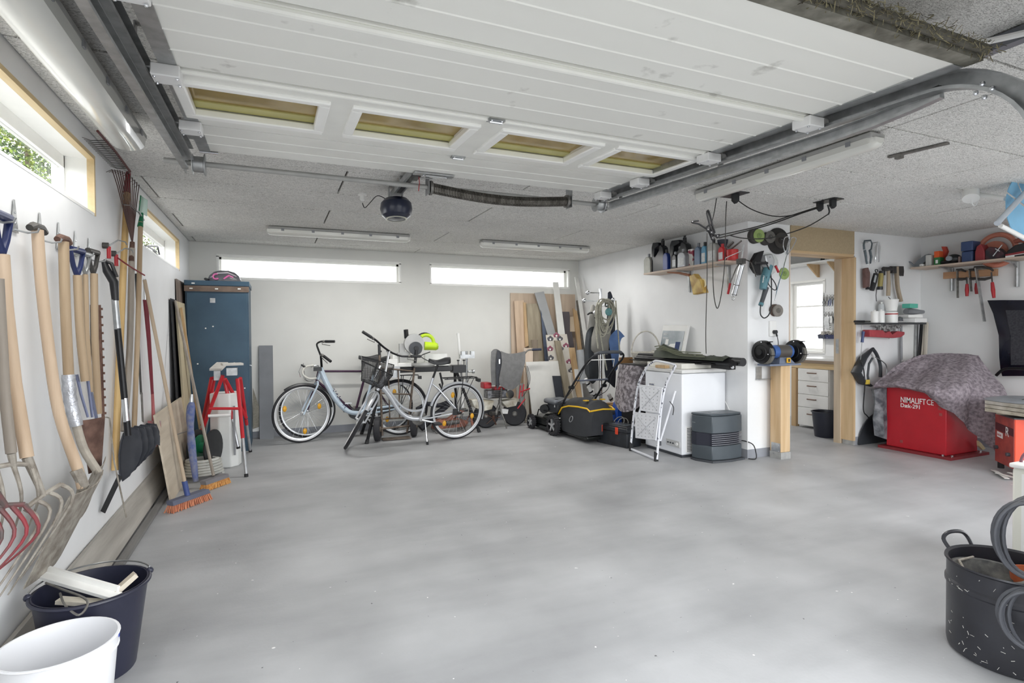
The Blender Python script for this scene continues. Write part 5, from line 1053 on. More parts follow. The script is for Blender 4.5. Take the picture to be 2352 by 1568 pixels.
# rotavator under a grey mat
t = thing('rotavator', 'old red and white rotavator half covered by a grey mat', 'rotavator', (2.9, 7.0, 0)); DW = mat('dirty_white_paint', (222, 220, 208), .6, 0, .25, 14, col2=(168, 158, 138)); ENG = mat('engine_metal', (150, 150, 152), .4, .6, .4, 22, col2=(70, 72, 78))
q = lambda x, y, Y=6.95: PY(x, y, Y)
MB().prism([q(1083, 918), q(1136, 920), q(1130, 940), q(1112, 944), q(1090, 936)], (0, .16, 0)).obj('casing', DW, t, bevel=.008); MB().prism([q(1152, 922), q(1192, 915), q(1186, 932), q(1165, 936)], (0, .16, 0)).obj('casing', DW, t, bevel=.008)
MB().prism([q(1152, 938), q(1168, 940), q(1166, 950), q(1154, 950)], (0, .1, 0)).obj('white_guard', PLASW, t)
MB().box(q(1145, 905)+V(0, .1, 0), (.30, .16, .12)).obj('engine_block', ENG, t, bevel=.015); MB().cyl(q(1170, 905)+V(0, -.02, 0), q(1170, 905)+V(0, .1, 0), .06, n=20).obj('silencer', CHROME, t)
for k in range(5): MB().box(q(1140, 896+4*k)+V(0, .0, 0), (.12, .10, .008)).obj('cooling_fin', DKSTEEL, t)
MB().bx((q(1112, 893)), (q(1130, 878)+V(0, .16, 0))).obj('fuel_tank', REDP, t, bevel=.015); MB().bx(q(1136, 895), q(1160, 888)+V(0, .12, 0)).obj('red_cover', REDP, t)
MB().tube([q(1152, 890), q(1148, 925), q(1138, 952)], [.016, .02, .024], 10).obj('gear_column', DSTEEL, t); MB().cyl(q(1125, 948)+V(0, -.03, 0), q(1150, 950)+V(0, .05, 0), .03, n=12).obj('gearbox', DKSTEEL, t)
MB().tube([q(1150, 920, 6.9), q(1151, 945, 6.88), q(1161, 970, 6.86), q(1164, 985, 6.86)], .011, 8).obj('drag_spur', DSTEEL, t)
for xx in (1122, 1188):
    w_ = MB().lathe([(.09, -.04), (.15, -.045), (.17, -.02), (.17, .02), (.15, .045), (.09, .04)], V(q(xx, 955).x, 7.05, .17), (.3, 1, 0), 26).obj('wheel', TYRE, t); MB().lathe([(.02, -.05), (.05, -.03), (.09, -.02), (.09, .02), (.02, .05)], V(q(xx, 955).x, 7.05, .17), (.3, 1, 0), 16).obj('hub', DSTEEL, w_)
for k in range(5):
    a = k*1.3; MB().beam(q(1133, 960)+V(.0, 0, 0), q(1133, 960)+V(.11*math.cos(a), .04, .11*math.sin(a)), .03, .006).obj('tine', RUST, t)
MB().tube(spline([q(1160, 890), q(1180, 860), q(1196, 828), q(1210, 806), q(1222, 803)], 4), .011, 8).obj('handlebar', DSTEEL, t); MB().tube(spline([q(1140, 890, 7.1), q(1136, 850, 7.0), q(1139, 815, 6.95)], 4), .011, 8).obj('handlebar', DSTEEL, t)
MB().cyl(q(1222, 803), q(1243, 802), .017, n=10).obj('grip', mat('blue_black_grip', (48, 54, 76), .5), t)
for a, c in (((1196, 885), (1192, 915)), ((1203, 882), (1199, 910)), ((1195, 900), (1217, 892)), ((1189, 938), (1206, 916))): MB().cyl(q(*a, 6.85), q(*c, 6.85), .010, n=8).obj('red_lever', REDP, t)
b = MB()
for k in range(3): b.tube(spline([q(1205+3*k, 840), q(1212+3*k, 870), q(1208, 900), q(1198, 912)], 4), .004, 5)
b.obj('control_cable', BLACK, t)
t = thing('floor_mat', 'grey felt mat draped over the rotavator handlebar', 'mat', (2.85, 6.9, .5)); FELT = mat('grey_felt', (124, 124, 124), .95, 0, .2, 20, .4, 150)
def draped(rows, Ys, m, name, parent, th=.006, ny=3):
    """cloth through rows of photograph points, each row with its own depth"""
    G = [[PY(x, y, Ys[i][j] if isinstance(Ys[i], (list, tuple)) else Ys[i]) for j, (x, y) in enumerate(r)] for i, r in enumerate(rows)]
    H_ = [spline(r, 4) for r in G]; H_ = [list(c) for c in zip(*[spline(list(c), 4) for c in zip(*H_)])]
    return MB().sheet(H_, th).obj(name, m, parent)
draped([[(1150, 806), (1168, 812), (1190, 810), (1206, 806)], [(1152, 835), (1166, 840), (1188, 838), (1206, 830)], [(1146, 870), (1160, 872), (1180, 870), (1200, 855)], [(1148, 884), (1162, 893), (1178, 894), (1194, 880)]], [6.86, 6.84, 6.83, 6.84], FELT, 'mat_front', t)
draped([[(1128, 808), (1134, 802), (1142, 802), (1150, 808)], [(1127, 840), (1132, 838), (1137, 836), (1142, 834)], [(1129, 885), (1133, 884), (1138, 884), (1143, 882)]], [6.90, 6.88, 6.88], FELT, 'mat_fold', t)
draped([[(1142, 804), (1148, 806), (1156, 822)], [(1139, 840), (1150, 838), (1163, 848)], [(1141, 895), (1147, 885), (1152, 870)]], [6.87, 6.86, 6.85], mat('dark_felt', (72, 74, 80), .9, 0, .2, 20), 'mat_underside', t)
MB().box(PY(1147, 830, 6.82), (.02, .01, .06)).obj('buckle', CHROME, t)
# --- timber and sheet pile on the back wall
def lean(label, tl, tr, br, bl, yt, yb, m, th=.018, name='board', cat='board', ztop=None):
    P4 = [PY(*tl, yt), PY(*tr, yt), PY(*br, yb), PY(*bl, yb)]
    if not any(k in label for k in ('cut short', 'offcut', 'short brown', 'shelf board', 'dark brown-grey', 'slender')):   # hidden feet reach the floor
        P4[2], P4[3] = [a+(b-a)*((a.z-.004)/(a.z-b.z)) for a, b in ((P4[1], P4[2]), (P4[0], P4[3]))]
    o = MB().prism(P4, (0, th, 0)).obj(name, m); return tag(o, label, cat)
PLY = wood('plywood_sheet', (208, 184, 158), (184, 158, 132)); 
lean('large plywood sheet at the back of the timber pile', (1172.5, 672.5), (1321, 676), (1325, 950), (1178, 962), 7.572, 7.50, PLY, .015, 'plywood_sheet', 'sheet')
lean('pale pine plank at the left of the timber pile', (1181, 691), (1203, 689), (1213, 972), (1199, 976), 7.53, 7.38, wood('pale_pine', (222, 192, 160), (196, 162, 130)))
lean('orange-edged pine strip cut short, behind the wide weathered plank', (1202, 694), (1209, 695), (1216, 793), (1207, 797), 7.52, 7.44, PINE)
lean('wide weathered plank with dark knots in the timber pile', (1209, 697), (1239.5, 697), (1256, 950), (1226, 950), 7.50, 7.28, wood('knotty_old_plank', (180, 166, 138), (140, 126, 102)), .022)
lean('smooth grey laminate board leaning diagonally in the timber pile', (1228, 672.5), (1249, 669), (1286, 800), (1268, 800), 7.49, 7.36, mat('grey_laminate_b', (170, 172, 174), .45, 0, .08, 4), .016)
lean('blue-grey slat showing between the laminate board and the weathered plank', (1242, 712), (1250, 735), (1268, 850), (1254, 850), 7.44, 7.36, mat('blue_grey_slat', (92, 102, 122), .5), .012)
lean('tall white strip standing higher than the rest of the timber pile', (1270, 647.7), (1282.6, 647.7), (1302, 800), (1286, 800), 7.45, 7.31, mat('white_lacquer', (230, 230, 226), .35, 0, .06), .018)
lean('dark brown-grey sheet behind the floral board', (1287, 715.6), (1307.5, 715.6), (1327, 860), (1296, 860), 7.46, 7.38, mat('dark_sheet', (86, 80, 84), .5, 0, .15, 6), .008)
lean('short light offcut hanging high at the right of the pile', (1309.4, 727), (1318, 727), (1322, 761.5), (1309.5, 761.5), 7.45, 7.43, wood('light_offcut', (204, 184, 156), (182, 160, 130)))
lean('slender pine post at the right of the timber pile', (1317, 708), (1325.5, 714.6), (1342, 806), (1328.5, 806), 7.44, 7.36, PINE, .03)
lean('pale flat shelf board behind the white panel', (1203, 799), (1224, 799), (1224, 900), (1204, 900), 7.22, 7.20, wood('cream_shelf', (226, 204, 182), (206, 182, 158)))
lean('short brown board end leaning on the weathered plank', (1221, 780), (1236, 780), (1238, 840), (1225, 840), 7.27, 7.22, wood('brown_short', (148, 132, 112), (118, 102, 84)))
fb = lean('floral patterned board with pink and grey flowers in the pile', (1254, 769), (1302, 767), (1320, 872), (1266, 872), 7.22, 7.16, mat('cream_lino', (216, 210, 200), .5, 0, .06), .012)
def flower(cx, cy, r, m):
    o = PY(cx, cy, 7.22-.06*(cy-768)/104-.0008); b = MB()
    for k in range(5): a = k*1.2566+.3; b.cyl(o+V(r*.55*math.cos(a), 0, r*.55*math.sin(a)), o+V(r*.55*math.cos(a), -.0012, r*.55*math.sin(a)), r*.42, n=12)
    b.obj('flower_print', m, fb); MB().cyl(o+V(0, -.001, 0), o+V(0, -.0022, 0), r*.28, n=10).obj('flower_centre', FRAMEW, fb)
GF, PF = mat('grey_flower', (112, 112, 118), .6), mat('pink_flower', (172, 106, 126), .6)
for x, y, m_ in ((1264, 779, GF), (1286, 779, GF), (1263.5, 802, PF), (1300, 795, PF), (1265, 823, GF), (1307, 832, PF), (1312, 852, GF), (1288, 802, GF), (1278, 771, PF)): flower(x, y, .055, m_)
lean('weathered square post leaning in front of the floral board', (1275, 782), (1287, 782), (1318, 925), (1302, 925), 7.12, 6.98, wood('grey_green_post', (160, 148, 122), (124, 112, 90)), .04)
lean('short pine board right of the floral board', (1306.5, 798), (1320, 798), (1331, 870), (1319, 872), 7.20, 7.12, PINE)
wp = lean('large white panel standing in front of the timber pile', (1208, 831), (1282.6, 828.5), (1303, 962), (1224, 962), 7.10, 7.06, mat('white_panel_paint', (232, 231, 226), .5, 0, .05), .018)
lean('dark slate-coloured offcut leaning on the white panel', (1269, 863), (1288, 863), (1297, 925), (1279, 925), 7.06, 7.03, mat('slate_offcut', (58, 62, 70), .5, 0, .15), .010)
lean('narrow white board behind the lawn mower handle', (1319, 847.6), (1334, 847.6), (1344, 950), (1328, 950), 7.14, 7.06, FRAMEW)
lean('thin cream lath leaning beside the grey post', (1303, 855), (1310, 855), (1322, 945), (1314, 945), 7.10, 7.02, wood('cream_lath', (214, 206, 192), (196, 186, 170)))
for k, (x, cc) in enumerate(((1192, (190, 184, 172)), (1200, (164, 164, 164)), (1211, (206, 196, 178)))): lean(['cream plank standing upright at the left foot of the pile', 'grey plank standing upright at the left foot of the pile', 'pale plank nearest the white panel at the foot of the pile'][k], (x-6, 880), (x+3, 880), (x+5, 966+k*3), (x-3, 964+k*3), 7.30-.04*k, 7.26-.05*k, wood('plank_tone_%d' % k, cc, tuple(v-34 for v in cc)), .02)
rl = MB().cyl(PY(1332, 803, 7.1), PY(1340, 880, 7.05), .052, n=20); tag(rl.obj('rolled_sheet', mat('grey_vinyl', (176, 180, 184), .5)), 'rolled grey vinyl standing in the back right corner', 'roll')
cp = MB().beam(PY(1324, 636, 7.48), PY(1352, 830, 7.2), .065, .012, (0, 1, 0)); tag(cp.obj('white_profile', mat('white_profile_paint', (222, 222, 218), .4)), 'tall white profile leaning in the back right corner', 'profile')
cp = MB().beam(PY(1326, 690, 7.50), PY(1342, 820, 7.3), .03, .03, (0, 1, 0)); tag(cp.obj('metal_rail', DSTEEL), 'dull metal rail leaning behind the tall white profile', 'rail')
# --- chrome coat stand with ropes and clothes
CY = 6.25
t = thing('coat_stand', 'chrome coat stand with ball-ended arms in the back right corner', 'coat stand', (3.96, CY, 0)); px_ = PY(1379, 700, CY).x
MB().cyl((px_, CY, 0), (px_, CY, PY(1379, 663, CY).z), .024, n=16).obj('pole', CHROME, t); MB().lathe([(0, .03), (.05, .028), (.19, .012), (.2, 0), (0, 0)], (px_, CY, 0), (0, 0, 1), 28).obj('base', CHROME, t)
for (x, y), a in (((1350, 672), CY-.0), ((1342, 690), CY-.1), ((1367, 718), CY-.22), ((1393, 700), CY-.24), ((1408, 688), CY-.05)):
    e = PY(x, y, a); g_ = MB().cyl((px_, CY, e.z), e, .008, n=8).obj('arm', CHROME, t); MB().ball(e, .031, 16, 10).obj('ball', CHROME, g_)
def cloth(label, rows, Ys, m, name, cat='clothing'):
    o = draped(rows, Ys, m, name, None, .008); return tag(o, label, cat)
cloth('pale grey raincoat sleeve hanging at the left of the coat stand', [[(1357, 702), (1362, 700), (1368, 706)], [(1352, 735), (1362, 732), (1370, 738)], [(1346, 765), (1360, 758), (1366, 750)]], [6.210, 6.156, 6.174], mat('pale_grey_coat', (186, 184, 178), .6, 0, .12, 9), 'raincoat')
cloth('long dark overalls hanging from the coat stand down to the mower', [[(1348, 752), (1358, 745), (1368, 748), (1374, 760)], [(1344, 800), (1352, 795), (1362, 800), (1372, 806)], [(1344, 850), (1354, 862), (1364, 855), (1374, 850)], [(1352, 868), (1360, 880), (1368, 874), (1374, 868)]], [6.174, [6.174, 6.102, 6.120, 6.156], [6.192, 6.102, 6.120, 6.156], 6.156], mat('dark_overalls', (58, 62, 66), .85, 0, .25, 9), 'overalls')
cloth('grey work jacket hanging low in the middle of the coat stand', [[(1366, 745), (1376, 740), (1392, 745), (1402, 755)], [(1357, 785), (1372, 780), (1388, 784), (1400, 786)], [(1354, 800), (1368, 812), (1380, 806), (1394, 815)]], [6.120, [6.120, 6.048, 6.066, 6.120], 6.102], mat('grey_jacket', (142, 140, 134), .9, 0, .15, 9), 'jacket')
cloth('blue cloth bag hanging at the right of the coat stand', [[(1398, 775), (1412, 760), (1420, 758), (1434, 773)], [(1400, 800), (1410, 795), (1420, 790), (1424, 785)], [(1410, 850), (1412, 850), (1415, 850), (1418, 845)]], [6.120, 6.084, 6.120], mat('blue_cloth_bag', (92, 122, 172), .85, 0, .2, 9), 'cloth_bag', 'bag')
cloth('dark trousers hanging behind the ropes on the coat stand', [[(1396, 672), (1402, 670), (1408, 690), (1412, 720)], [(1392, 780), (1400, 780), (1408, 782), (1412, 790)], [(1388, 840), (1398, 840), (1408, 850), (1414, 850)], [(1392, 875), (1400, 880), (1408, 888), (1412, 890)]], [6.228, 6.192, 6.174, 6.192], mat('blue_black_trousers', (52, 56, 68), .85, 0, .25, 9), 'trousers')
rp = thing('rope_coil', 'coils of pale grey rope hung over the coat stand arms', 'rope', PY(1392, 690, 5.985)); ROPE = mat('pale_rope', (172, 170, 156), .85, 0, .25, 60, .4, 160)
rr_ = random.Random(9)
for k in range(9):
    x0, w_, h_ = 1392+rr_.uniform(-8, 8), 13+rr_.uniform(-4, 10), 55+rr_.uniform(-12, 38); top_ = 688+rr_.uniform(-3, 6); yy = 5.940+.012*k
    pts = [PY(x0+w_*math.sin(a)*(1+.25*math.cos(a)), top_+h_*(1-math.cos(a))/2, yy+.02*math.sin(a*2)) for a in [2*math.pi*j/26 for j in range(26)]]
    MB().tube(pts, .0085, 6, closed=True).obj('rope_loop', ROPE, rp)
MB().tube(spline([PY(1372, 700, 5.958), PY(1370, 760, 5.940), PY(1374, 800, 5.940)], 4), .012, 6).tube(spline([PY(1376, 695, 5.958), PY(1378, 760, 5.940), PY(1394, 850, 5.958)], 4), .009, 6).tube(spline([PY(1414, 690, 5.994), PY(1418, 740, 5.976), PY(1423, 805, 5.976)], 4), .009, 6).obj('rope_tail', ROPE, rp)
MB().ball(PY(1398, 716, 5.922), (.05, .03, .05), 12, 8).obj('teal_twine', mat('teal_twine', (110, 160, 162), .9, 0, .3, 60, .6, 90), rp)
bl = MB().tube(spline([PY(1350, 722, 6.165), PY(1358, 718, 6.102), PY(1372, 724, 6.102), PY(1366, 730, 6.102)], 4), .012, 6); tag(bl.obj('leather_belt', BLACK), 'black leather belt looped round the coat stand arm', 'belt')
for k, (x, y) in enumerate(((1345, 870), (1360, 895), (1398, 905), (1352, 888))):
    p = PY(x, y, 6.255); o = thing('white_fitting', ['white pipe fitting high behind the mower handle', 'white pipe fitting in the middle behind the mower', 'white round cap right of the coat stand pole', 'white elbow pipe lowest behind the mower'][k], 'fitting', p); MB().cyl(p, p+V(.05, 0, -.09), .026, n=14).obj('pipe', PLASW, o); MB().cyl(p+V(.03, 0, -.055), p+V(.042, 0, -.07), .030, n=14).obj('seal_ring', BLACK, o)
bx_ = MB().bx((4.08, 6.05, .0), (4.38, 6.35, .34)); tag(bx_.obj('cardboard_box', mat('cardboard', (168, 128, 84), .8, 0, .12, 8)), 'brown cardboard box on the floor behind mower and blue reel', 'box')
# ================================================================ RIGHT HALF OF THE BACK: MOWER, FREEZER, SHELF, HOIST
mo = Vector((3.50, 6.14, 0)); fd = Vector((-.07, 1, 0)).normalized(); MM = frame(mo, fd)          # x forward, y to its left
t = thing('lawn_mower', 'black lawn mower with yellow striped grass bag, rear towards the camera', 'lawn mower', mo)
GL = mat('gloss_black_deck', (24, 27, 27), .22, .1, .2, 8)
MB(MM).prism([(-.02, -.24, .07), (.60, -.24, .07), (.72, -.12, .07), (.74, .08, .07), (.62, .24, .07), (-.02, .24, .07)], (0, 0, .11)).lathe([(.26, .17), (.235, .21), (.15, .225), (0, .225)], (.30, 0, 0), (0, 0, 1), 26).obj('deck', GL, t, bevel=.02)
MB(MM).prism([(-.02, -.25, .035), (.62, -.25, .035), (.75, .1, .035), (.62, .25, .035), (-.02, .25, .035)], (0, 0, .035)).obj('skirt', GL, t)
def mwheel(c, r, wd):
    w_ = MB(MM).lathe([(r*.62, -wd/2), (r*.9, -wd/2), (r, -wd*.3), (r, wd*.3), (r*.9, wd/2), (r*.62, wd/2)], c, (0, 1, 0), 30, caps=False).obj('wheel', TYRE, t); c = Vector(c)
    b = MB(MM)
    for k in range(24): a = R_(15*k); b.box(c+V(r*math.cos(a), 0, r*math.sin(a)), (.012, wd, .009), Matrix.Rotation(-a, 3, 'Y'))
    b.obj('tread', TYRE, w_, kind='stuff')
    MB(MM).lathe([(0, wd*.1), (r*.62, wd*.05), (r*.62, wd*.2), (0, wd*.2)], c, (0, 1, 0), 24, caps=False).obj('disc', BLACKM, w_)
    for k in range(5):
        a = R_(72*k+10); MB(MM).beam(c+V(.02*math.cos(a), wd*.36, .02*math.sin(a)), c+V(r*.6*math.cos(a), wd*.36, r*.6*math.sin(a)), .022, wd*.3, (0, 1, 0)).obj('spoke', RIM, w_)
    MB(MM).cyl(c+V(0, wd*.2, 0), c+V(0, wd*.55, 0), .022, n=14).obj('hub', RIM, w_)
mwheel((.04, .29, .13), .13, .055); mwheel((.62, .28, .095), .095, .045); mwheel((.04, -.29, .13), .13, .055); mwheel((.62, -.28, .095), .095, .045)
MB(MM).tube([(.62, .20, .13), (.56, .20, .26), (.10, .20, .27)], .008, 8).obj('height_lever', BLACKM, t)
MB(MM).box((.33, 0, .30), (.26, .26, .13)).obj('engine_block', DARKGREY, t, bevel=.02); MB(MM).box((.35, .03, .385), (.30, .28, .07)).obj('engine_cover', mat('engine_cover_grey', (120, 124, 130), .35, .2), t, bevel=.03)
MB(MM).cyl((.48, .14, .28), (.42, .20, .28), .06, n=16).obj('air_filter', BLACK, t); MB(MM).box((.24, .12, .37), (.03, .05, .10)).obj('chrome_trim', CHROME, t)
BAGM = mat('grass_bag_cloth', (52, 54, 58), .7, 0, .15, 12)
def bagsec(x, s, z0, z1, n=15):
    out = []
    for j in range(n):
        a = math.pi*j/(n-1); out.append((x, .19*s*math.cos(a)+.05, z0+(z1-z0)*1.12*min(1, math.sin(a)**.38)))
    return out
MB(MM).sheet([bagsec(-.0, .8, .12, .36), bagsec(-.10, .98, .08, .43), bagsec(-.35, 1., .07, .455), bagsec(-.58, .98, .08, .44), bagsec(-.66, .8, .10, .38)], .006).prism(bagsec(-.655, .8, .10, .38), (-.004, 0, 0)).obj('grass_bag', BAGM, t)
YEL = mat('yellow_stripe', (238, 190, 40), .4)
for s in (1, -1): MB(MM).tube([(x, .05+s*(.199 if -.6 < x < -.05 else .175), z+.03) for x, z in ((.02, .24), (-.10, .335), (-.25, .372), (-.45, .385), (-.60, .378), (-.66, .35))], .0095, 6).obj('yellow_stripe', YEL, t)
MB(MM).tube([(-.662, .225, .385), (-.672, .05, .40), (-.662, -.125, .385)], .0095, 6).obj('yellow_stripe', YEL, t)
for s in (-.15, 0, .15): MB(MM).box((-.50, s*.8+.05, .49), (.05, .05, .01)).obj('bag_clip', YEL, t)
MB(MM).ring((-.30, .248, .25), (0, 1, 0), .045, .006, 20, 6, .55).obj('badge', mat('badge_grey', (150, 152, 154), .4), t)
MB(MM).beam((-.02, .03, .07), (-.62, .04, .06), .40, .05).obj('bag_bottom', GL, t, bevel=.015)
HB = mat('handle_tube', (40, 42, 46), .4, .3)
MB(MM).tube(spline([(.10, .235, .20), (-.28, .235, .62), (-.52, .235, .86), (-.66, .235, .97), (-.73, .20, 1.03), (-.75, .12, 1.055), (-.75, -.12, 1.055), (-.73, -.20, 1.03), (-.66, -.235, .97), (-.52, -.235, .86), (-.28, -.235, .62), (.10, -.235, .20)], 4), .0125, 10).obj('handle', HB, t)
MB(MM).tube(spline([(-.70, .19, 1.035), (-.755, .12, 1.062), (-.755, -.12, 1.062), (-.70, -.19, 1.035)], 5), .019, 10).obj('foam_grip', DARKGREY, t)
MB(MM).tube([(-.52, .215, .88), (-.60, .17, .97), (-.60, -.17, .97), (-.52, -.215, .88)], .006, 8).obj('safety_bar', PLASW, t); MB(MM).tube([(-.36, .235, .72), (-.42, .19, .72), (-.44, -.19, .72), (-.36, -.235, .72)], .011, 8).obj('crossbar', mat('slate_tube', (104, 110, 124), .4, .2), t)
for s in (-1, 1): MB(MM).cyl((-.30, s*.21, .63), (-.30, s*.27, .63), .022, n=12).obj('wing_knob', BLACK, t)
MB(MM).tube(spline([(-.56, .22, .90), (-.45, .26, .70), (-.2, .25, .50), (.1, .18, .40)], 5), .004, 6).tube(spline([(-.62, -.22, .95), (-.5, -.2, .75), (-.3, -.26, .55), (.1, -.15, .38)], 5), .004, 6).obj('cable', BLACK, t)
# blue hose reel beside it
t = thing('cable_reel', 'blue plastic reel standing behind the black toolbox', 'reel', (3.93, 5.80, 0)); BLU = mat('blue_plastic', (36, 92, 200), .35, 0, .15)
MB().prism([(3.86, 5.72, .10), (3.98, 5.70, .10), (3.99, 5.70, .36), (3.95, 5.71, .44), (3.88, 5.72, .42), (3.85, 5.72, .32)], (.03, .16, 0)).obj('body', BLU, t, bevel=.015)
MB().cyl((3.85, 5.78, .30), (3.76, 5.78, .30), .03, n=14).cyl((3.77, 5.78, .30), (3.74, 5.78, .30), .045, n=14).obj('nozzle', DARKGREY, t); MB().bx((3.84, 5.70, 0), (4.04, 5.90, .10)).obj('foot', BLU, t, bevel=.01)
# toolbox
TB = frame((3.645, 5.37, 0), (.21, -.98, 0)); t = thing('toolbox', 'black plastic toolbox with two orange-red latches on the floor', 'toolbox', (3.645, 5.37, 0)); TBK = mat('toolbox_black', (44, 48, 54), .42, 0, .2, 12, col2=(32, 34, 38))
MB(TB).prism([(-.235, -.115, 0), (.235, -.115, 0), (.235, .115, 0), (-.235, .115, 0)], (0, 0, .165)).obj('body', TBK, t, bevel=.008)
MB(TB).bx((-.245, -.125, .167), (.245, .125, .215)).bx((-.235, -.115, .2), (.235, .115, .235)).obj('lid', TBK, t, bevel=.008)
MB(TB).bx((-.10, -.07, .23), (.16, .07, .242)).obj('organiser_lid', mat('smoky_lid', (96, 100, 104), .25), t)
for x in (-.155, .09): MB(TB).bx((x-.02, -.133, .14), (x+.02, -.122, .218)).obj('latch', mat('orange_red_latch', (222, 74, 44), .4), t, bevel=.003)
o = MB(TB).tube(arc((.0, 0, .25), (1, 0, 0), (0, .6, .8), .075, 0, 180, 12), .006, 8).tube(arc((.05, .02, .25), (1, .3, 0), (0, .3, .9), .06, 0, 180, 12), .005, 8); tag(o.obj('wire_bundle', DSTEEL), 'small bundle of bent wire lying on the black toolbox', 'wire')
# blanket covered chest with wicker basket
t = thing('covered_chest', 'low chest hidden under a mottled grey blanket left of the freezer', 'chest', (4.1, 5.55, 0))
MB().bx((3.92, 5.28, 0), (4.36, 5.74, .885)).obj('chest', mat('chest_dark', (52, 50, 50), .8), t)
BLK = mat('mottled_blanket', (160, 154, 158), .95, 0, .3, 26, .4, 120, col2=(98, 92, 96), thr=(.42, .58))
rows = [[(1424, 836), (1440, 838), (1460, 840), (1490, 843)], [(1420, 865), (1436, 868), (1458, 868), (1486, 870)], [(1414, 905), (1430, 908), (1456, 912), (1478, 914)], [(1413, 925), (1428, 945), (1455, 942), (1472, 930)]]
draped(rows, [[5.62, 5.45, 5.30, 5.22], [5.60, 5.40, 5.26, 5.20], [5.60, 5.40, 5.24, 5.19], [5.60, 5.38, 5.24, 5.19]], BLK, 'blanket_front', t, .008)
MB().bx((3.90, 5.20, .886), (4.38, 5.76, .898)).obj('blanket_top', BLK, t); MB().bx((3.86, 5.18, .899), (4.38, 5.66, .912)).obj('dark_board', BLACK, t)
t = thing('wicker_basket', 'whitewashed wicker basket with tall arched handle beside the freezer', 'basket', (4.14, 5.58, .912)); WIC = mat('whitewashed_wicker', (206, 202, 192), .8, 0, .3, 40, .5, 90)
c = V(4.14, 5.52, .912)
MB().lathe([(0, .0), (.11, 0), (.13, .05), (.145, .11), (.15, .13), (.142, .13), (.125, .06), (.105, .01)], c, (0, 0, 1), 26, 1.25, 1.0, caps=False).obj('bowl', WIC, t)
b = MB()
for k in range(7): b.ring(c+V(0, 0, .015+.018*k), (0, 0, 1), .122+.004*k, .005, 30, 5, 1.0)
b.obj('weave', WIC, t, kind='stuff')
MB().ring(c+V(0, 0, .13), (0, 0, 1), .15, .010, 30, 7).obj('rim', WIC, t); MB().tube(arc(c+V(0, 0, .12), (.83, -.56, 0), (0, 0, 1), .17, 0, 180, 18, .27), .009, 8).obj('handle', WIC, t)
MB().tube(arc(c+V(.02, -.12, .12), (1, 0, 0), (0, 0, 1), .04, 0, 180, 8), .007, 6).obj('ear', WIC, t)
o = MB().box((4.12, 5.90, .485), (.20, .02, .97)); tag(o.obj('brown_card', mat('cardboard', (168, 128, 84))), 'brown cardboard flap standing behind the wicker basket', 'card')
# chest freezer
FW_ = mat('freezer_white', (236, 238, 242), .32, 0, .03, 3)
t = thing('chest_freezer', 'white chest freezer standing by the right alcove wall', 'freezer', (4.11, 4.79, 0))
MB().bx((3.815, 4.49, .03), (4.395, 5.10, .862)).obj('body', FW_, t, bevel=.012); MB().bx((3.83, 4.51, 0), (4.38, 5.08, .03)).obj('plinth', DARKGREY, t)
MB().bx((3.808, 4.483, .866), (4.398, 5.105, .905)).obj('lid', mat('freezer_lid', (222, 222, 220), .4), t, bevel=.008)
g_ = MB().bx((3.865, 4.482, .055), (4.02, 4.489, .32)).obj('vent_panel', PLASW, t)
for k in range(16):
    MB().bx((3.872, 4.4795, .068+.0155*k), (4.01, 4.4822, .074+.0155*k)).obj('vent_slot', mat('slot_shadow', (60, 60, 62), .8), g_)
cp = MB().bx((3.808, 4.52, .10), (3.8145, 4.73, .165)).obj('control_panel', mat('panel_grey', (206, 206, 204), .4), t)
for k, y in enumerate((4.70, 4.66, 4.62)): MB().box((3.806, y, .133), (.003, .022, .014)).obj('switch', DARKGREY, cp)
MB().cyl((3.808, 4.56, .133), (3.800, 4.56, .133), .016, n=16).obj('dial', PLASW, cp)
bd = MB().bx((3.8125, 4.93, .70), (3.8145, 5.03, .735)).obj('badge', PLASW, t); text('FRAMK', .026, (3.811, 5.02, .708), (0, -1, 0), (0, 0, 1), mat('blue_print2', (70, 84, 130), .5), bd)
MB().tube(spline([(4.40, 4.50, .55), (4.404, 4.44, .45), (4.40, 4.40, .33), (4.395, 4.40, .2), (4.39, 4.40, .02)], 4), .005, 6).obj('power_cable', PLASW, t)
for nm, z0, a, c_, lab in (('styrofoam_lid', .906, (3.86, 4.55), (4.30, 5.12), 'thick white flat box lying on the freezer under the black bundle'),):
    tag(MB().bx((*a, z0), (*c_, z0+.055)).obj(nm, mat('cream_board_white', (228, 226, 218), .5), bevel=.004), lab, 'box')
tag(MB().bx((3.80, 4.74, .906), (3.86, 4.90, .935)).obj('wood_offcut', PINE), 'small pale wood block under the ladder top on the freezer', 'offcut')
t = thing('folded_gazebo', 'long black folded frame bundle lying across the freezer top', 'frame', (4.08, 4.75, .965))
a, b_ = V(3.86, 5.30, 1.005), V(4.24, 4.12, .985)
for k, (dx, dz, r) in enumerate(((0, 0, .026), (-.035, -.012, .016), (.05, .0, .022), (.015, .03, .018))): MB().cyl(a+V(dx, 0, dz), b_+V(dx, .02*k, dz), r, n=12).obj('tube', mat('black_satin_tube', (26, 26, 29), .35, .2), t)
MB().cyl(b_+V(-.0, .10, .006), b_+V(.0, -.02, .006), .042, n=16).obj('end_cap', BLACK, t); MB().beam(b_+V(-.03, .34, -.045), b_+V(0, .12, -.055), .10, .045).obj('joint_block', BLACK, t)
MB().cyl(b_+V(-.03, .10, -.05), b_+V(-.03, .08, -.05), .014, n=10).obj('bolt', CHROME, t); MB().beam(a+V(-.04, .08, -.035), lerp(a, b_, .8)+V(-.05, 0, -.035), .05, .008).obj('flat_bar', BLACKM, t)
OLI = mat('olive_tarpaulin', (62, 68, 56), .6, 0, .3, 14)
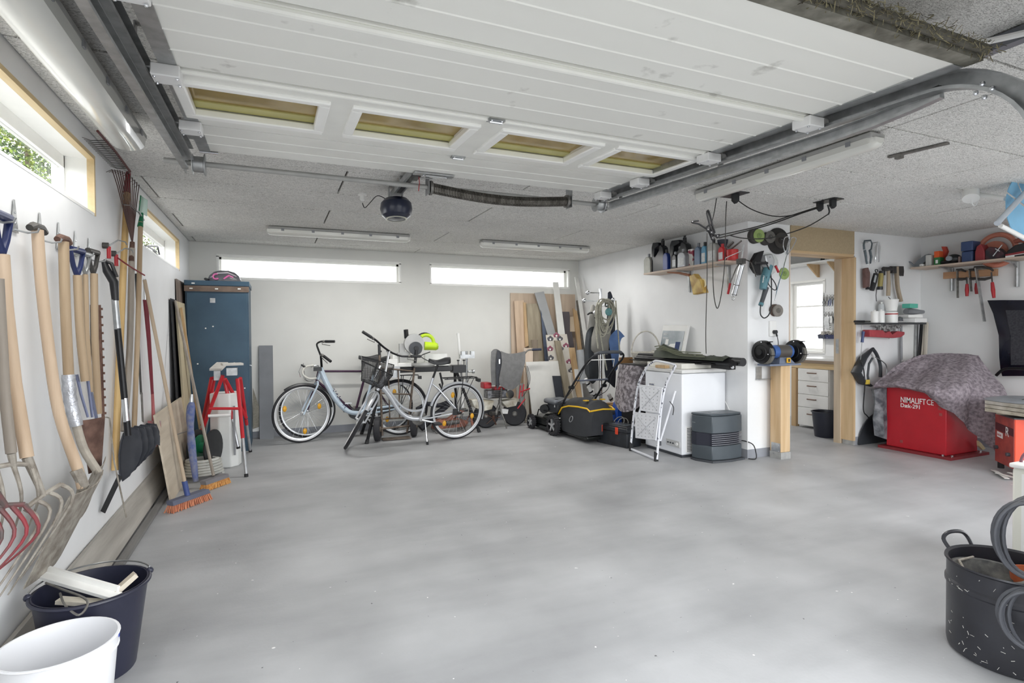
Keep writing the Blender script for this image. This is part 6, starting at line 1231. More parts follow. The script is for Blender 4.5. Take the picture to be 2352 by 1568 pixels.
t = thing('tarpaulin', 'crumpled dark olive tarpaulin lying on the black bundle', 'tarpaulin', (4.1, 4.8, 1.03))
def tline(u, o, h): c = lerp(a, b_, u)+V(.02, 0, .05); return c+V(o, o*.25, h)
rr_ = random.Random(5); G = []
for i in range(16):
    u = .22+.66*i/15; hh = .10*math.exp(-((u-.28)/.13)**2)+.018*abs(math.sin(i*1.9)); G.append([tline(u, (j/6-.5)*.22, -.02+(hh+.012*math.sin(i*2.3+j*1.7))*math.sin(math.pi*j/6)-(.02 if j in (0, 6) else 0)) for j in range(7)])
MB().sheet(G, .006).obj('cloth', OLI, t)
for k in range(3): MB().tube(spline([tline(.24+.05*j+.16*k*.1, -.11, .035-.02*k+.055*math.exp(-((j-1)/2.2)**2)) for j in range(10)], 3), .006, 5).obj('fold', mat('olive_edge', (108, 112, 92), .6), t)
# packaged poster-like box
t = thing('product_box', 'white and grey retail package leaning on the alcove wall above the freezer', 'package', (4.33, 5.2, .912))
TL, TR, BR, BL = V(4.385, 5.46, 1.375), V(4.385, 5.02, 1.365), V(4.31, 5.06, .915), V(4.31, 5.50, .915)
MB().prism([TL, TR, BR, BL], (-.03, 0, -.004)).obj('box', PLASW, t)
def on(u, v, d=.034): return lerp(lerp(TL, TR, u), lerp(BL, BR, u), v)+V(-d, 0, -.003)
MB().prism([on(.04, .14), on(.92, .14), on(.92, .99), on(.04, .99)], (-.001, 0, 0)).obj('printed_front', mat('box_grey_print', (122, 134, 142), .35, 0, .3, 3, col2=(196, 202, 206)), t)
MB().prism([on(.25, .70, .036), on(.45, .48, .036), on(.80, .45, .036), on(.78, .70, .036), on(.60, .98, .036), on(.15, .98, .036)], (-.001, 0, 0)).obj('printed_picture', PLASW, t); MB().prism([on(.66, .42, .037), on(.84, .42, .037), on(.80, .95, .037), on(.66, .95, .037)], (-.001, 0, 0)).obj('printed_blue', mat('navy_print', (44, 62, 110), .4), t)
MB().prism([on(.24, .36, .037), on(.36, .36, .037), on(.36, .50, .037), on(.24, .50, .037)], (-.001, 0, 0)).obj('printed_lamp', PLASW, t)
zd = (BL-TL).normalized()*-1; text('RIZZ', .035, on(.10, .25, .037), (0, -1, 0), zd, PLASW, t); text('lightingarm', .024, on(.10, .34, .037), (0, -1, 0), zd, PLASW, t)
# step ladder leaning on the freezer
LW_ = mat('ladder_white_worn', (226, 228, 234), .45, .1, .06, 10); LCH = mat('worn_spots', (70, 70, 82), .6)
t = thing('step_ladder', 'white worn folding step ladder leaning against the freezer', 'ladder', (3.55, 4.75, 0))
Lb, Rb = V(3.56, 5.02, .02), V(3.50, 4.49, .02); Lt, Rt = V(3.765, 4.93, .955), V(3.765, 4.49, .955)
def rail(p, q): return [p, lerp(p, q, .70)+V(-.03, 0, .0), lerp(p, q, .88)+V(-.02, 0, 0), q]
lpn = (Rb-Lb).cross(Lt-Lb).normalized()
def lp(x, y): return PL(x, y, Lb, lpn)
LL = [Lb, lp(1456, 950), lp(1464, 892), lp(1473, 866), lp(1487, 842), lp(1502, 830)]; RR = [Rb, lp(1517, 955), lp(1526, 896), lp(1535, 871), lp(1546, 850), lp(1551, 840)]
MB().tube(spline(LL+[lp(1512, 829), lp(1542, 835)]+RR[::-1], 4), .0125, 10).obj('front_frame', LW_, t)
MB().tube([Lb+V(.0, -.015, 0), lerp(Lb, Rb, .5)+V(0, 0, 0), Rb+V(0, .015, 0)], .012, 8).obj('base_bar', LW_, t)
MB().tube([Lb+V(.05, -.01, .24), lerp(Lb, Lt, .75)+V(.03, 0, 0)], .011, 8).obj('rear_leg', LW_, t); MB().tube([Rb+V(.06, .03, .16), lerp(Rb, Rt, .72)+V(.04, 0, 0)], .011, 8).obj('rear_leg', LW_, t)
for p in (Rb+V(.06, .03, .13), Lb+V(.05, -.01, .20)): MB().cyl(p, p+V(.0, 0, .045), .015, n=10).obj('rubber_cap', DARKGREY, t)
for p, s in ((Lb, -1), (Rb, 1)): MB().prism([p+V(-.02, 0, -.02), p+V(.02, 0, -.02), p+V(.02, 0, .05), p+V(-.02, 0, .08)], (0, .02*s if s > 0 else -.02, 0)).obj('corner_foot', BLACK, t)
for u0, u1 in ((.42, .70), (.10, .37)):
    pn_ = (Rb-Lb).cross(Lt-Lb).normalized(); po = Lb+V(-.03, 0, 0)
    A, B, C_, D = [PL(x, y, po, pn_) for x, y in (((1470, 884), (1522, 891), (1516, 948), (1472, 941)) if u1 > .5 else ((1460, 947), (1514, 954), (1508, 1010), (1462, 1004)))]
    st = MB().prism([A, B, C_, D], (-.012, 0, 0)).obj('step', LW_, t, bevel=.006)
    for p, q in ((A, C_), (B, D)): MB().beam(lerp(p, q, .1)+V(-.015, 0, 0), lerp(p, q, .9)+V(-.015, 0, 0), .008, .005, (1, 0, 0)).obj('rib', mat('rib_grey', (206, 208, 212), .5), st)
    b = MB()
    for i in range(7):
        for j in range(5): b.box(lerp(lerp(A, B, (j+.8)/5.6), lerp(D, C_, (j+.8)/5.6), (i+.6)/7.2)+V(-.0135, 0, 0), (.002, .006, .006))
    b.obj('drain_holes', LCH, st, kind='stuff')
    MB().tube([A+V(-.006, 0, 0), B+V(-.006, 0, 0), C_+V(-.006, 0, 0), D+V(-.006, 0, 0)], .009, 6, closed=True).obj('rim', LW_, st)
b = MB(); rr_ = random.Random(8)
for k in range(60):
    u = rr_.random(); Q_ = LL if k % 2 else RR; c = lerp(Q_[int(u*4.99)], Q_[int(u*4.99)+1], u*4.99 % 1)+V(-.010, rr_.uniform(-.008, .008), 0); b.box(c, (.006, .007, rr_.uniform(.006, .02)))
b.obj('chipped_paint', LCH, t, kind='stuff')
MB().tube(spline([lerp(Rb, Rt, .55)+V(.0, -.015, .06), lerp(Rb, Rt, .55)+V(.03, -.04, 0), lerp(Rb, Rt, .5)+V(.04, -.03, -.03)], 4), .004, 6).obj('latch_strap', BLACK, t)
# heater
t = thing('gas_heater', 'dark grey portable heater with louvred grille beside the freezer', 'heater', (4.12, 4.34, 0)); HG = mat('heater_grey', (78, 86, 92), .38, .1, .12, 6)
front = [(3.955, 4.215), (4.05, 4.195), (4.15, 4.188), (4.25, 4.195), (4.34, 4.215)]
out = front+[(4.345, 4.40), (3.885, 4.43), (3.885, 4.36)]
def hprism(z0, z1, pts=out): return MB().prism([(x, y, z0) for x, y in pts], (0, 0, z1-z0))
hprism(.02, .16).obj('lower_front', HG, t, bevel=.008); hprism(.285, .455).obj('upper_front', HG, t, bevel=.008); hprism(.455, .478, [(x, y+.01) for x, y in out]).obj('top', HG, t, bevel=.01); hprism(0, .02, [(3.94, 4.19), (4.15, 4.165), (4.36, 4.19), (4.36, 4.41), (3.88, 4.44), (3.87, 4.36)]).obj('base_plate', DARKGREY, t)
MB().prism([(3.96, 4.25, .16), (4.335, 4.25, .16), (4.345, 4.40, .16), (3.885, 4.43, .16), (3.885, 4.36, .16)], (0, 0, .125)).obj('grille_recess', mat('burner_dark', (44, 46, 58), .5, .3), t)
for k in range(6): MB().tube([(3.955, 4.222, .172+.020*k), (4.05, 4.202, .172+.020*k), (4.15, 4.196, .172+.020*k), (4.25, 4.202, .172+.020*k), (4.34, 4.222, .172+.020*k)], .0048, 6).obj('louvre', mat('louvre_steel', (150, 152, 160), .3, .6), t)
MB().bx((3.884, 4.375, .375), (3.886, 4.42, .385)).bx((4.02, 4.28, .478), (4.12, 4.34, .480)).obj('control_lid', mat('heater_lid', (120, 126, 130), .4), t)
MB().tube(spline([(4.345, 4.34, .17), (4.40, 4.25, .175), (4.44, 4.17, .15), (4.45, 4.14, .08), (4.44, 4.13, .012), (4.38, 4.17, .010)], 5), .0055, 7).obj('power_cable', BLACK, t)
# bench grinder on its post
t = thing('grinder_post', 'square pine post carrying the bench grinder beside the doorway', 'post', (4.74, 4.10, 0))
MB().bx((4.675, 4.035, .07), (4.805, 4.165, .945)).obj('post', wood('post_pine', (222, 188, 140), (196, 154, 100)), t, bevel=.004)
MB().bx((4.672, 4.03, .0), (4.808, 4.168, .07)).obj('concrete_foot', mat('mortar_foot', (168, 168, 166)), t); MB().bx((4.6725, 4.04, .02), (4.6745, 4.15, .16)).obj('steel_plate', STEEL, t)
for y, z in ((4.06, .14), (4.12, .13), (4.06, .08), (4.12, .05)): MB().ball((4.672, y, z), .006, 8, 5).obj('screw', CHROME, t)
MB().bx((4.52, YN-.006, .80), (4.60, YN-.001, .93)).bx((4.52, YN-.06, .80), (4.68, YN-.001, .806)).obj('wall_bracket', STEEL, t)
MB().bx((4.812, YN-.03, .02), (4.90, YN-.0008, .95)).obj('white_lining', PLASW, t)
t = thing('bench_grinder', 'blue and black bench grinder mounted on the pine post', 'grinder', (4.72, 4.08, .945)); GBL = mat('grinder_blue', (70, 108, 176), .35, .3, .15, 8); GB2 = mat('grinder_base_grey', (122, 132, 152), .45, .2)
MB().bx((4.50, 4.01, .946), (4.93, 4.17, .966)).prism([(4.64, 4.02, .966), (4.86, 4.02, .966), (4.81, 4.05, 1.03), (4.68, 4.05, 1.03)], (0, .11, 0)).obj('base', GB2, t, bevel=.004)
ga = V(1, .0, 0); gc = V(4.72, 4.09, 1.085)
MB().cyl(gc-ga*.13, gc+ga*.13, .068, n=26).obj('motor', GBL, t); MB().cyl(gc-ga*.06, gc+ga*.10, .0695, n=26).obj('label_wrap', mat('dark_wrap', (96, 92, 88), .4, .3), t)
for s, x in ((-1, -.235), (1, .215)):
    c = gc+V(x, 0, 0); w_ = MB().lathe([(0, -.035), (.09, -.035), (.112, -.028), (.118, -.01), (.118, .028), (.10, .035), (0, .035)], c, (1, 0, 0), 34).obj('wheel_guard', BLACKM, t)
    MB().cyl(c+V(-.018, -.034, -.02), c+V(.018, -.034, -.02), .098, n=30).obj('grinding_wheel', mat('grit_grey', (108, 106, 100), .85, 0, .2, 50), w_)
    MB().ring(c+V(-.037, 0, 0), (1, 0, 0), .075, .005, 28, 6).cyl(c+V(-.036, 0, 0), c+V(-.05, 0, 0), .03, n=18).obj('cover_ribs', BLACK, w_)
    for a in (100, 190, 330): MB().ball(c+V(-.04, .102*math.cos(R_(a)), .102*math.sin(R_(a))), .007, 8, 5).obj('screw', CHROME, w_)
    MB().beam(c+V(0, -.07, .10), c+V(0, -.10, .105), .06, .008).beam(c+V(0, -.10, -.03), c+V(0, -.14, -.03), .05, .006).obj('tool_rest', BLACKM, w_)
MB().bx((4.73, 4.008, .975), (4.78, 4.02, 1.025)).obj('switch_plate', mat('switch_yellow', (228, 176, 44), .4), t, bevel=.002); MB().bx((4.745, 4.004, .985), (4.765, 4.010, 1.015)).obj('switch', BLACK, t)
t = thing('wall_socket', 'white wall socket with black plug above the bench grinder', 'socket', (4.74, YN-.02, 1.30))
MB().bx((4.70, YN-.022, 1.24), (4.79, YN-.001, 1.40)).obj('plate', PLASW, t, bevel=.004); MB().cyl((4.75, YN-.02, 1.285), (4.75, YN-.055, 1.285), .02, n=14).cyl((4.75, YN-.045, 1.285), (4.765, YN-.05, 1.24), .009).obj('plug', BLACK, t); MB().tube(spline([(4.765, YN-.05, 1.24), (4.775, YN-.055, 1.18), (4.77, YN-.06, 1.10)], 4), .0045, 6).obj('cable', BLACK, t)
# --- shelf with bottles
t = thing('wall_shelf', 'narrow plywood shelf of oil bottles on the alcove wall', 'shelf', (4.29, 4.95, 1.99))
MB().bx((4.17, 4.27, 1.99), (XR-.001, 5.60, 2.010)).obj('board', wood('shelf_plywood', (206, 184, 164), (178, 154, 134), 1), t)
for y in (5.05, 4.45): MB().bx((XR-.004, y-.012, 1.74), (XR-.001, y+.012, 1.99)).prism([(XR-.02, y-.011, 1.75), (XR-.006, y-.011, 1.75), (XR-.006, y-.011, 1.989), (4.22, y-.011, 1.989), (4.22, y-.011, 1.982), (XR-.035, y-.011, 1.972)], (0, .022, 0)).obj('bracket', STEEL, t)
def bottle(label, px0, px1, top, m, kind='bottle', cap=BLACK, lab=None, xc=4.27, name='oil_bottle', cat='bottle', capr=.016):
    y0, y1 = PX(px1, 620, xc).y, PX(px0, 620, xc).y; yc = (y0+y1)/2; L = (y1-y0)*.86; z0 = 2.011; zt = PX((px0+px1)/2, top, xc).z; h = zt-z0
    t = thing(name, label, cat, (xc, yc, z0)); F = frame((xc, yc, z0), (0, -1, 0)); dp = min(.08, max(.05, L*.5))
    if kind == 'jug':
        MB(F).prism([(-L/2, -dp/2, 0), (L/2, -dp/2, 0), (L/2, -dp/2, h*.55), (L*.42, -dp/2, h*.78), (L*.28, -dp/2, h*.86), (L*.14, -dp/2, h*.86), (L*.10, -dp/2, h*.70), (-L*.20, -dp/2, h*.52), (-L*.28, -dp/2, h*.55), (-L*.28, -dp/2, h*.78), (L*.05, -dp/2, h*.86), (L*.05, -dp/2, h*.97), (-L*.40, -dp/2, h*1.0), (-L/2, -dp/2, h*.85)], (0, dp, 0)).obj('body', m, t, bevel=.008)
        MB(F).cyl((L*.22, 0, h*.84), (L*.22, 0, h*1.02), capr*1.3, n=14).obj('cap', cap, t); MB(F).box((L*.22, 0, h*1.06), (.03, .01, .02)).obj('cap_tab', BLACK, t)
    elif kind == 'box': MB(F).bx((-L/2, -dp/2, 0), (L/2, dp/2, h)).obj('body', m, t, bevel=.004)
    elif kind == 'tin':
        MB(F).lathe([(0, 0), (L/2, 0), (L/2, .006), (L/2-.003, .008), (L/2-.003, h*.48), (L/2, h*.49), (L/2, h*.97), (L/2-.006, h), (0, h)], (0, 0, 0), (0, 0, 1), 26).obj('body', m, t)
    else:
        MB(F).prism([(-L/2, -dp/2, 0), (L/2, -dp/2, 0), (L/2, -dp/2, h*.62), (L*.34, -dp/2, h*.78), (L*.12, -dp/2, h*.84), (-L*.20, -dp/2, h*.84), (-L/2, -dp/2, h*.70)], (0, dp, 0)).obj('body', m, t, bevel=.008)
        MB(F).cyl((0, 0, h*.82), (0, 0, h), capr, n=14).obj('cap', cap, t)
    if lab: MB(F).bx((-L*.36, -dp/2-.002, h*.12), (L*.36, -dp/2-.0005, h*.52)).obj('label', lab, t)
    return t
LBL = mat('pale_label', (214, 216, 216), .5, 0, .2, 60); BLKJ = mat('black_jug', (30, 32, 38), .3, 0, .2, 6); SIL = mat('silver_bottle', (150, 152, 156), .35, .3, .15, 8)
bottle('dusty grey square can at the left end of the bottle shelf', 1482, 1500, 583, mat('can_grey', (176, 176, 168), .5, .1, .2, 12), 'bottle', SIL)
bottle('tall black oil jug with open handle, left one of two', 1500, 1533, 555, BLKJ, 'jug', BLACK, None, 4.30)
bottle('blue slim oil bottle between the two black jugs', 1525, 1538, 573, mat('deep_blue_bottle', (36, 62, 138), .35, 0, .2, 6), 'bottle', BLACK, None, 4.22)
bottle('tall black oil jug with open handle, right one of two', 1541, 1588, 549, BLKJ, 'jug', BLACK, None, 4.32)
bottle('small black bottle in front of the right black jug', 1546, 1558, 578, BLKJ, 'bottle', SIL, LBL, 4.22)
bottle('silver-grey oil bottle with pale label on the shelf', 1559, 1580, 572, SIL, 'bottle', SIL, LBL, 4.22)
bottle('white and dark red carton on the bottle shelf', 1583, 1596, 572, mat('carton_white_red', (222, 220, 216), .5, 0, .3, 9, col2=(150, 60, 80), thr=(.38, .42)), 'box')
bottle('blue and grey tall bottle right of the carton', 1597, 1613, 558, mat('steel_blue_bottle', (98, 116, 140), .35, .2, .3, 6), 'bottle', mat('cap_grey', (120, 122, 128), .4))
bottle('light blue labelled bottle with black cap', 1613, 1626, 556, mat('light_blue_label', (92, 156, 190), .4, 0, .2, 10), 'bottle', BLACK, LBL)
bottle('large grey canister with white label and dark cap', 1627, 1652, 549, mat('grey_canister', (166, 166, 162), .45, 0, .08, 6), 'bottle', BLACK, LBL, 4.27, 'canister', 'canister')
bottle('bright red spray bottle with white label near the shelf end', 1652, 1667, 560, mat('bright_red', (196, 28, 36), .35, 0, .1), 'bottle', REDP, LBL, 4.25)
bottle('round red tin at the right end of the bottle shelf', 1671, 1694, 573, mat('tin_red', (184, 42, 42), .4, .1, .08), 'tin', name='tin', cat='tin')
t = thing('funnel', 'dark plastic funnel behind the red bottle on the shelf', 'funnel', (4.33, 4.45, 2.011)); p = PX(1660, 575, 4.33); p.z = 2.011; MB().lathe([(.014, 0), (.014, .12), (.05, .21), (.055, .24), (.048, .24), (.008, .12)], p, (0, 0, 1), 18, caps=False).obj('cone', mat('dark_funnel', (50, 54, 66), .5), t)
o = MB().cyl(PX(1678, 573, 4.3), PX(1703, 553, 4.3), .008).cyl(PX(1672, 567, 4.3), PX(1684, 556, 4.3), .012); tag(o.obj('screwdriver', DSTEEL), 'steel tool lying over the red tin on the shelf', 'tool')
# yellow measuring jug hanging below
t = thing('oil_jug', 'yellowed measuring jug with brown spout hanging under the bottle shelf', 'jug', PX(1598, 650, 4.14)); YJ = mat('yellowed_jug', (206, 178, 104), .35, 0, .25, 9, col2=(150, 112, 44)); X_ = 4.14
MB().prism([PX(1582, 633, X_), PX(1594, 628, X_), PX(1600, 637, X_), PX(1607, 640, X_), PX(1617, 672, X_), PX(1591, 677, X_)], (.07, 0, 0)).obj('body', YJ, t, bevel=.01)
MB().tube([PX(1584, 632, X_+.035), PX(1560, 627, X_+.035), PX(1533, 625, X_+.035)], [.015, .012, .007], 10).obj('spout', mat('rust_brown_spout', (134, 84, 56), .6), t); MB().tube(spline([PX(1607, 641, X_+.035), PX(1618, 642, X_+.035), PX(1620, 655, X_+.035), PX(1615, 661, X_+.035)], 4), .008, 8).obj('handle', mat('cream_handle', (222, 210, 172), .4), t)
MB().tube([PX(1592, 630, X_+.035), PX(1592, 622, X_+.04), V(4.19, PX(1592, 622, 4.18).y, 1.99)], .003, 5).obj('hook', STEEL, t)
# grease gun
t = thing('grease_gun', 'chrome grease gun with red lever grip hanging at the shelf end', 'grease gun', PX(1692, 640, 4.12)); X_ = 4.12
MB().cyl(PX(1704, 608, X_), PX(1685, 678, X_), .026, n=18).obj('barrel', CHROME, t); MB().ring(lerp(PX(1704, 608, X_), PX(1685, 678, X_), .65), PX(1704, 608, X_)-PX(1685, 678, X_), .027, .003, 20, 5).ring(PX(1686, 676, X_), PX(1704, 608, X_)-PX(1685, 678, X_), .027, .003, 20, 5).obj('bands', DSTEEL, t)
MB().box(PX(1702, 600, X_), (.05, .07, .05)).obj('head', DKSTEEL, t); MB().tube([PX(1700, 600, X_), PX(1690, 618, X_), PX(1677, 650, X_)], .006, 8).obj('lever', DSTEEL, t); MB().cyl(PX(1677, 650, X_), PX(1672, 675, X_), .012, n=10).obj('lever_grip', REDP, t)
MB().ring(PX(1684, 685, X_), (1, 0, 0), .018, .003, 16, 5).obj('pull_ring', CHROME, t); MB().tube(spline([PX(1711, 596, X_), PX(1724, 602, X_), PX(1732, 620, X_), PX(1736, 635, X_)], 5), .005, 7).obj('hose', DKSTEEL, t); MB().beam(PX(1704, 592, X_), PX(1708, 562, X_), .012, .006, (1, 0, 0)).obj('hanger', STEEL, t)
MB().tube([PX(1706, 575, X_), V(4.16, 4.24, 2.03), V(4.18, 4.29, 2.0)], .004, 6).obj('hook', STEEL, t)
# --- discs and tools on the pillar face (wall y = YN)
def disc(label, px, py, r, th_, m, centre=None, y=YN-.03, name='grinding_disc', hole=.18):
    c = PY(px, py, y-th_); t = thing(name, label, 'disc', c); MB().lathe([(r*hole, 0), (r*.96, 0), (r, .003), (r, th_-.003), (r*.96, th_), (r*hole, th_)], c, (.12, 1, 0), 34, caps=False).obj('disc', m, t)
    if centre: MB().lathe([(r*hole*.6, -.003), (r*.42, -.003), (r*.42, 0)], c, (.12, 1, 0), 24).obj('hub_label', centre, t)
    MB().cyl((c.x+.0, YN-.001, c.z+r*.1), (c.x, c.y-.01, c.z+r*.1), .004, n=6).obj('nail', STEEL, t); return t
DG, GD = mat('abrasive_grey', (70, 68, 66), .85, 0, .2, 60), mat('abrasive_green', (150, 172, 104), .7, 0, .12, 30)
disc('stack of dark grinding discs behind the green one', 1738, 541, .075, .05, DG, None, YN-.005)
disc('small green grinding disc with star hole, upper left on the pillar', 1744, 541, .068, .006, GD, mat('green_centre', (122, 146, 82), .7), YN-.06)
disc('stack of worn grey discs in the middle of the row', 1760, 548, .066, .03, DG, None, YN-.005)
disc('round grey backing pad, third of the row', 1770, 544, .062, .012, mat('pad_grey', (104, 102, 98), .7), mat('pad_centre', (72, 70, 68), .7), YN-.045)
disc('large black cutting disc, right end of the row', 1788, 553, .135, .02, mat('black_disc', (46, 44, 43), .8, 0, .15, 40), None, YN-.005, hole=.1)
disc('medium black disc hung over the large one', 1795, 552, .085, .006, mat('black_disc2', (62, 58, 55), .7, 0, .1, 30), mat('black_disc', (46, 44, 43)), YN-.035, hole=.1)
disc('green cutting disc half hidden at the pillar edge', 1802, 628, .062, .006, GD, mat('green_centre', (122, 146, 82)), YN-.01)
disc('worn silver grinding disc hanging above the socket', 1788, 713, .062, .02, mat('worn_disc', (132, 126, 120), .6, .1, .25, 20), mat('worn_centre', (96, 92, 86), .6), YN-.04)
disc('stack of brown discs behind the worn silver one', 1782, 712, .062, .03, mat('brown_disc', (92, 74, 66), .8, 0, .2, 30), None, YN-.005)
t = thing('angle_grinder', 'large teal angle grinder with black guard hanging on the pillar', 'angle grinder', PY(1760, 630, 4.08)); TEAL = mat('teal_plastic', (88, 134, 146), .45, 0, .15, 9); Y_ = 4.09
g = lambda x, y, d=0: PY(x, y, Y_+d)
MB().lathe([(.01, 0), (.118, 0), (.118, .003), (.01, .003)], g(1762, 607, .05), (.35, 1, .1), 34).obj('cutting_disc', mat('steel_disc_blur', (150, 152, 150), .35, .4, .15, 30), t)
gp = [g(1756, 575), g(1740, 580), g(1730, 598), g(1729, 612), g(1738, 626), g(1748, 632), g(1748, 600)]; MB().prism(gp, (.0, .05, 0)).obj('guard', BLACKM, t, bevel=.006)
MB().prism([g(1758, 585), g(1774, 582), g(1781, 598), g(1776, 618), g(1762, 612)], (0, .07, 0)).obj('gear_head', mat('cast_silver', (196, 198, 200), .35, .5), t, bevel=.012)
MB().tube([g(1766, 610, .035), g(1757, 640, .035), g(1752, 664, .035)], [.042, .044, .034], 16).obj('motor_body', TEAL, t); MB().tube([g(1760, 660, .035), g(1754, 680, .035), g(1748, 698, .035)], [.026, .022, .02], 12).obj('grip', DARKGREY, t); MB().cyl(g(1749, 696, .035), g(1747, 701, .035), .024, n=12).obj('end_cap', TEAL, t)
MB().tube([g(1762, 604, .0), g(1740, 604, -.03), g(1735, 604, -.03)], [.013, .014, .016], 10).obj('side_handle', BLACK, t)
MB().tube(spline([g(1747, 700, .03), g(1747, 722, .03), g(1757, 730, .03), g(1769, 715, .03), g(1772, 670, .0), g(1770, 630, .0), g(1758, 600, .0)], 6), .006, 7).obj('power_cable', BLACK, t)
MB().ring(g(1772, 650, -.0), (0, 1, 0), .09, .005, 26, 6, .42).obj('cable_loop', BLACK, t); MB().cyl(g(1781, 610, .02), g(1788, 625, .02), .012, n=10).obj('red_button', REDP, t); text('Makita', .028, g(1753, 632, -.012), (-.16, 0, -.98), (.98, 0, -.16), PLASW, t)
MB().cyl((g(1770, 590).x, YN-.001, g(1770, 590).z), g(1770, 590, -.01), .005, n=6).obj('nail', STEEL, t)
wk = MB(); Y_ = 4.06; p = [(1803, 545), (1801, 562), (1805, 577), (1807, 585)]
for q_ in ([(1807, 587), (1799, 566), (1802, 547), (1812, 545), (1811, 566), (1807, 587)], [(1807, 587), (1819, 570), (1829, 549), (1818, 546), (1812, 566), (1807, 587)], [(1807, 587), (1808, 566), (1815, 545)], [(1807, 587), (1798, 620), (1786, 660), (1780, 690)]): wk.tube(spline([PY(*a, Y_) for a in q_], 3), .0048, 6)
tag(wk.obj('wire_stirrer', CHROME), 'long wire whisk-like stirrer hanging at the pillar edge', 'stirrer')
ppr = MB().bx((4.70, YN-.006, 1.44), (4.82, YN-.001, 1.50)); tag(ppr.obj('paper_note', PLASW), 'small white paper on the pillar under the worn disc', 'paper')
# --- bicycle hoist with ropes
t = thing('bicycle_hoist', 'black rope hoist with pulleys and hooks hanging from the ceiling', 'hoist', (3.4, 3.45, 2.3))
for (x, y, a) in ((3.42, 3.42, 0), (4.33, 3.28, 0)):
    pl_ = MB().bx((x-.04, y-.10, H-.008), (x+.08, y+.10, H-.002)).obj('ceiling_plate', BLACK, t)
    for dy in ((-.03,) if x < 4 else (-.06, .06)):
        MB().prism([(x-.02, y+dy-.002, H-.006), (x+.04, y+dy-.002, H-.006), (x+.04, y+dy-.002, H-.06), (x+.01, y+dy-.002, H-.082), (x-.02, y+dy-.002, H-.06)], (0, .025, 0)).obj('pulley_block', BLACK, pl_)
RP_ = mat('black_rope', (30, 29, 28), .85, 0, .3, 90)
a, b_ = PY(1672, 460, 3.42), PY(1662, 600, 3.5)
def rope(pts, r=.004, n=5): MB().tube(spline(pts, n), r, 6).obj('rope', RP_, t)
HY = 3.5; e1 = PY(1878, 478, 3.28)
rope([PY(1684, 452, 3.42), PY(1725, 480, 3.4), PY(1775, 496, 3.35), PY(1820, 494, 3.32), e1], .0045)
rope([PY(1652, 540, HY), PY(1740, 520, 3.43), PY(1820, 494, 3.34), e1+V(0, 0, .01)], .005); rope([PY(1652, 546, HY), PY(1760, 518, 3.43), PY(1840, 490, 3.34), e1], .005)
rope([PY(1675, 540, HY), PY(1710, 547, 3.45), PY(1770, 546, 3.4), PY(1850, 522, 3.32), PY(1902, 492, 3.26)], .0045)
rope([PY(1646, 453, 3.45), PY(1640, 490, HY), PY(1632, 520, HY)], .0035); rope([PY(1624, 535, HY), PY(1624, 640, HY), PY(1621, 760, HY), PY(1622, 812, HY)], .0035, 3)
rope([PY(1637, 540, HY), PY(1637, 590, HY), PY(1639, 670, HY), PY(1647, 708, HY), PY(1656, 680, HY), PY(1664, 610, HY), PY(1667, 500, 3.46), PY(1669, 462, 3.43)], .004)
for pts, r in (([(1632, 525), (1624, 490), (1628, 486), (1637, 520)], .008), ([(1627, 528), (1614, 520), (1604, 514), (1590, 511), (1592, 508), (1604, 507)], .007), ([(1632, 522), (1640, 540), (1652, 540)], .011), ([(1628, 528), (1636, 548)], .012), ([(1620, 524), (1634, 516), (1642, 535)], .007)): MB().tube(spline([PY(*q_, HY) for q_ in pts], 3), r, 8).obj('hook_arm', BLACKM, t)
for q_ in ((1634, 535), (1648, 543), (1626, 528), (1637, 548)): MB().ball(PY(*q_, HY-.01), .016, 10, 6).obj('pulley', BLACK, t)
MB().tube(spline([PY(1901, 470, 3.24), PY(1905, 485, 3.24), PY(1902, 493, 3.25)], 3), .007, 6).obj('cleat', BLACK, t)
# ceiling bits
o = MB().beam((3.66, 1.99, H-.01), (3.60, 2.30, H-.01), .03, .01); o.beam((3.61, 2.22, H-.02), (3.61, 2.26, H-.02), .03, .03); tag(o.obj('ceiling_bracket', DSTEEL), 'small grey steel bracket screwed to the ceiling right of the strip light', 'bracket')
t = thing('ceiling_hook_disc', 'round blue plastic disc with white tube arms hung from the ceiling', 'fixture', PY(2330, 480, 2.3)); SKYB = mat('sky_blue_plastic', (132, 190, 226), .4, 0, .12, 6)
D0 = V(5.25, 2.30, 0)
q = lambda x, y, d=0: PY(x, y, 2.32+d)
MB().cyl(q(2230, 438, .29), q(2230, 456, .27), .055, n=20).obj('ceiling_cup', PLASW, t); MB().cyl(V(q(2230, 441, .28).x, q(2230, 441, .28).y, H), q(2230, 442, .28), .03).obj('stem', PLASW, t)
MB().ring(q(2238, 462, .27), (0, 1, 0), .035, .005, 18, 6).obj('ring', PLASW, t); MB().cyl(q(2246, 447, .28), q(2310, 456, .06), .018, n=12).obj('arm', PLASW, t)
MB().cyl(q(2290, 513, -.02), q(2372, 424, -.02), .020, n=12).obj('arm', mat('chromed_arm', (214, 222, 232), .25, .6), t); MB().cyl(q(2298, 518, 0), q(2372, 556, 0), .016, n=12).obj('arm', PLASW, t)
for a0, a1 in ((128, 158), (162, 300), (60, 122)):
    c = q(2362, 477, .03); pts = [c+V(.02*math.cos(R_((a0+a1)/2)), 0, .02*math.sin(R_((a0+a1)/2)))]+[c+V(.30*math.cos(R_(a0+(a1-a0)*i/10)), 0, .26*math.sin(R_(a0+(a1-a0)*i/10))) for i in range(11)]
    MB().prism(pts, (0, .006, 0)).obj('disc_segment', SKYB, t)
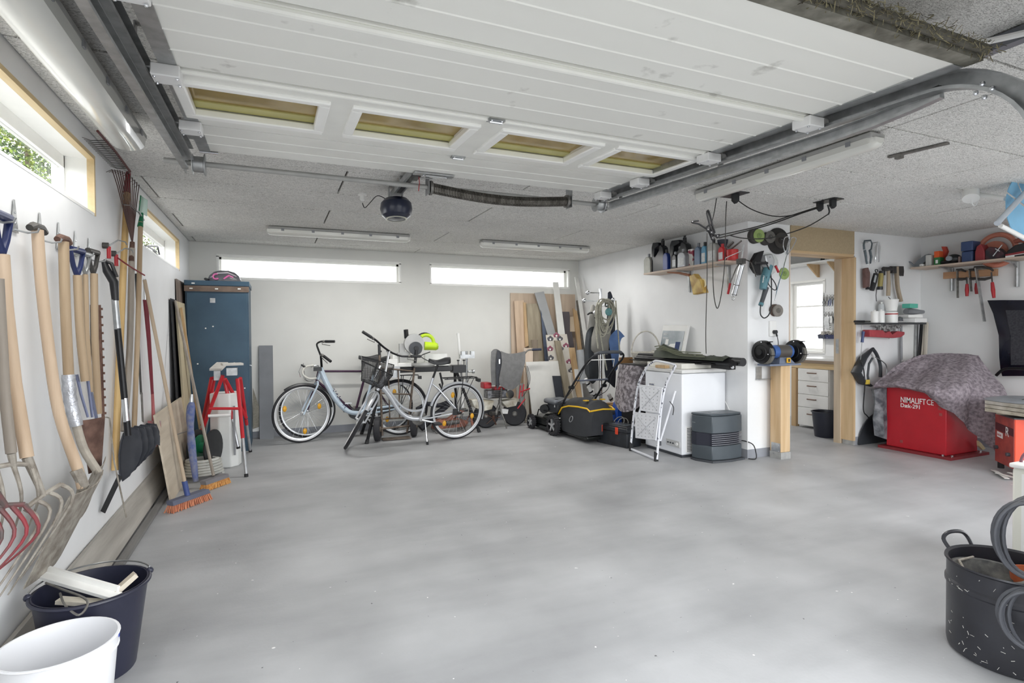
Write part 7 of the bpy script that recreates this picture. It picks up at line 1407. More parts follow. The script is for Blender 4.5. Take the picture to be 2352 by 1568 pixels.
# ================================================================ RIGHT-HAND CORNER
Y_ = 4.14
w7 = lambda x, y, d=0: PY(x, y, Y_+d)
def nail(t, p): MB().cyl((p[0], YN-.001, p[2]), (p[0], p[1], p[2]), .004, n=6).obj('nail', STEEL, t)
t = thing('clamp_pliers', 'C-shaped locking clamp pliers hanging on the wall right of the doorway', 'pliers', w7(1992, 580)); GMET = mat('grey_teal_metal', (96, 106, 112), .4, .6, .2, 14)
MB().tube([w7(1985, 573), w7(1984, 562), w7(1986, 553), w7(2000, 552), w7(2003, 560), w7(2001, 572), w7(1996, 576)], .011, 8, flat=.6).obj('jaw', GMET, t)
MB().tube([w7(1986, 574), w7(1989, 590), w7(1991, 606)], [.013, .013, .009], 8).obj('handle', GMET, t); MB().tube([w7(1998, 574), w7(2001, 590), w7(1999, 605)], [.013, .013, .009], 8).obj('handle', GMET, t); MB().cyl(w7(1994, 600), w7(1994, 609), .007).obj('screw', CHROME, t); nail(t, w7(1994, 556))
t = thing('locking_pliers', 'chrome locking pliers hanging right of the C-shaped clamp', 'pliers', w7(2015, 578))
for s in (-1, 1): MB().tube([w7(2017+s*1.5, 555), w7(2016+s*4, 568), w7(2015+s*4, 590), w7(2015+s*3.5, 602)], [.006, .013, .010, .007], 8).obj('handle', CHROME, t)
nail(t, w7(2017, 556))
t = thing('leather_holster', 'brown leather tool sheath hanging below the clamp pliers', 'sheath', w7(1993, 640)); MB().prism([w7(1988, 616), w7(1995, 614), w7(1999, 626), w7(1998, 659), w7(1989, 661)], (0, .04, 0)).obj('sheath', mat('brown_leather', (110, 84, 80), .8, 0, .25, 20), t, bevel=.005); MB().box(w7(1994, 662), (.05, .03, .025)).obj('end', BLACK, t)
t = thing('inspection_lamp', 'black inspection lamp with pale lens hanging by its hook', 'lamp', w7(2007, 645)); MB().tube([w7(2012, 628), w7(2008, 645), w7(2002, 667)], [.026, .03, .024], 12, flat=.5).obj('body', BLACK, t); MB().beam(w7(2012, 632, -.035), w7(2008, 648, -.035), .026, .006, (0, 1, 0)).obj('lens', mat('lamp_lens', (176, 182, 184), .2), t); MB().tube(spline([w7(2013, 628), w7(2010, 620), w7(2015, 619), w7(2016, 624)], 4), .005, 6).obj('hook', BLACK, t)
t = thing('torch', 'short brass-coloured torch between the lamp and the hammer', 'torch', w7(2022, 640)); MB().cyl(w7(2024, 628), w7(2021, 660), .026, n=16).obj('barrel', mat('brass_paint', (160, 146, 88), .5, .2, .2), t); MB().cyl(w7(2026, 622), w7(2026, 632), .032, n=16).obj('head', BLACK, t); MB().cyl(w7(2021, 658), w7(2021, 665), .030, n=16).obj('end_cap', BLACK, t); MB().tube([w7(2014, 660), w7(2012, 678), w7(2013, 692)], .004, 6).obj('strap', BLACK, t)
HS = mat('blackened_steel', (76, 74, 74), .55, .5, .25, 20); HW = wood('hammer_shaft', (176, 156, 128), (140, 120, 96))
t = thing('hammer', 'steel hammer with pale wooden shaft hanging on the wall', 'hammer', w7(2040, 640)); MB().cyl(w7(2029, 617), w7(2045, 618), .024, n=14).tube([w7(2043, 618), w7(2052, 620)], [.022, .014], 10).obj('head', HS, t); MB().tube([w7(2040, 618), w7(2041, 650), w7(2040, 679)], [.017, .021, .022], 10, flat=.8).obj('shaft', HW, t)
for k, (dx, lab) in enumerate(((0, 'small axe with wide blade and curved wooden shaft, nearest the corner'), (-4, 'second axe half hidden behind the small axe'))):
    Y_ = 4.12+.045*k; t = thing('axe', lab, 'axe', w7(2065+dx, 640)); MB().prism([w7(2051+dx, 611), w7(2062+dx, 611), w7(2076+dx, 611), w7(2077+dx, 622), w7(2076+dx, 634), w7(2066+dx, 627), w7(2052+dx, 627)], (0, .022, 0)).obj('head', HS, t, bevel=.004); MB().tube(spline([w7(2061+dx, 612), w7(2062+dx, 640), w7(2064+dx, 662), w7(2071+dx, 692)], 4), .015, 10, flat=.8).obj('shaft', HW, t)
Y_ = 4.14
# small shelf on the workshop wall, with cans
sz = w7(2040, 741, -.1).z
t = thing('wall_shelf', 'small white metal-bracket shelf crowded with cans in the corner', 'shelf', (6.6, 4.08, sz)); MB().bx((6.0, 3.98, sz-.018), (6.92, YN-.001, sz)).obj('board', mat('shelf_grey_black', (62, 64, 66), .5), t)
for x in (6.14, 6.62): MB().beam((x, YN-.008, sz-.02), (x, YN-.008, sz-.19), .02, .006, (0, 1, 0)).beam((x, YN-.01, sz-.024), (x, 4.0, sz-.024), .02, .006).obj('bracket', PLASW, t)
def can(lab, px, w_, top, m=PLASW, cap=None, name='can', cat='can', y=4.08, band=None):
    c = PY(px, 735, y); c.z = sz; r = w_/2/225; h = PY(px, top, y).z-sz; t = thing(name, lab, cat, c); MB().lathe([(0, 0), (r, 0), (r, h*.9), (r*.85, h*.97), (0, h)], c, (0, 0, 1), 22).obj('body', m, t)
    if cap: MB().cyl(c+V(0, 0, h*.97), c+V(0, 0, h*1.08), r*.35, n=12).obj('cap', cap, t)
    if band: MB().lathe([(r+.001, h*.72), (r+.001, h*.82)], c, (0, 0, 1), 22, caps=False).obj('band', band, t)
    return t
can('white spray can at the left end of the crowded corner shelf', 2009, 17, 714, PLASW, PLASW, y=4.03); can('white can standing right of the spray can', 2023, 17, 713, PLASW, PLASW, y=4.03); 
can('clear plastic bottle behind the two white cans', 2025, 15, 697, mat('clear_pet', (206, 210, 212), .2), PLASW, 'bottle', 'bottle', 4.14); can('white tub with red band below another tub', 2047, 29, 715, PLASW, None, 'tub', 'tub', 4.06, REDP)
c = PY(2047, 735, 4.06); z1 = PY(2047, 714, 4.06).z; t = thing('tub', 'white conical tub stacked on top of the red banded one', 'tub', (c.x, c.y, z1)); MB().lathe([(0, 0), (.055, 0), (.072, .125), (.075, .13), (.07, .13), (.05, .006)], (c.x, c.y, z1), (0, 0, 1), 22, caps=False).obj('body', PLASW, t); MB().cyl((c.x+.03, c.y, z1+.1), (c.x-.02, c.y+.02, z1+.16), .004, n=6).obj('stick', DARKGREY, t)
o = MB().lathe([(0, 0), (.035, .0), (.03, .04), (0, .05)], PY(2066, 737, 4.02), (0, 0, 1), 14); tag(o.obj('dark_cap', DARKGREY), 'small dark cap on the corner shelf beside the tub', 'cap')
def flat(name, lab, cat, c, d, m, rot=0): return tag(MB().box(c, d, Matrix.Rotation(rot, 3, 'Z')).obj(name, m, bevel=.004), lab, cat)
flat('paper_stack', 'pile of white folded papers on the corner shelf', 'papers', (6.80, 4.06, sz+.028), (.26, .18, .05), PLASW, .1); flat('paper_stack', 'upper white envelope stack tilted on the papers', 'papers', (6.76, 4.07, sz+.075), (.20, .16, .035), PLASW, -.2)
t = thing('respirator_case', 'long clear grey plastic case lying on top of the papers', 'case', (6.82, 4.07, sz+.095)); MB().tube([(6.68, 4.06, sz+.13), (6.78, 4.06, sz+.13), (6.98, 4.05, sz+.128)], [.032, .038, .02], 14).obj('shell', mat('smoke_plastic', (132, 134, 138), .3, 0, .2, 8), t)
flat('soap_box', 'turquoise box on top of the clear grey case', 'box', (6.77, 4.07, sz+.195), (.155, .09, .05), mat('turquoise', (96, 194, 172), .5), .05)
t = thing('screwdriver', 'black handled tool lying at the left end of the corner shelf', 'tool', w7(1975, 738)); MB().cyl(w7(1963, 738), w7(1985, 738), .013, n=10).obj('handle', BLACK, t); MB().cyl(w7(1985, 738), w7(1998, 738), .010, n=10).obj('shank', DSTEEL, t)
t = thing('tool_tray', 'dusty red plastic tray with grey clutter hanging under the corner shelf', 'tray', w7(2035, 768)); RTR = mat('dusty_red_tray', (176, 68, 76), .55, 0, .2, 16)
MB().prism([w7(1998, 757, -.05), w7(2028, 758, -.05), w7(2034, 764, -.05), w7(2044, 760, -.05), w7(2050, 768, -.05), w7(2062, 760, -.05), w7(2078, 762, -.05), w7(2078, 768, -.05), w7(2070, 774, -.05), w7(2054, 776, -.05), w7(1998, 773, -.05)], (0, .08, 0)).obj('tray', RTR, t, bevel=.004)
b = MB(); rr_ = random.Random(2)
for k in range(14): b.box(w7(2012+k*4.2, 757-rr_.uniform(0, 9), -.02+rr_.uniform(0, .03)), (.05, .03, .02), Matrix.Rotation(rr_.uniform(0, 3), 3, 'Y'))
b.obj('clutter', mat('grey_clutter', (186, 186, 184), .5, .1, .5, 30), t, kind='stuff')
t = thing('screwdriver', 'blue handled screwdriver hanging on the wall below the corner shelf', 'screwdriver', w7(1981, 780)); MB().tube([w7(1983, 761), w7(1982, 770), w7(1980, 786)], [.017, .014, .016], 10).obj('handle', mat('navy_handle', (44, 66, 116), .35), t); MB().cyl(w7(1980, 786), w7(1976, 830), .0035, n=6).obj('shank', STEEL, t)
tag(MB().prism([PY(2072, 745, 4.19), PY(2101, 745, 4.19), PY(2101, 830, 4.15), PY(2072, 830, 4.15)], (0, .012, 0)).obj('white_panel', PLASW), 'white panel standing behind the covered red machine', 'panel')
tag(MB().cyl(PY(2070, 744, 4.17), PY(2071, 860, 4.16), .012, n=10).obj('grey_rod', GREYP), 'grey rod standing at the left edge of the white panel', 'rod')
for k, (x0, x1, m_, lab) in enumerate(((2106, 2103, STEEL, 'grey metal rail leaning in the corner, left one'), (2117, 2109, BLACK, 'black strip leaning in the corner'), (2126, 2116, wood('pale_pole', (206, 198, 182), (184, 174, 156)), 'pale wooden pole leaning in the corner, left one'), (2129, 2124, wood('pale_pole', (206, 198, 182), (184, 174, 156)), 'pale wooden pole leaning in the corner, right one'))): tag(MB().beam(PY(x0, 738+k, 4.17-.03*k), PY(x1, 850, 4.12-.03*k), .03, .022, (0, 1, 0)).obj(['metal_rail', 'black_strip', 'wooden_pole', 'wooden_pole'][k], m_), lab, ['rail', 'strip', 'pole', 'pole'][k])
# welding hood / black guard with cable on the wall
t = thing('leaf_blower_guard', 'black plastic harness guard with yellow label hanging by the red machine', 'guard', w7(1992, 850)); BP = mat('black_satin', (50, 53, 58), .5, 0, .2, 10)
MB().tube([w7(2004, 800), w7(1982, 822), w7(1966, 855), w7(1980, 878), w7(1999, 885)], [.02, .05, .06, .055, .03], 10, flat=.5).obj('outer_arch', BP, t); MB().tube(spline([w7(2004, 800), w7(2014, 815), w7(2022, 840), w7(2022, 866)], 4), .018, 8).obj('inner_arch', BP, t)
MB().tube([w7(1996, 882), w7(1993, 862), w7(1996, 835), w7(2004, 822)], .012, 8).obj('liner', DARKGREY, t); MB().box(w7(1992, 877, -.05), (.06, .02, .05)).obj('yellow_label', mat('yellow_label', (206, 178, 72), .5), t)
MB().tube(spline([w7(1978, 830, -.04), w7(1984, 850, -.05), w7(1986, 885, -.04), w7(1983, 940), w7(1992, 955), w7(2002, 967)], 5), .006, 6).obj('cable', BLACK, t); MB().tube(spline([w7(2011, 820, -.04), w7(2034, 836, -.03), w7(2037, 858, -.03)], 4), .006, 6).obj('wire_bow', STEEL, t)
tag(MB().lathe([(0, 0), (.30, 0), (.30, .012), (0, .012)], (6.30, 4.19, .02), (0, -1, 0), 30, .8, .9).obj('black_disc_board', BP) if 0 else MB().prism([(6.06, 4.19, 0)]+[(6.45-.39*math.cos(R_(a)), 4.19, .36*math.sin(R_(a))) for a in range(10, 100, 10)]+[(6.6, 4.19, .36), (6.6, 4.19, 0)], (0, -.012, 0)).obj('black_mudflap', BP), 'black curved mudflap sheet standing on the floor by the wall', 'sheet')
# --- tyre balancer under its cloth
t = thing('tyre_machine', 'bright red steel workshop machine cabinet with white lettering under a cloth', 'machine', (6.46, 3.66, 0)); RM = mat('machine_red', (176, 26, 40), .38, 0, .12, 5); RM2 = mat('machine_base_red', (130, 40, 46), .5, 0, .2, 12)
MB().prism([(6.19, 3.96, .03), (6.19, 3.37, .03), (6.73, 3.37, .03), (6.73, 3.96, .03)], (0, 0, .66)).obj('cabinet', RM, t, bevel=.006)
MB().bx((6.14, 3.30, 0), (6.80, 4.02, .028)).obj('base_plate', RM2, t); MB().cyl((6.45, 3.66, .69), (6.45, 3.66, .80), .12, n=24).obj('turntable_column', DARKGREY, t)
for x, y in ((6.16, 3.38), (6.2, 3.32), (6.7, 3.33)): MB().cyl((x, y, .028), (x, y, .045), .012, n=8).obj('anchor_bolt', CHROME, t)
text('NIMALIFT', .084, PX(2068, 923, 6.187), (0, -1, 0), (0, 0, 1), PLASW, t, sx=.70, bold=.0006); text('CE', .08, PX(2128, 929, 6.187), (0, -1, 0), (0, 0, 1), PLASW, t, sx=.72); text('Dæk-291', .058, PX(2068, 934, 6.187), (0, -1, 0), (0, 0, 1), PLASW, t, sx=.95, bold=.0006)
for y, z in ((3.43, .50), (3.42, .44), (3.8, .10)): MB().box((6.189, y, z), (.0012, .03, .03)).obj('worn_spot', mat('worn_red_spot', (150, 66, 66), .7), t)
CL = mat('mottled_mauve_blanket', (158, 148, 154), .95, 0, .35, 34, .5, 120, col2=(112, 103, 110), thr=(.36, .64), detail=10)
tc_ = thing('dust_cover', 'mottled mauve-grey blanket thrown over the red machine', 'blanket', (6.5, 3.6, .76))
R0 = [PY(2112, 815, 3.86), PY(2140, 813, 3.80), PY(2170, 812, 3.72), PY(2200, 813, 3.62), PY(2225, 814, 3.52), PY(2247, 816, 3.42)]
R1 = [PY(2062, 838, 3.98), PY(2095, 833, 3.88), PY(2140, 830, 3.74), PY(2190, 830, 3.58), PY(2235, 835, 3.42), PY(2278, 862, 3.30)]
R2 = [PY(2034, 860, 4.02), PY(2072, 856, 3.90), PY(2125, 856, 3.70), PY(2180, 856, 3.48), PY(2240, 866, 3.30), PY(2304, 892, 3.16)]
R3 = [PX(2006, 883, 6.06), PX(2050, 880, 6.10), PX(2105, 888, 6.10), PX(2165, 898, 6.10), PY(2232, 905, 3.22), PY(2312, 935, 3.04)]
R4 = [PX(2003, 889, 6.08), PX(2055, 889, 6.14), PX(2112, 898, 6.15), PX(2170, 936, 6.15), PY(2228, 985, 3.27), PY(2292, 1046, 3.10)]
rows = [spline(r, 7) for r in (R0, R1, R2, R3, R4)]; G = []
cols_ = [spline(list(c), 7) for c in zip(*rows)]; G = [list(c) for c in zip(*cols_)]
for i, r in enumerate(G):
    for j, p in enumerate(r): f_ = i/len(G); G[i][j] = p+V(-.5, -.8, .2)*(.028*f_*math.sin(j*.75+f_*2.5)+.014*f_*math.sin(j*1.7+1))
MB().sheet(G, .008).obj('blanket', CL, tc_)
MB().sheet([[V(6.2, 3.98, .76), V(6.9, 3.98, .76)], [R0[0]+V(0, .06, -.02), R0[-1]+V(.1, .1, -.02)]], .006).sheet([[R0[0], R0[2], R0[3], R0[-1]], [R0[0]+V(.1, .14, -.16), R0[2]+V(.1, .15, -.2), R0[3]+V(.1, .2, -.2), R0[-1]+V(.25, .2, -.3)]], .006).obj('blanket_back', CL, tc_)
t = thing('wrapped_wheel', 'grey plastic-wrapped bundle standing left of the red machine', 'bundle', (6.3, 4.06, 0)); WP = mat('dusty_plastic', (124, 126, 130), .45, 0, .4, 14, .4, 40, col2=(62, 66, 72))
MB().sheet([[PY(2000, 893, 4.05), PY(2018, 890, 4.02), PY(2040, 893, 4.0)], [PY(2008, 925, 4.05), PY(2022, 925, 4.01), PY(2042, 925, 4.0)], [PY(2004, 960, 4.05), PY(2020, 962, 4.0), PY(2042, 965, 4.0)], [PY(2012, 995, 4.05), PY(2026, 1005, 4.0), PY(2042, 1010, 4.0)]], .05).obj('wrapping', WP, t)
MB().tube([PY(2030, 905, 4.08), PY(2036, 960, 4.08), PY(2040, 1005, 4.08)], [.05, .07, .05], 12).obj('bundle_core', BP, t)
ct = MB().prism([PY(2248, 1012, 3.3), PY(2255, 1018, 3.3), PY(2264, 1030, 3.3), PY(2258, 1033, 3.3), PY(2249, 1024, 3.3)], (0, .02, 0)); tag(ct.obj('yellow_glove', mat('yellowed_glove', (214, 202, 160), .8)), 'yellowish glove lying on the floor behind the red machine', 'glove')
# --- right wall shelf
sz2 = PX(2230, 600, 6.93).z
ya, yb = PX(2352, 580, 6.93).y-.25, 4.16
t = thing('wall_shelf', 'long plywood shelf high on the right wall loaded with cases', 'shelf', (7.05, 3.6, sz2)); MB().bx((6.92, ya, sz2-.02), (XC-.001, yb, sz2)).obj('board', wood('shelf_plywood', (206, 184, 164), (178, 154, 134), 1), t)
for y in (3.865, 3.255): MB().tube([(7.185, y, sz2-.29), (7.185, y, sz2-.03)], .018, 10).prism([(7.18, y-.01, sz2-.10), (7.195, y-.01, sz2-.022), (6.95, y-.01, sz2-.022), (6.95, y-.01, sz2-.03), (7.12, y-.01, sz2-.05)], (0, .02, 0)).obj('bracket', STEEL, t)
def at(px, x=7.04): return PX(px, 600, x).y
def hz(px, py, x=7.04): return PX(px, py, x).z-sz2
t = thing('sickle', 'grey steel sickle-shaped guard lying at the left end of the right shelf', 'guard', (7.0, at(2110), sz2)); MB().prism([PX(2096, 611, 7.0), PX(2108, 597, 7.0), PX(2125, 585, 7.0), PX(2133, 583, 7.0), PX(2130, 596, 7.0), PX(2118, 606, 7.0), PX(2110, 613, 7.0)], (.05, 0, 0)).tube(spline([PX(2098, 610, 7.0), PX(2088, 601, 6.98), PX(2072, 607, 6.97)], 5), .009, 6).obj('guard', mat('grey_guard', (128, 134, 140), .5, .2, .15), t)
def sbox(name, lab, cat, p0, p1, top, m, x=7.04, d=.11, bevel=.006, ro=0):
    y1, y0 = at(p0, x), at(p1, x); h = hz((p0+p1)/2, top, x); return tag(MB().bx((x-d/2, y0+.01, sz2+.001), (x+d/2, y1-.01, sz2+h)).obj(name, m, bevel=bevel), lab, cat)
sbox('carton', 'small white carton on the right shelf', 'carton', 2130, 2146, 586, mat('plain_carton', (206, 206, 202), .6), 7.0)
sbox('cloth_roll', 'white rolled rag at the left of the right shelf', 'roll', 2112, 2127, 606, PLASW, 6.98, .07, .015)
t = thing('sealant_box', 'green box with orange top on the right shelf', 'box', (7.0, at(2158), sz2)); y1, y0 = at(2148, 7.0), at(2166, 7.0); h = hz(2157, 577, 7.0); MB().bx((6.96, y0+.01, sz2+.001), (7.04, y1-.01, sz2+h*.55)).obj('green_part', mat('box_green', (48, 120, 66), .5), t); MB().bx((6.962, y0+.02, sz2+h*.55), (7.04, y1-.01, sz2+h)).obj('orange_part', mat('box_orange', (226, 96, 44), .5), t); MB().bx((6.959, y0+.03, sz2+.02), (6.961, y0+.055, sz2+.06)).obj('label', PLASW, t)
t = thing('orange_handle', 'orange-red bent grip standing on the right shelf', 'handle', (7.05, at(2170), sz2)); MB().prism([PX(2162, 566, 7.08), PX(2171, 566, 7.08), PX(2175, 577, 7.08), PX(2169, 592, 7.08), PX(2166, 607, 7.08), PX(2160, 607, 7.08), PX(2163, 588, 7.08), PX(2166, 577, 7.08)], (.04, 0, 0)).obj('grip', mat('orange_red_grip', (196, 70, 52), .5), t)
t = thing('face_mask', 'black respirator mask on the right shelf', 'mask', (7.02, at(2190), sz2)); MB().ball((7.02, at(2193), sz2+.055), (.06, .075, .055), 16, 10).obj('face_piece', BLACK, t); MB().cyl((6.96, at(2191), sz2+.06), (6.935, at(2191), sz2+.06), .028, n=14).obj('filter', mat('filter_grey', (150, 154, 160), .5), t); MB().ball((7.0, at(2178), sz2+.025), (.05, .06, .025), 12, 8).obj('strap_pile', BLACK, t)
sbox('battery_box', 'small brown-white carton beside the respirator mask', 'carton', 2202, 2212, 589, mat('box_brownish', (166, 142, 136), .6), 7.02, .07)
t = thing('plastic_case', 'tall blue plastic case on the right shelf', 'case', (7.03, at(2228), sz2)); y1, y0 = at(2213, 7.0), at(2244, 7.0); h = hz(2225, 555, 7.0); BC = mat('dusty_blue_case', (58, 76, 116), .5, 0, .15, 8); MB().bx((6.95, y0+.02, sz2+.001), (7.09, y1-.005, sz2+h*.52)).obj('lower_half', BC, t, bevel=.008); MB().bx((6.945, y0+.015, sz2+h*.54), (7.095, y1-.0, sz2+h)).obj('upper_half', BC, t, bevel=.008)
t = thing('plastic_case', 'pointed dark red plastic case next to the blue one', 'case', (7.03, at(2250), sz2)); RC_ = mat('dusty_red_case', (150, 52, 58), .5, 0, .18, 8); MB().prism([PX(2239, 600, 6.96), PX(2239, 580, 6.96), PX(2243, 566, 6.96), PX(2251, 560, 6.96), PX(2258, 570, 6.96), PX(2261, 580, 6.96), PX(2261, 597, 6.96)], (.13, 0, 0)).obj('shell', RC_, t, bevel=.006)
t = thing('cable_drum', 'big salmon-coloured round drum behind the cases on the right shelf', 'drum', (7.12, at(2290), sz2)); c = PX(2290, 574, 7.12); rr = .19; SAL = mat('salmon_plastic', (196, 124, 104), .5, 0, .12, 8)
MB().ring(c, (1, 0, 0), rr*.86, .026, 36, 8).obj('outer_ring', SAL, t); MB().cyl(c+V(-.012, .02, -.02), c+V(.012, .02, -.02), rr*.62, n=28).obj('centre_disc', SAL, t)
t = thing('tool_heap', 'dark heap of tools and chains in front of the salmon drum', 'tools', (7.02, at(2285), sz2)); MB().prism([PX(2262, 597, 6.97), PX(2262, 575, 6.97), PX(2272, 566, 6.97), PX(2292, 570, 6.97), PX(2306, 582, 6.97), PX(2308, 592, 6.97)], (.10, 0, 0)).obj('heap', mat('dark_red_black', (84, 52, 60), .7, 0, .4, 14, .4, 40, col2=(44, 44, 50)), t, bevel=.008, kind='stuff')
MB().cyl(PX(2281, 588, 6.95), PX(2302, 562, 6.95), .006, n=8).cyl(PX(2286, 571, 6.95), PX(2297, 577, 6.95), .005, n=8).obj('cross_wrench', CHROME, t)
t = thing('power_tool', 'black and red power tool at the right end of the right shelf', 'power tool', (7.0, at(2340), sz2)); MB().prism([PX(2312, 577, 6.96), PX(2330, 563, 6.96), PX(2356, 556, 6.96), PX(2356, 580, 6.96), PX(2312, 585, 6.96)], (.1, 0, 0)).obj('body', BLACK, t, bevel=.008); MB().prism([PX(2309, 584, 6.95), PX(2356, 575, 6.95), PX(2356, 584, 6.95), PX(2309, 594, 6.95)], (.1, 0, 0)).obj('red_tray', RC_, t); MB().tube([PX(2330, 555, 7.0), PX(2345, 550, 7.0), PX(2356, 552, 7.0)], [.02, .03, .03], 10).obj('knob', mat('brown_knob', (150, 84, 70), .5), t)
t = thing('label_box', 'flat white box lying at the right end of the right shelf', 'box', (6.98, at(2335), sz2)); MB().prism([PX(2309, 588, 6.94), PX(2360, 580, 6.94), PX(2360, 590, 6.94), PX(2309, 596, 6.94)], (.12, 0, 0)).obj('box', PLASW, t); MB().prism([PX(2330, 586, 6.938), PX(2356, 582, 6.938), PX(2356, 588, 6.938), PX(2330, 592, 6.938)], (.002, 0, 0)).obj('dark_label', BLACK, t)
# clamp rail
t = thing('clamp_rail', 'pine batten on the right wall carrying bar clamps', 'batten', (7.17, 3.65, sz2-.08)); p, q_ = PX(2169, 633, 7.17), PX(2290, 625, 7.17); MB().beam(p, q_, .045, .075, (0, 0, 1)).obj('batten', wood('orange_pine', (196, 142, 98), (166, 112, 72), 1), t)
X_ = 7.12; k7 = lambda x, y: PX(x, y, X_)
def clamp(lab, bar, up, low, hand, w_=.028, grip=REDP):
    t = thing('bar_clamp', lab, 'clamp', k7(*bar[0])); MB().beam(k7(*bar[0]), k7(*bar[1]), .010, w_, (1, 0, 0)).obj('bar', STEEL if w_ > .03 else DSTEEL, t)
    MB().tube([k7(*a) for a in up], [.014]*(len(up)-1)+[.010], 8).obj('fixed_jaw', HS, t); MB().tube([k7(*a) for a in low], [.016]*(len(low)-1)+[.012], 8).obj('sliding_jaw', HS, t)
    MB().cyl(k7(*hand[0]), k7(*hand[1]), .007, n=8).obj('spindle', HS, t); MB().tube([k7(*hand[1]), lerp(k7(*hand[1]), k7(*hand[2]), .5), k7(*hand[2])], [.014, .019, .014], 10).obj('handle', grip, t)
X_ = 7.11; clamp('bar clamp with red handle, left one of three on the rail', [(2199, 620), (2200, 684)], [(2197, 620), (2208, 619), (2218, 623)], [(2199, 641), (2210, 641), (2221, 640)], [(2220, 636), (2221, 652), (2221, 680)])
X_ = 7.13; clamp('middle bar clamp, mostly hidden behind the long one', [(2227, 620), (2231, 669)], [(2226, 620), (2236, 619), (2246, 622)], [(2228, 640), (2236, 640), (2246, 639)], [(2243, 636), (2243, 650), (2243, 675)])
X_ = 7.08; clamp('long heavy bar clamp with red handle, right one of three', [(2242, 615), (2261, 738)], [(2238, 614), (2255, 613), (2275, 616), (2281, 622)], [(2247, 641), (2262, 641), (2278, 637)], [(2277, 625), (2279, 648), (2283, 684)], .046)
# black car panel on the wall
CP = mat('black_bumper', (28, 30, 44), .25, .1, .25, 5); t = thing('car_panel', 'glossy black moulded car panel hanging on the right wall', 'panel', PX(2310, 780, 7.1))
def prow(y, xs, ds): return [PX(x, y, 7.13-d) for x, d in zip(xs, ds)]
MB().sheet([prow(690, (2270, 2300, 2330, 2372), (0, .02, .02, .02)), prow(720, (2284, 2310, 2340, 2376), (.03, .07, .06, .06)), prow(770, (2297, 2318, 2345, 2378), (.05, .09, .07, .07)), prow(820, (2298, 2320, 2345, 2380), (.05, .08, .07, .07)), prow(850, (2300, 2320, 2345, 2380), (.03, .03, .03, .03)), prow(862, (2304, 2325, 2345, 2380), (0, .01, .01, .01))], .015).obj('shell', CP, t)
MB().sheet([prow(712, (2310, 2330, 2376), (.09, .09, .09)), prow(770, (2322, 2340, 2378), (.105, .10, .10)), prow(838, (2322, 2340, 2380), (.10, .10, .10))], .004).obj('speckled_inset', mat('speckled_black', (54, 54, 60), .5, 0, .2, 60, col2=(30, 31, 40)), t)
MB().tube(spline([PX(2288, 862, 7.0), PX(2305, 848, 6.99), PX(2330, 846, 6.99), PX(2380, 848, 6.99)], 4), .015, 8).obj('lower_tube', BLACKM, t); MB().cyl(PX(2340, 700, 7.12), V(XC, PX(2340, 700, 7.12).y, PX(2340, 700, 7.12).z), .01, n=6).obj('wall_peg', STEEL, t)
# --- welder with boards
A_, B_ = V(6.24, 2.98, 0), V(5.97, 2.71, 0); dv = V(.27, -.27, 0); C2, D2 = B_+dv*1.5, A_+dv*1.5
t = thing('welding_machine', 'faded red and orange welding machine at the right edge', 'welder', lerp(A_, C2, .5)); WR = mat('faded_red', (176, 78, 70), .5, 0, .2, 10, col2=(146, 66, 62)); WO = mat('orange_red', (232, 84, 54), .4, 0, .1, 8)
zb = .06
MB().prism([A_+V(0, 0, zb), B_+V(0, 0, zb), C2+V(0, 0, zb), D2+V(0, 0, zb)], (0, 0, .45)).obj('cabinet', WO, t, bevel=.006)
nrm = V(-.707, .707, 0)*-1; nrm = V(-.707, -.0, 0); fn = (B_-A_).cross(V(0, 0, 1)).normalized()
if fn.dot(EYE-A_) < 0: fn = -fn
def wf(u, z, d=.004): return lerp(A_, B_, u)+V(0, 0, z)+fn*d
MB().prism([wf(.01, zb+.005, .001), wf(.99, zb+.005, .001), wf(.99, .505, .001), wf(.01, .505, .001)], fn*.003).obj('front_panel', WR, t)
MB().prism([wf(.03, .36), wf(.97, .35), wf(.97, .42), wf(.03, .43)], fn*.001).obj('dark_band', mat('band_dark_red', (88, 42, 48), .5), t)
wd_ = (B_-A_).normalized(); text('R', .12, wf(.56, .335, .006), wd_, (0, 0, 1), PLASW, t); lb = MB().prism([wf(.12, .30), wf(.42, .295), wf(.42, .345), wf(.12, .35)], fn*.001).obj('label', PLASW, t); text('REGUS', .026, wf(.14, .312, .0055), wd_, (0, 0, 1), REDP, lb)
for u, z in ((.15, .20), (.78, .18)): MB().cyl(wf(u, z), wf(u, z, .03), .017, n=10).obj('knob', DARKGREY, t)
MB().prism([wf(-.0, .505), wf(1, .505), C2+V(0, 0, .51), D2+V(0, 0, .51)], (0, 0, .012)).obj('grey_top', DARKGREY, t)
for p in (A_, B_, C2, D2): MB().cyl(lerp(p, lerp(A_, C2, .5), .12), lerp(p, lerp(A_, C2, .5), .12)+V(0, 0, zb), .025, n=10).obj('foot', RUBBER, t)
b1 = thing('board_stack', 'stack of weathered boards lying on top of the welding machine', 'boards', (6.3, 2.7, .53))
for k, z in enumerate((.545, .58, .615)): MB().prism([V(6.02, 2.96, z), V(5.86, 2.45, z), V(6.6, 2.25, z), V(6.75, 2.8, z)], (0, 0, .03)).obj('board', wood('stack_board_%d' % k, (196-8*k, 186-6*k, 166), (148, 138, 118), 0), b1)
MB().prism([V(6.08, 2.9, .52), V(6.2, 2.5, .52), V(6.5, 2.5, .52), V(6.5, 2.9, .52)], (0, 0, .025)).obj('packing', OLDW, b1)
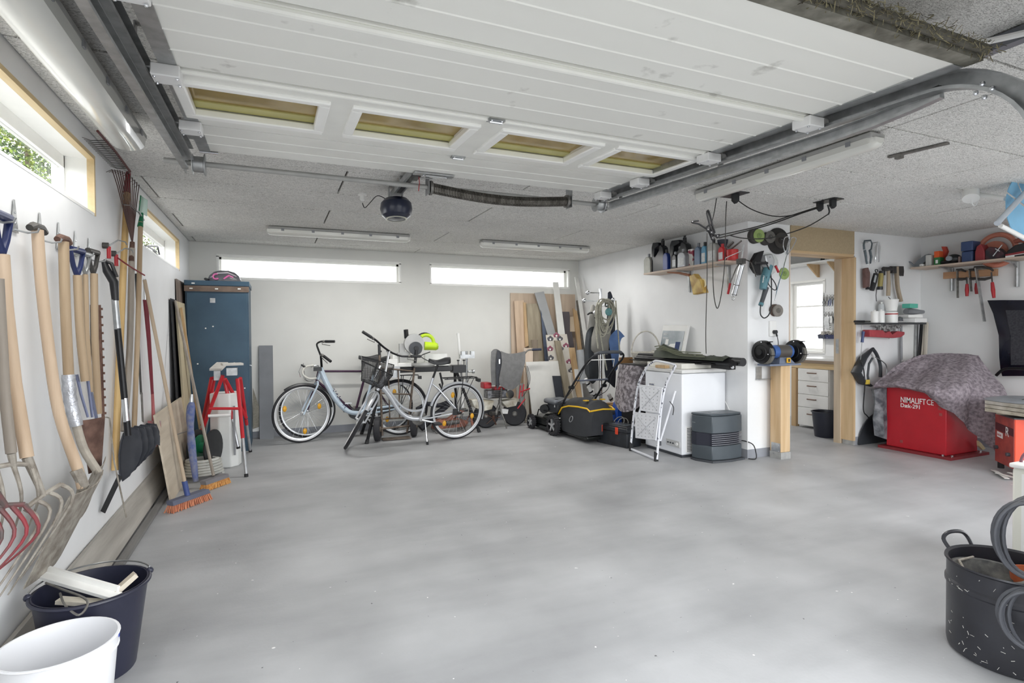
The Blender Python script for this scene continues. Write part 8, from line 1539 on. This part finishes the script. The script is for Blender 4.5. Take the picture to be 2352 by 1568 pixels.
o = thing('metal_lid', 'grey sheet metal lid lying on the board stack', 'lid', (6.25, 2.7, .648)); MB().lathe([(.0, .02), (.22, .025), (.30, .008), (.32, .0), (.30, .0), (0, .008)], (6.28, 2.74, .648), (0, 0, 1), 30).obj('lid', mat('zinc_sheet', (172, 176, 182), .4, .4, .15, 6), o); MB().tube([(6.10, 2.72, .67), (6.14, 2.6, .74), (6.2, 2.5, .68)], .012, 6, flat=.4).obj('strap', DKSTEEL, o)
b = MB(); rr_ = random.Random(6)
for k in range(6): b.beam((5.98+rr_.uniform(-.1, .1), 2.90-.05*k, .012+.006*k), (5.78+rr_.uniform(-.05, .1), 2.72-.05*k, .012+.006*k), .035, .004)
tag(b.obj('scrap_strips', mat('pale_scrap', (206, 206, 202), .5, .1, .2, 20), kind='stuff'), 'loose pale scrap strips on the floor beside the welding machine', 'scrap')
# white heater box at the right edge
t = thing('white_cabinet', 'cream white ribbed cabinet cut off by the right picture edge', 'cabinet', (3.72, 1.42, 0)); q = V(3.50, 1.60, 0)
MB().bx((3.50, 1.25, .0), (3.95, 1.60, .585)).obj('body', mat('cream_cabinet', (228, 228, 218), .45, 0, .05, 4), t, bevel=.012); MB().bx((3.49, 1.24, .585), (3.96, 1.61, .61)).obj('top', PLASW, t, bevel=.008)
for y in (1.55, 1.50, 1.45, 1.40): MB().bx((3.494, y-.006, .04), (3.50, y+.006, .56)).obj('rib', PLASW, t)
# pot with pots inside
pc = V(2.675, 1.225, 0); PB = mat('black_enamel', (46, 47, 53), .38, .1, .25, 7, .05, 20, col2=(36, 36, 41))
t = thing('stock_pot', 'large black enamel pot with chipped paint in the lower right corner', 'pot', pc)
MB().lathe([(0, 0), (.182, 0), (.197, .012), (.2, .03), (.2, .26), (.206, .268), (.206, .282), (.2, .29), (.2, .355), (.208, .362), (.206, .368), (.194, .362), (.192, .03), (0, .02)], pc, (0, 0, 1), 48, caps=False).obj('body', PB, t)
b = MB(); rr_ = random.Random(12)
for k in range(90):
    a = rr_.uniform(2.4, 5.4); z = rr_.choice((rr_.uniform(.02, .34), rr_.uniform(.265, .285), rr_.uniform(.02, .12))); L = rr_.uniform(.002, .016)
    n_ = V(math.cos(a), math.sin(a), 0); c = pc+n_*(.2068 if .265 < z < .285 else .2008)+V(0, 0, z); b.box(c, (.0008, L, rr_.uniform(.0008, .0022)), Matrix.Rotation(a, 3, 'Z') @ Matrix.Rotation(rr_.uniform(-1.2, 1.2), 3, 'X'))
b.obj('chipped_paint', mat('chips', (196, 194, 188), .7), t, kind='stuff')
for a in (74, 254): u = V(math.cos(R_(a)), math.sin(R_(a)), 0); v = V(-u.y, u.x, 0); MB().tube(spline([pc+u*.203+v*.055+V(0, 0, .345), pc+u*.235+v*.06+V(0, 0, .385), pc+u*.24+v*.03+V(0, 0, .41), pc+u*.24-v*.03+V(0, 0, .41), pc+u*.235-v*.06+V(0, 0, .385), pc+u*.203-v*.055+V(0, 0, .345)], 4), .008, 8).obj('handle', PB, t)
t = thing('clay_pot', 'dusty grey cast pot with handle lug inside the black pot', 'pot', pc+V(-.03, .06, .12)); c = pc+V(-.035, .055, .03); MB().lathe([(0, 0), (.08, 0), (.11, .16), (.125, .27), (.128, .30), (.112, .30), (.10, .25), (.07, .02), (0, .015)], c, (0, 0, 1), 30, caps=False).obj('body', mat('dusty_cast', (128, 126, 120), .9, 0, .3, 16, .4, 50, col2=(76, 76, 76)), t); MB().cyl(c+V(-.122, .02, .29), c+V(-.112, .02, .29), .024, n=14).obj('lug', DIRTY, t); MB().tube([c+V(-.115, .02, .30), c+V(-.03, .09, .31), c+V(.09, .10, .30)], .005, 6).obj('bail', DIRTY, t)
t = thing('flower_pot', 'orange plastic flower pot inside the black pot', 'flower pot', pc+V(.09, -.05, .2)); c = pc+V(.085, -.055, .17); MB().lathe([(0, 0), (.06, 0), (.078, .13), (.086, .13), (.09, .165), (.084, .165), (.078, .14), (.07, .125), (.055, .01), (0, .01)], c, (0, 0, 1), 30, caps=False).obj('body', mat('terracotta_plastic', (196, 108, 68), .5, 0, .12, 8, col2=(172, 90, 56)), t)
ft = MB().ball(pc+V(-.02, -.07, .20), (.09, .07, .09), 16, 10); tag(ft.obj('grey_cloth', mat('grey_rag', (150, 152, 154), .9, 0, .15, 14)), 'grey cloth pushed between the pots inside the black pot', 'cloth')
# coiled cables
CB = mat('grey_black_cable', (74, 76, 82), .5, 0, .15, 12)
for k, (px, py, rx, rz, n_, lab) in enumerate(((2366, 1243, .095, .145, 6, 'upper loop bundle of dark welding cable at the right edge'), (2372, 1428, .085, .110, 4, 'lower loop bundle of dark welding cable in front of the black pot'))):
    t = thing('cable_coil', lab, 'cable', PL(px, py, (2.44, 1.06, 0), (.8, .6, 0))); c0 = PL(px, py, (2.50, 1.09, 0) if k == 0 else (2.42, 1.05, 0), (.877, .48, 0))
    for j in range(n_):
        u = V(.48, -.877, 0); o_ = V(.877, .48, 0)*(.012*j)+u*(.012*(j % 3))
        MB().tube([c0+o_+u*((rx+.006*(j % 2))*math.cos(a))+V(0, 0, (rz+.008*(j % 3-1))*math.sin(a)) for a in [2*math.pi*i/30 for i in range(30)]], .0068, 7, closed=True).obj('cable_loop', CB, t)
t = thing('red_cable', 'maroon cable running down the orange side of the welder', 'cable', PL(2352, 1040, (5.9, 2.5, 0), (.877, .48, 0))); MB().tube(spline([PL(x, y, (3.55, 1.6, 0), (.877, .48, 0)) for x, y in ((2362, 1035), (2349, 1048), (2344, 1070), (2350, 1092), (2364, 1102))], 5), .007, 7).obj('cable', mat('maroon_cable', (124, 82, 94), .5), t)
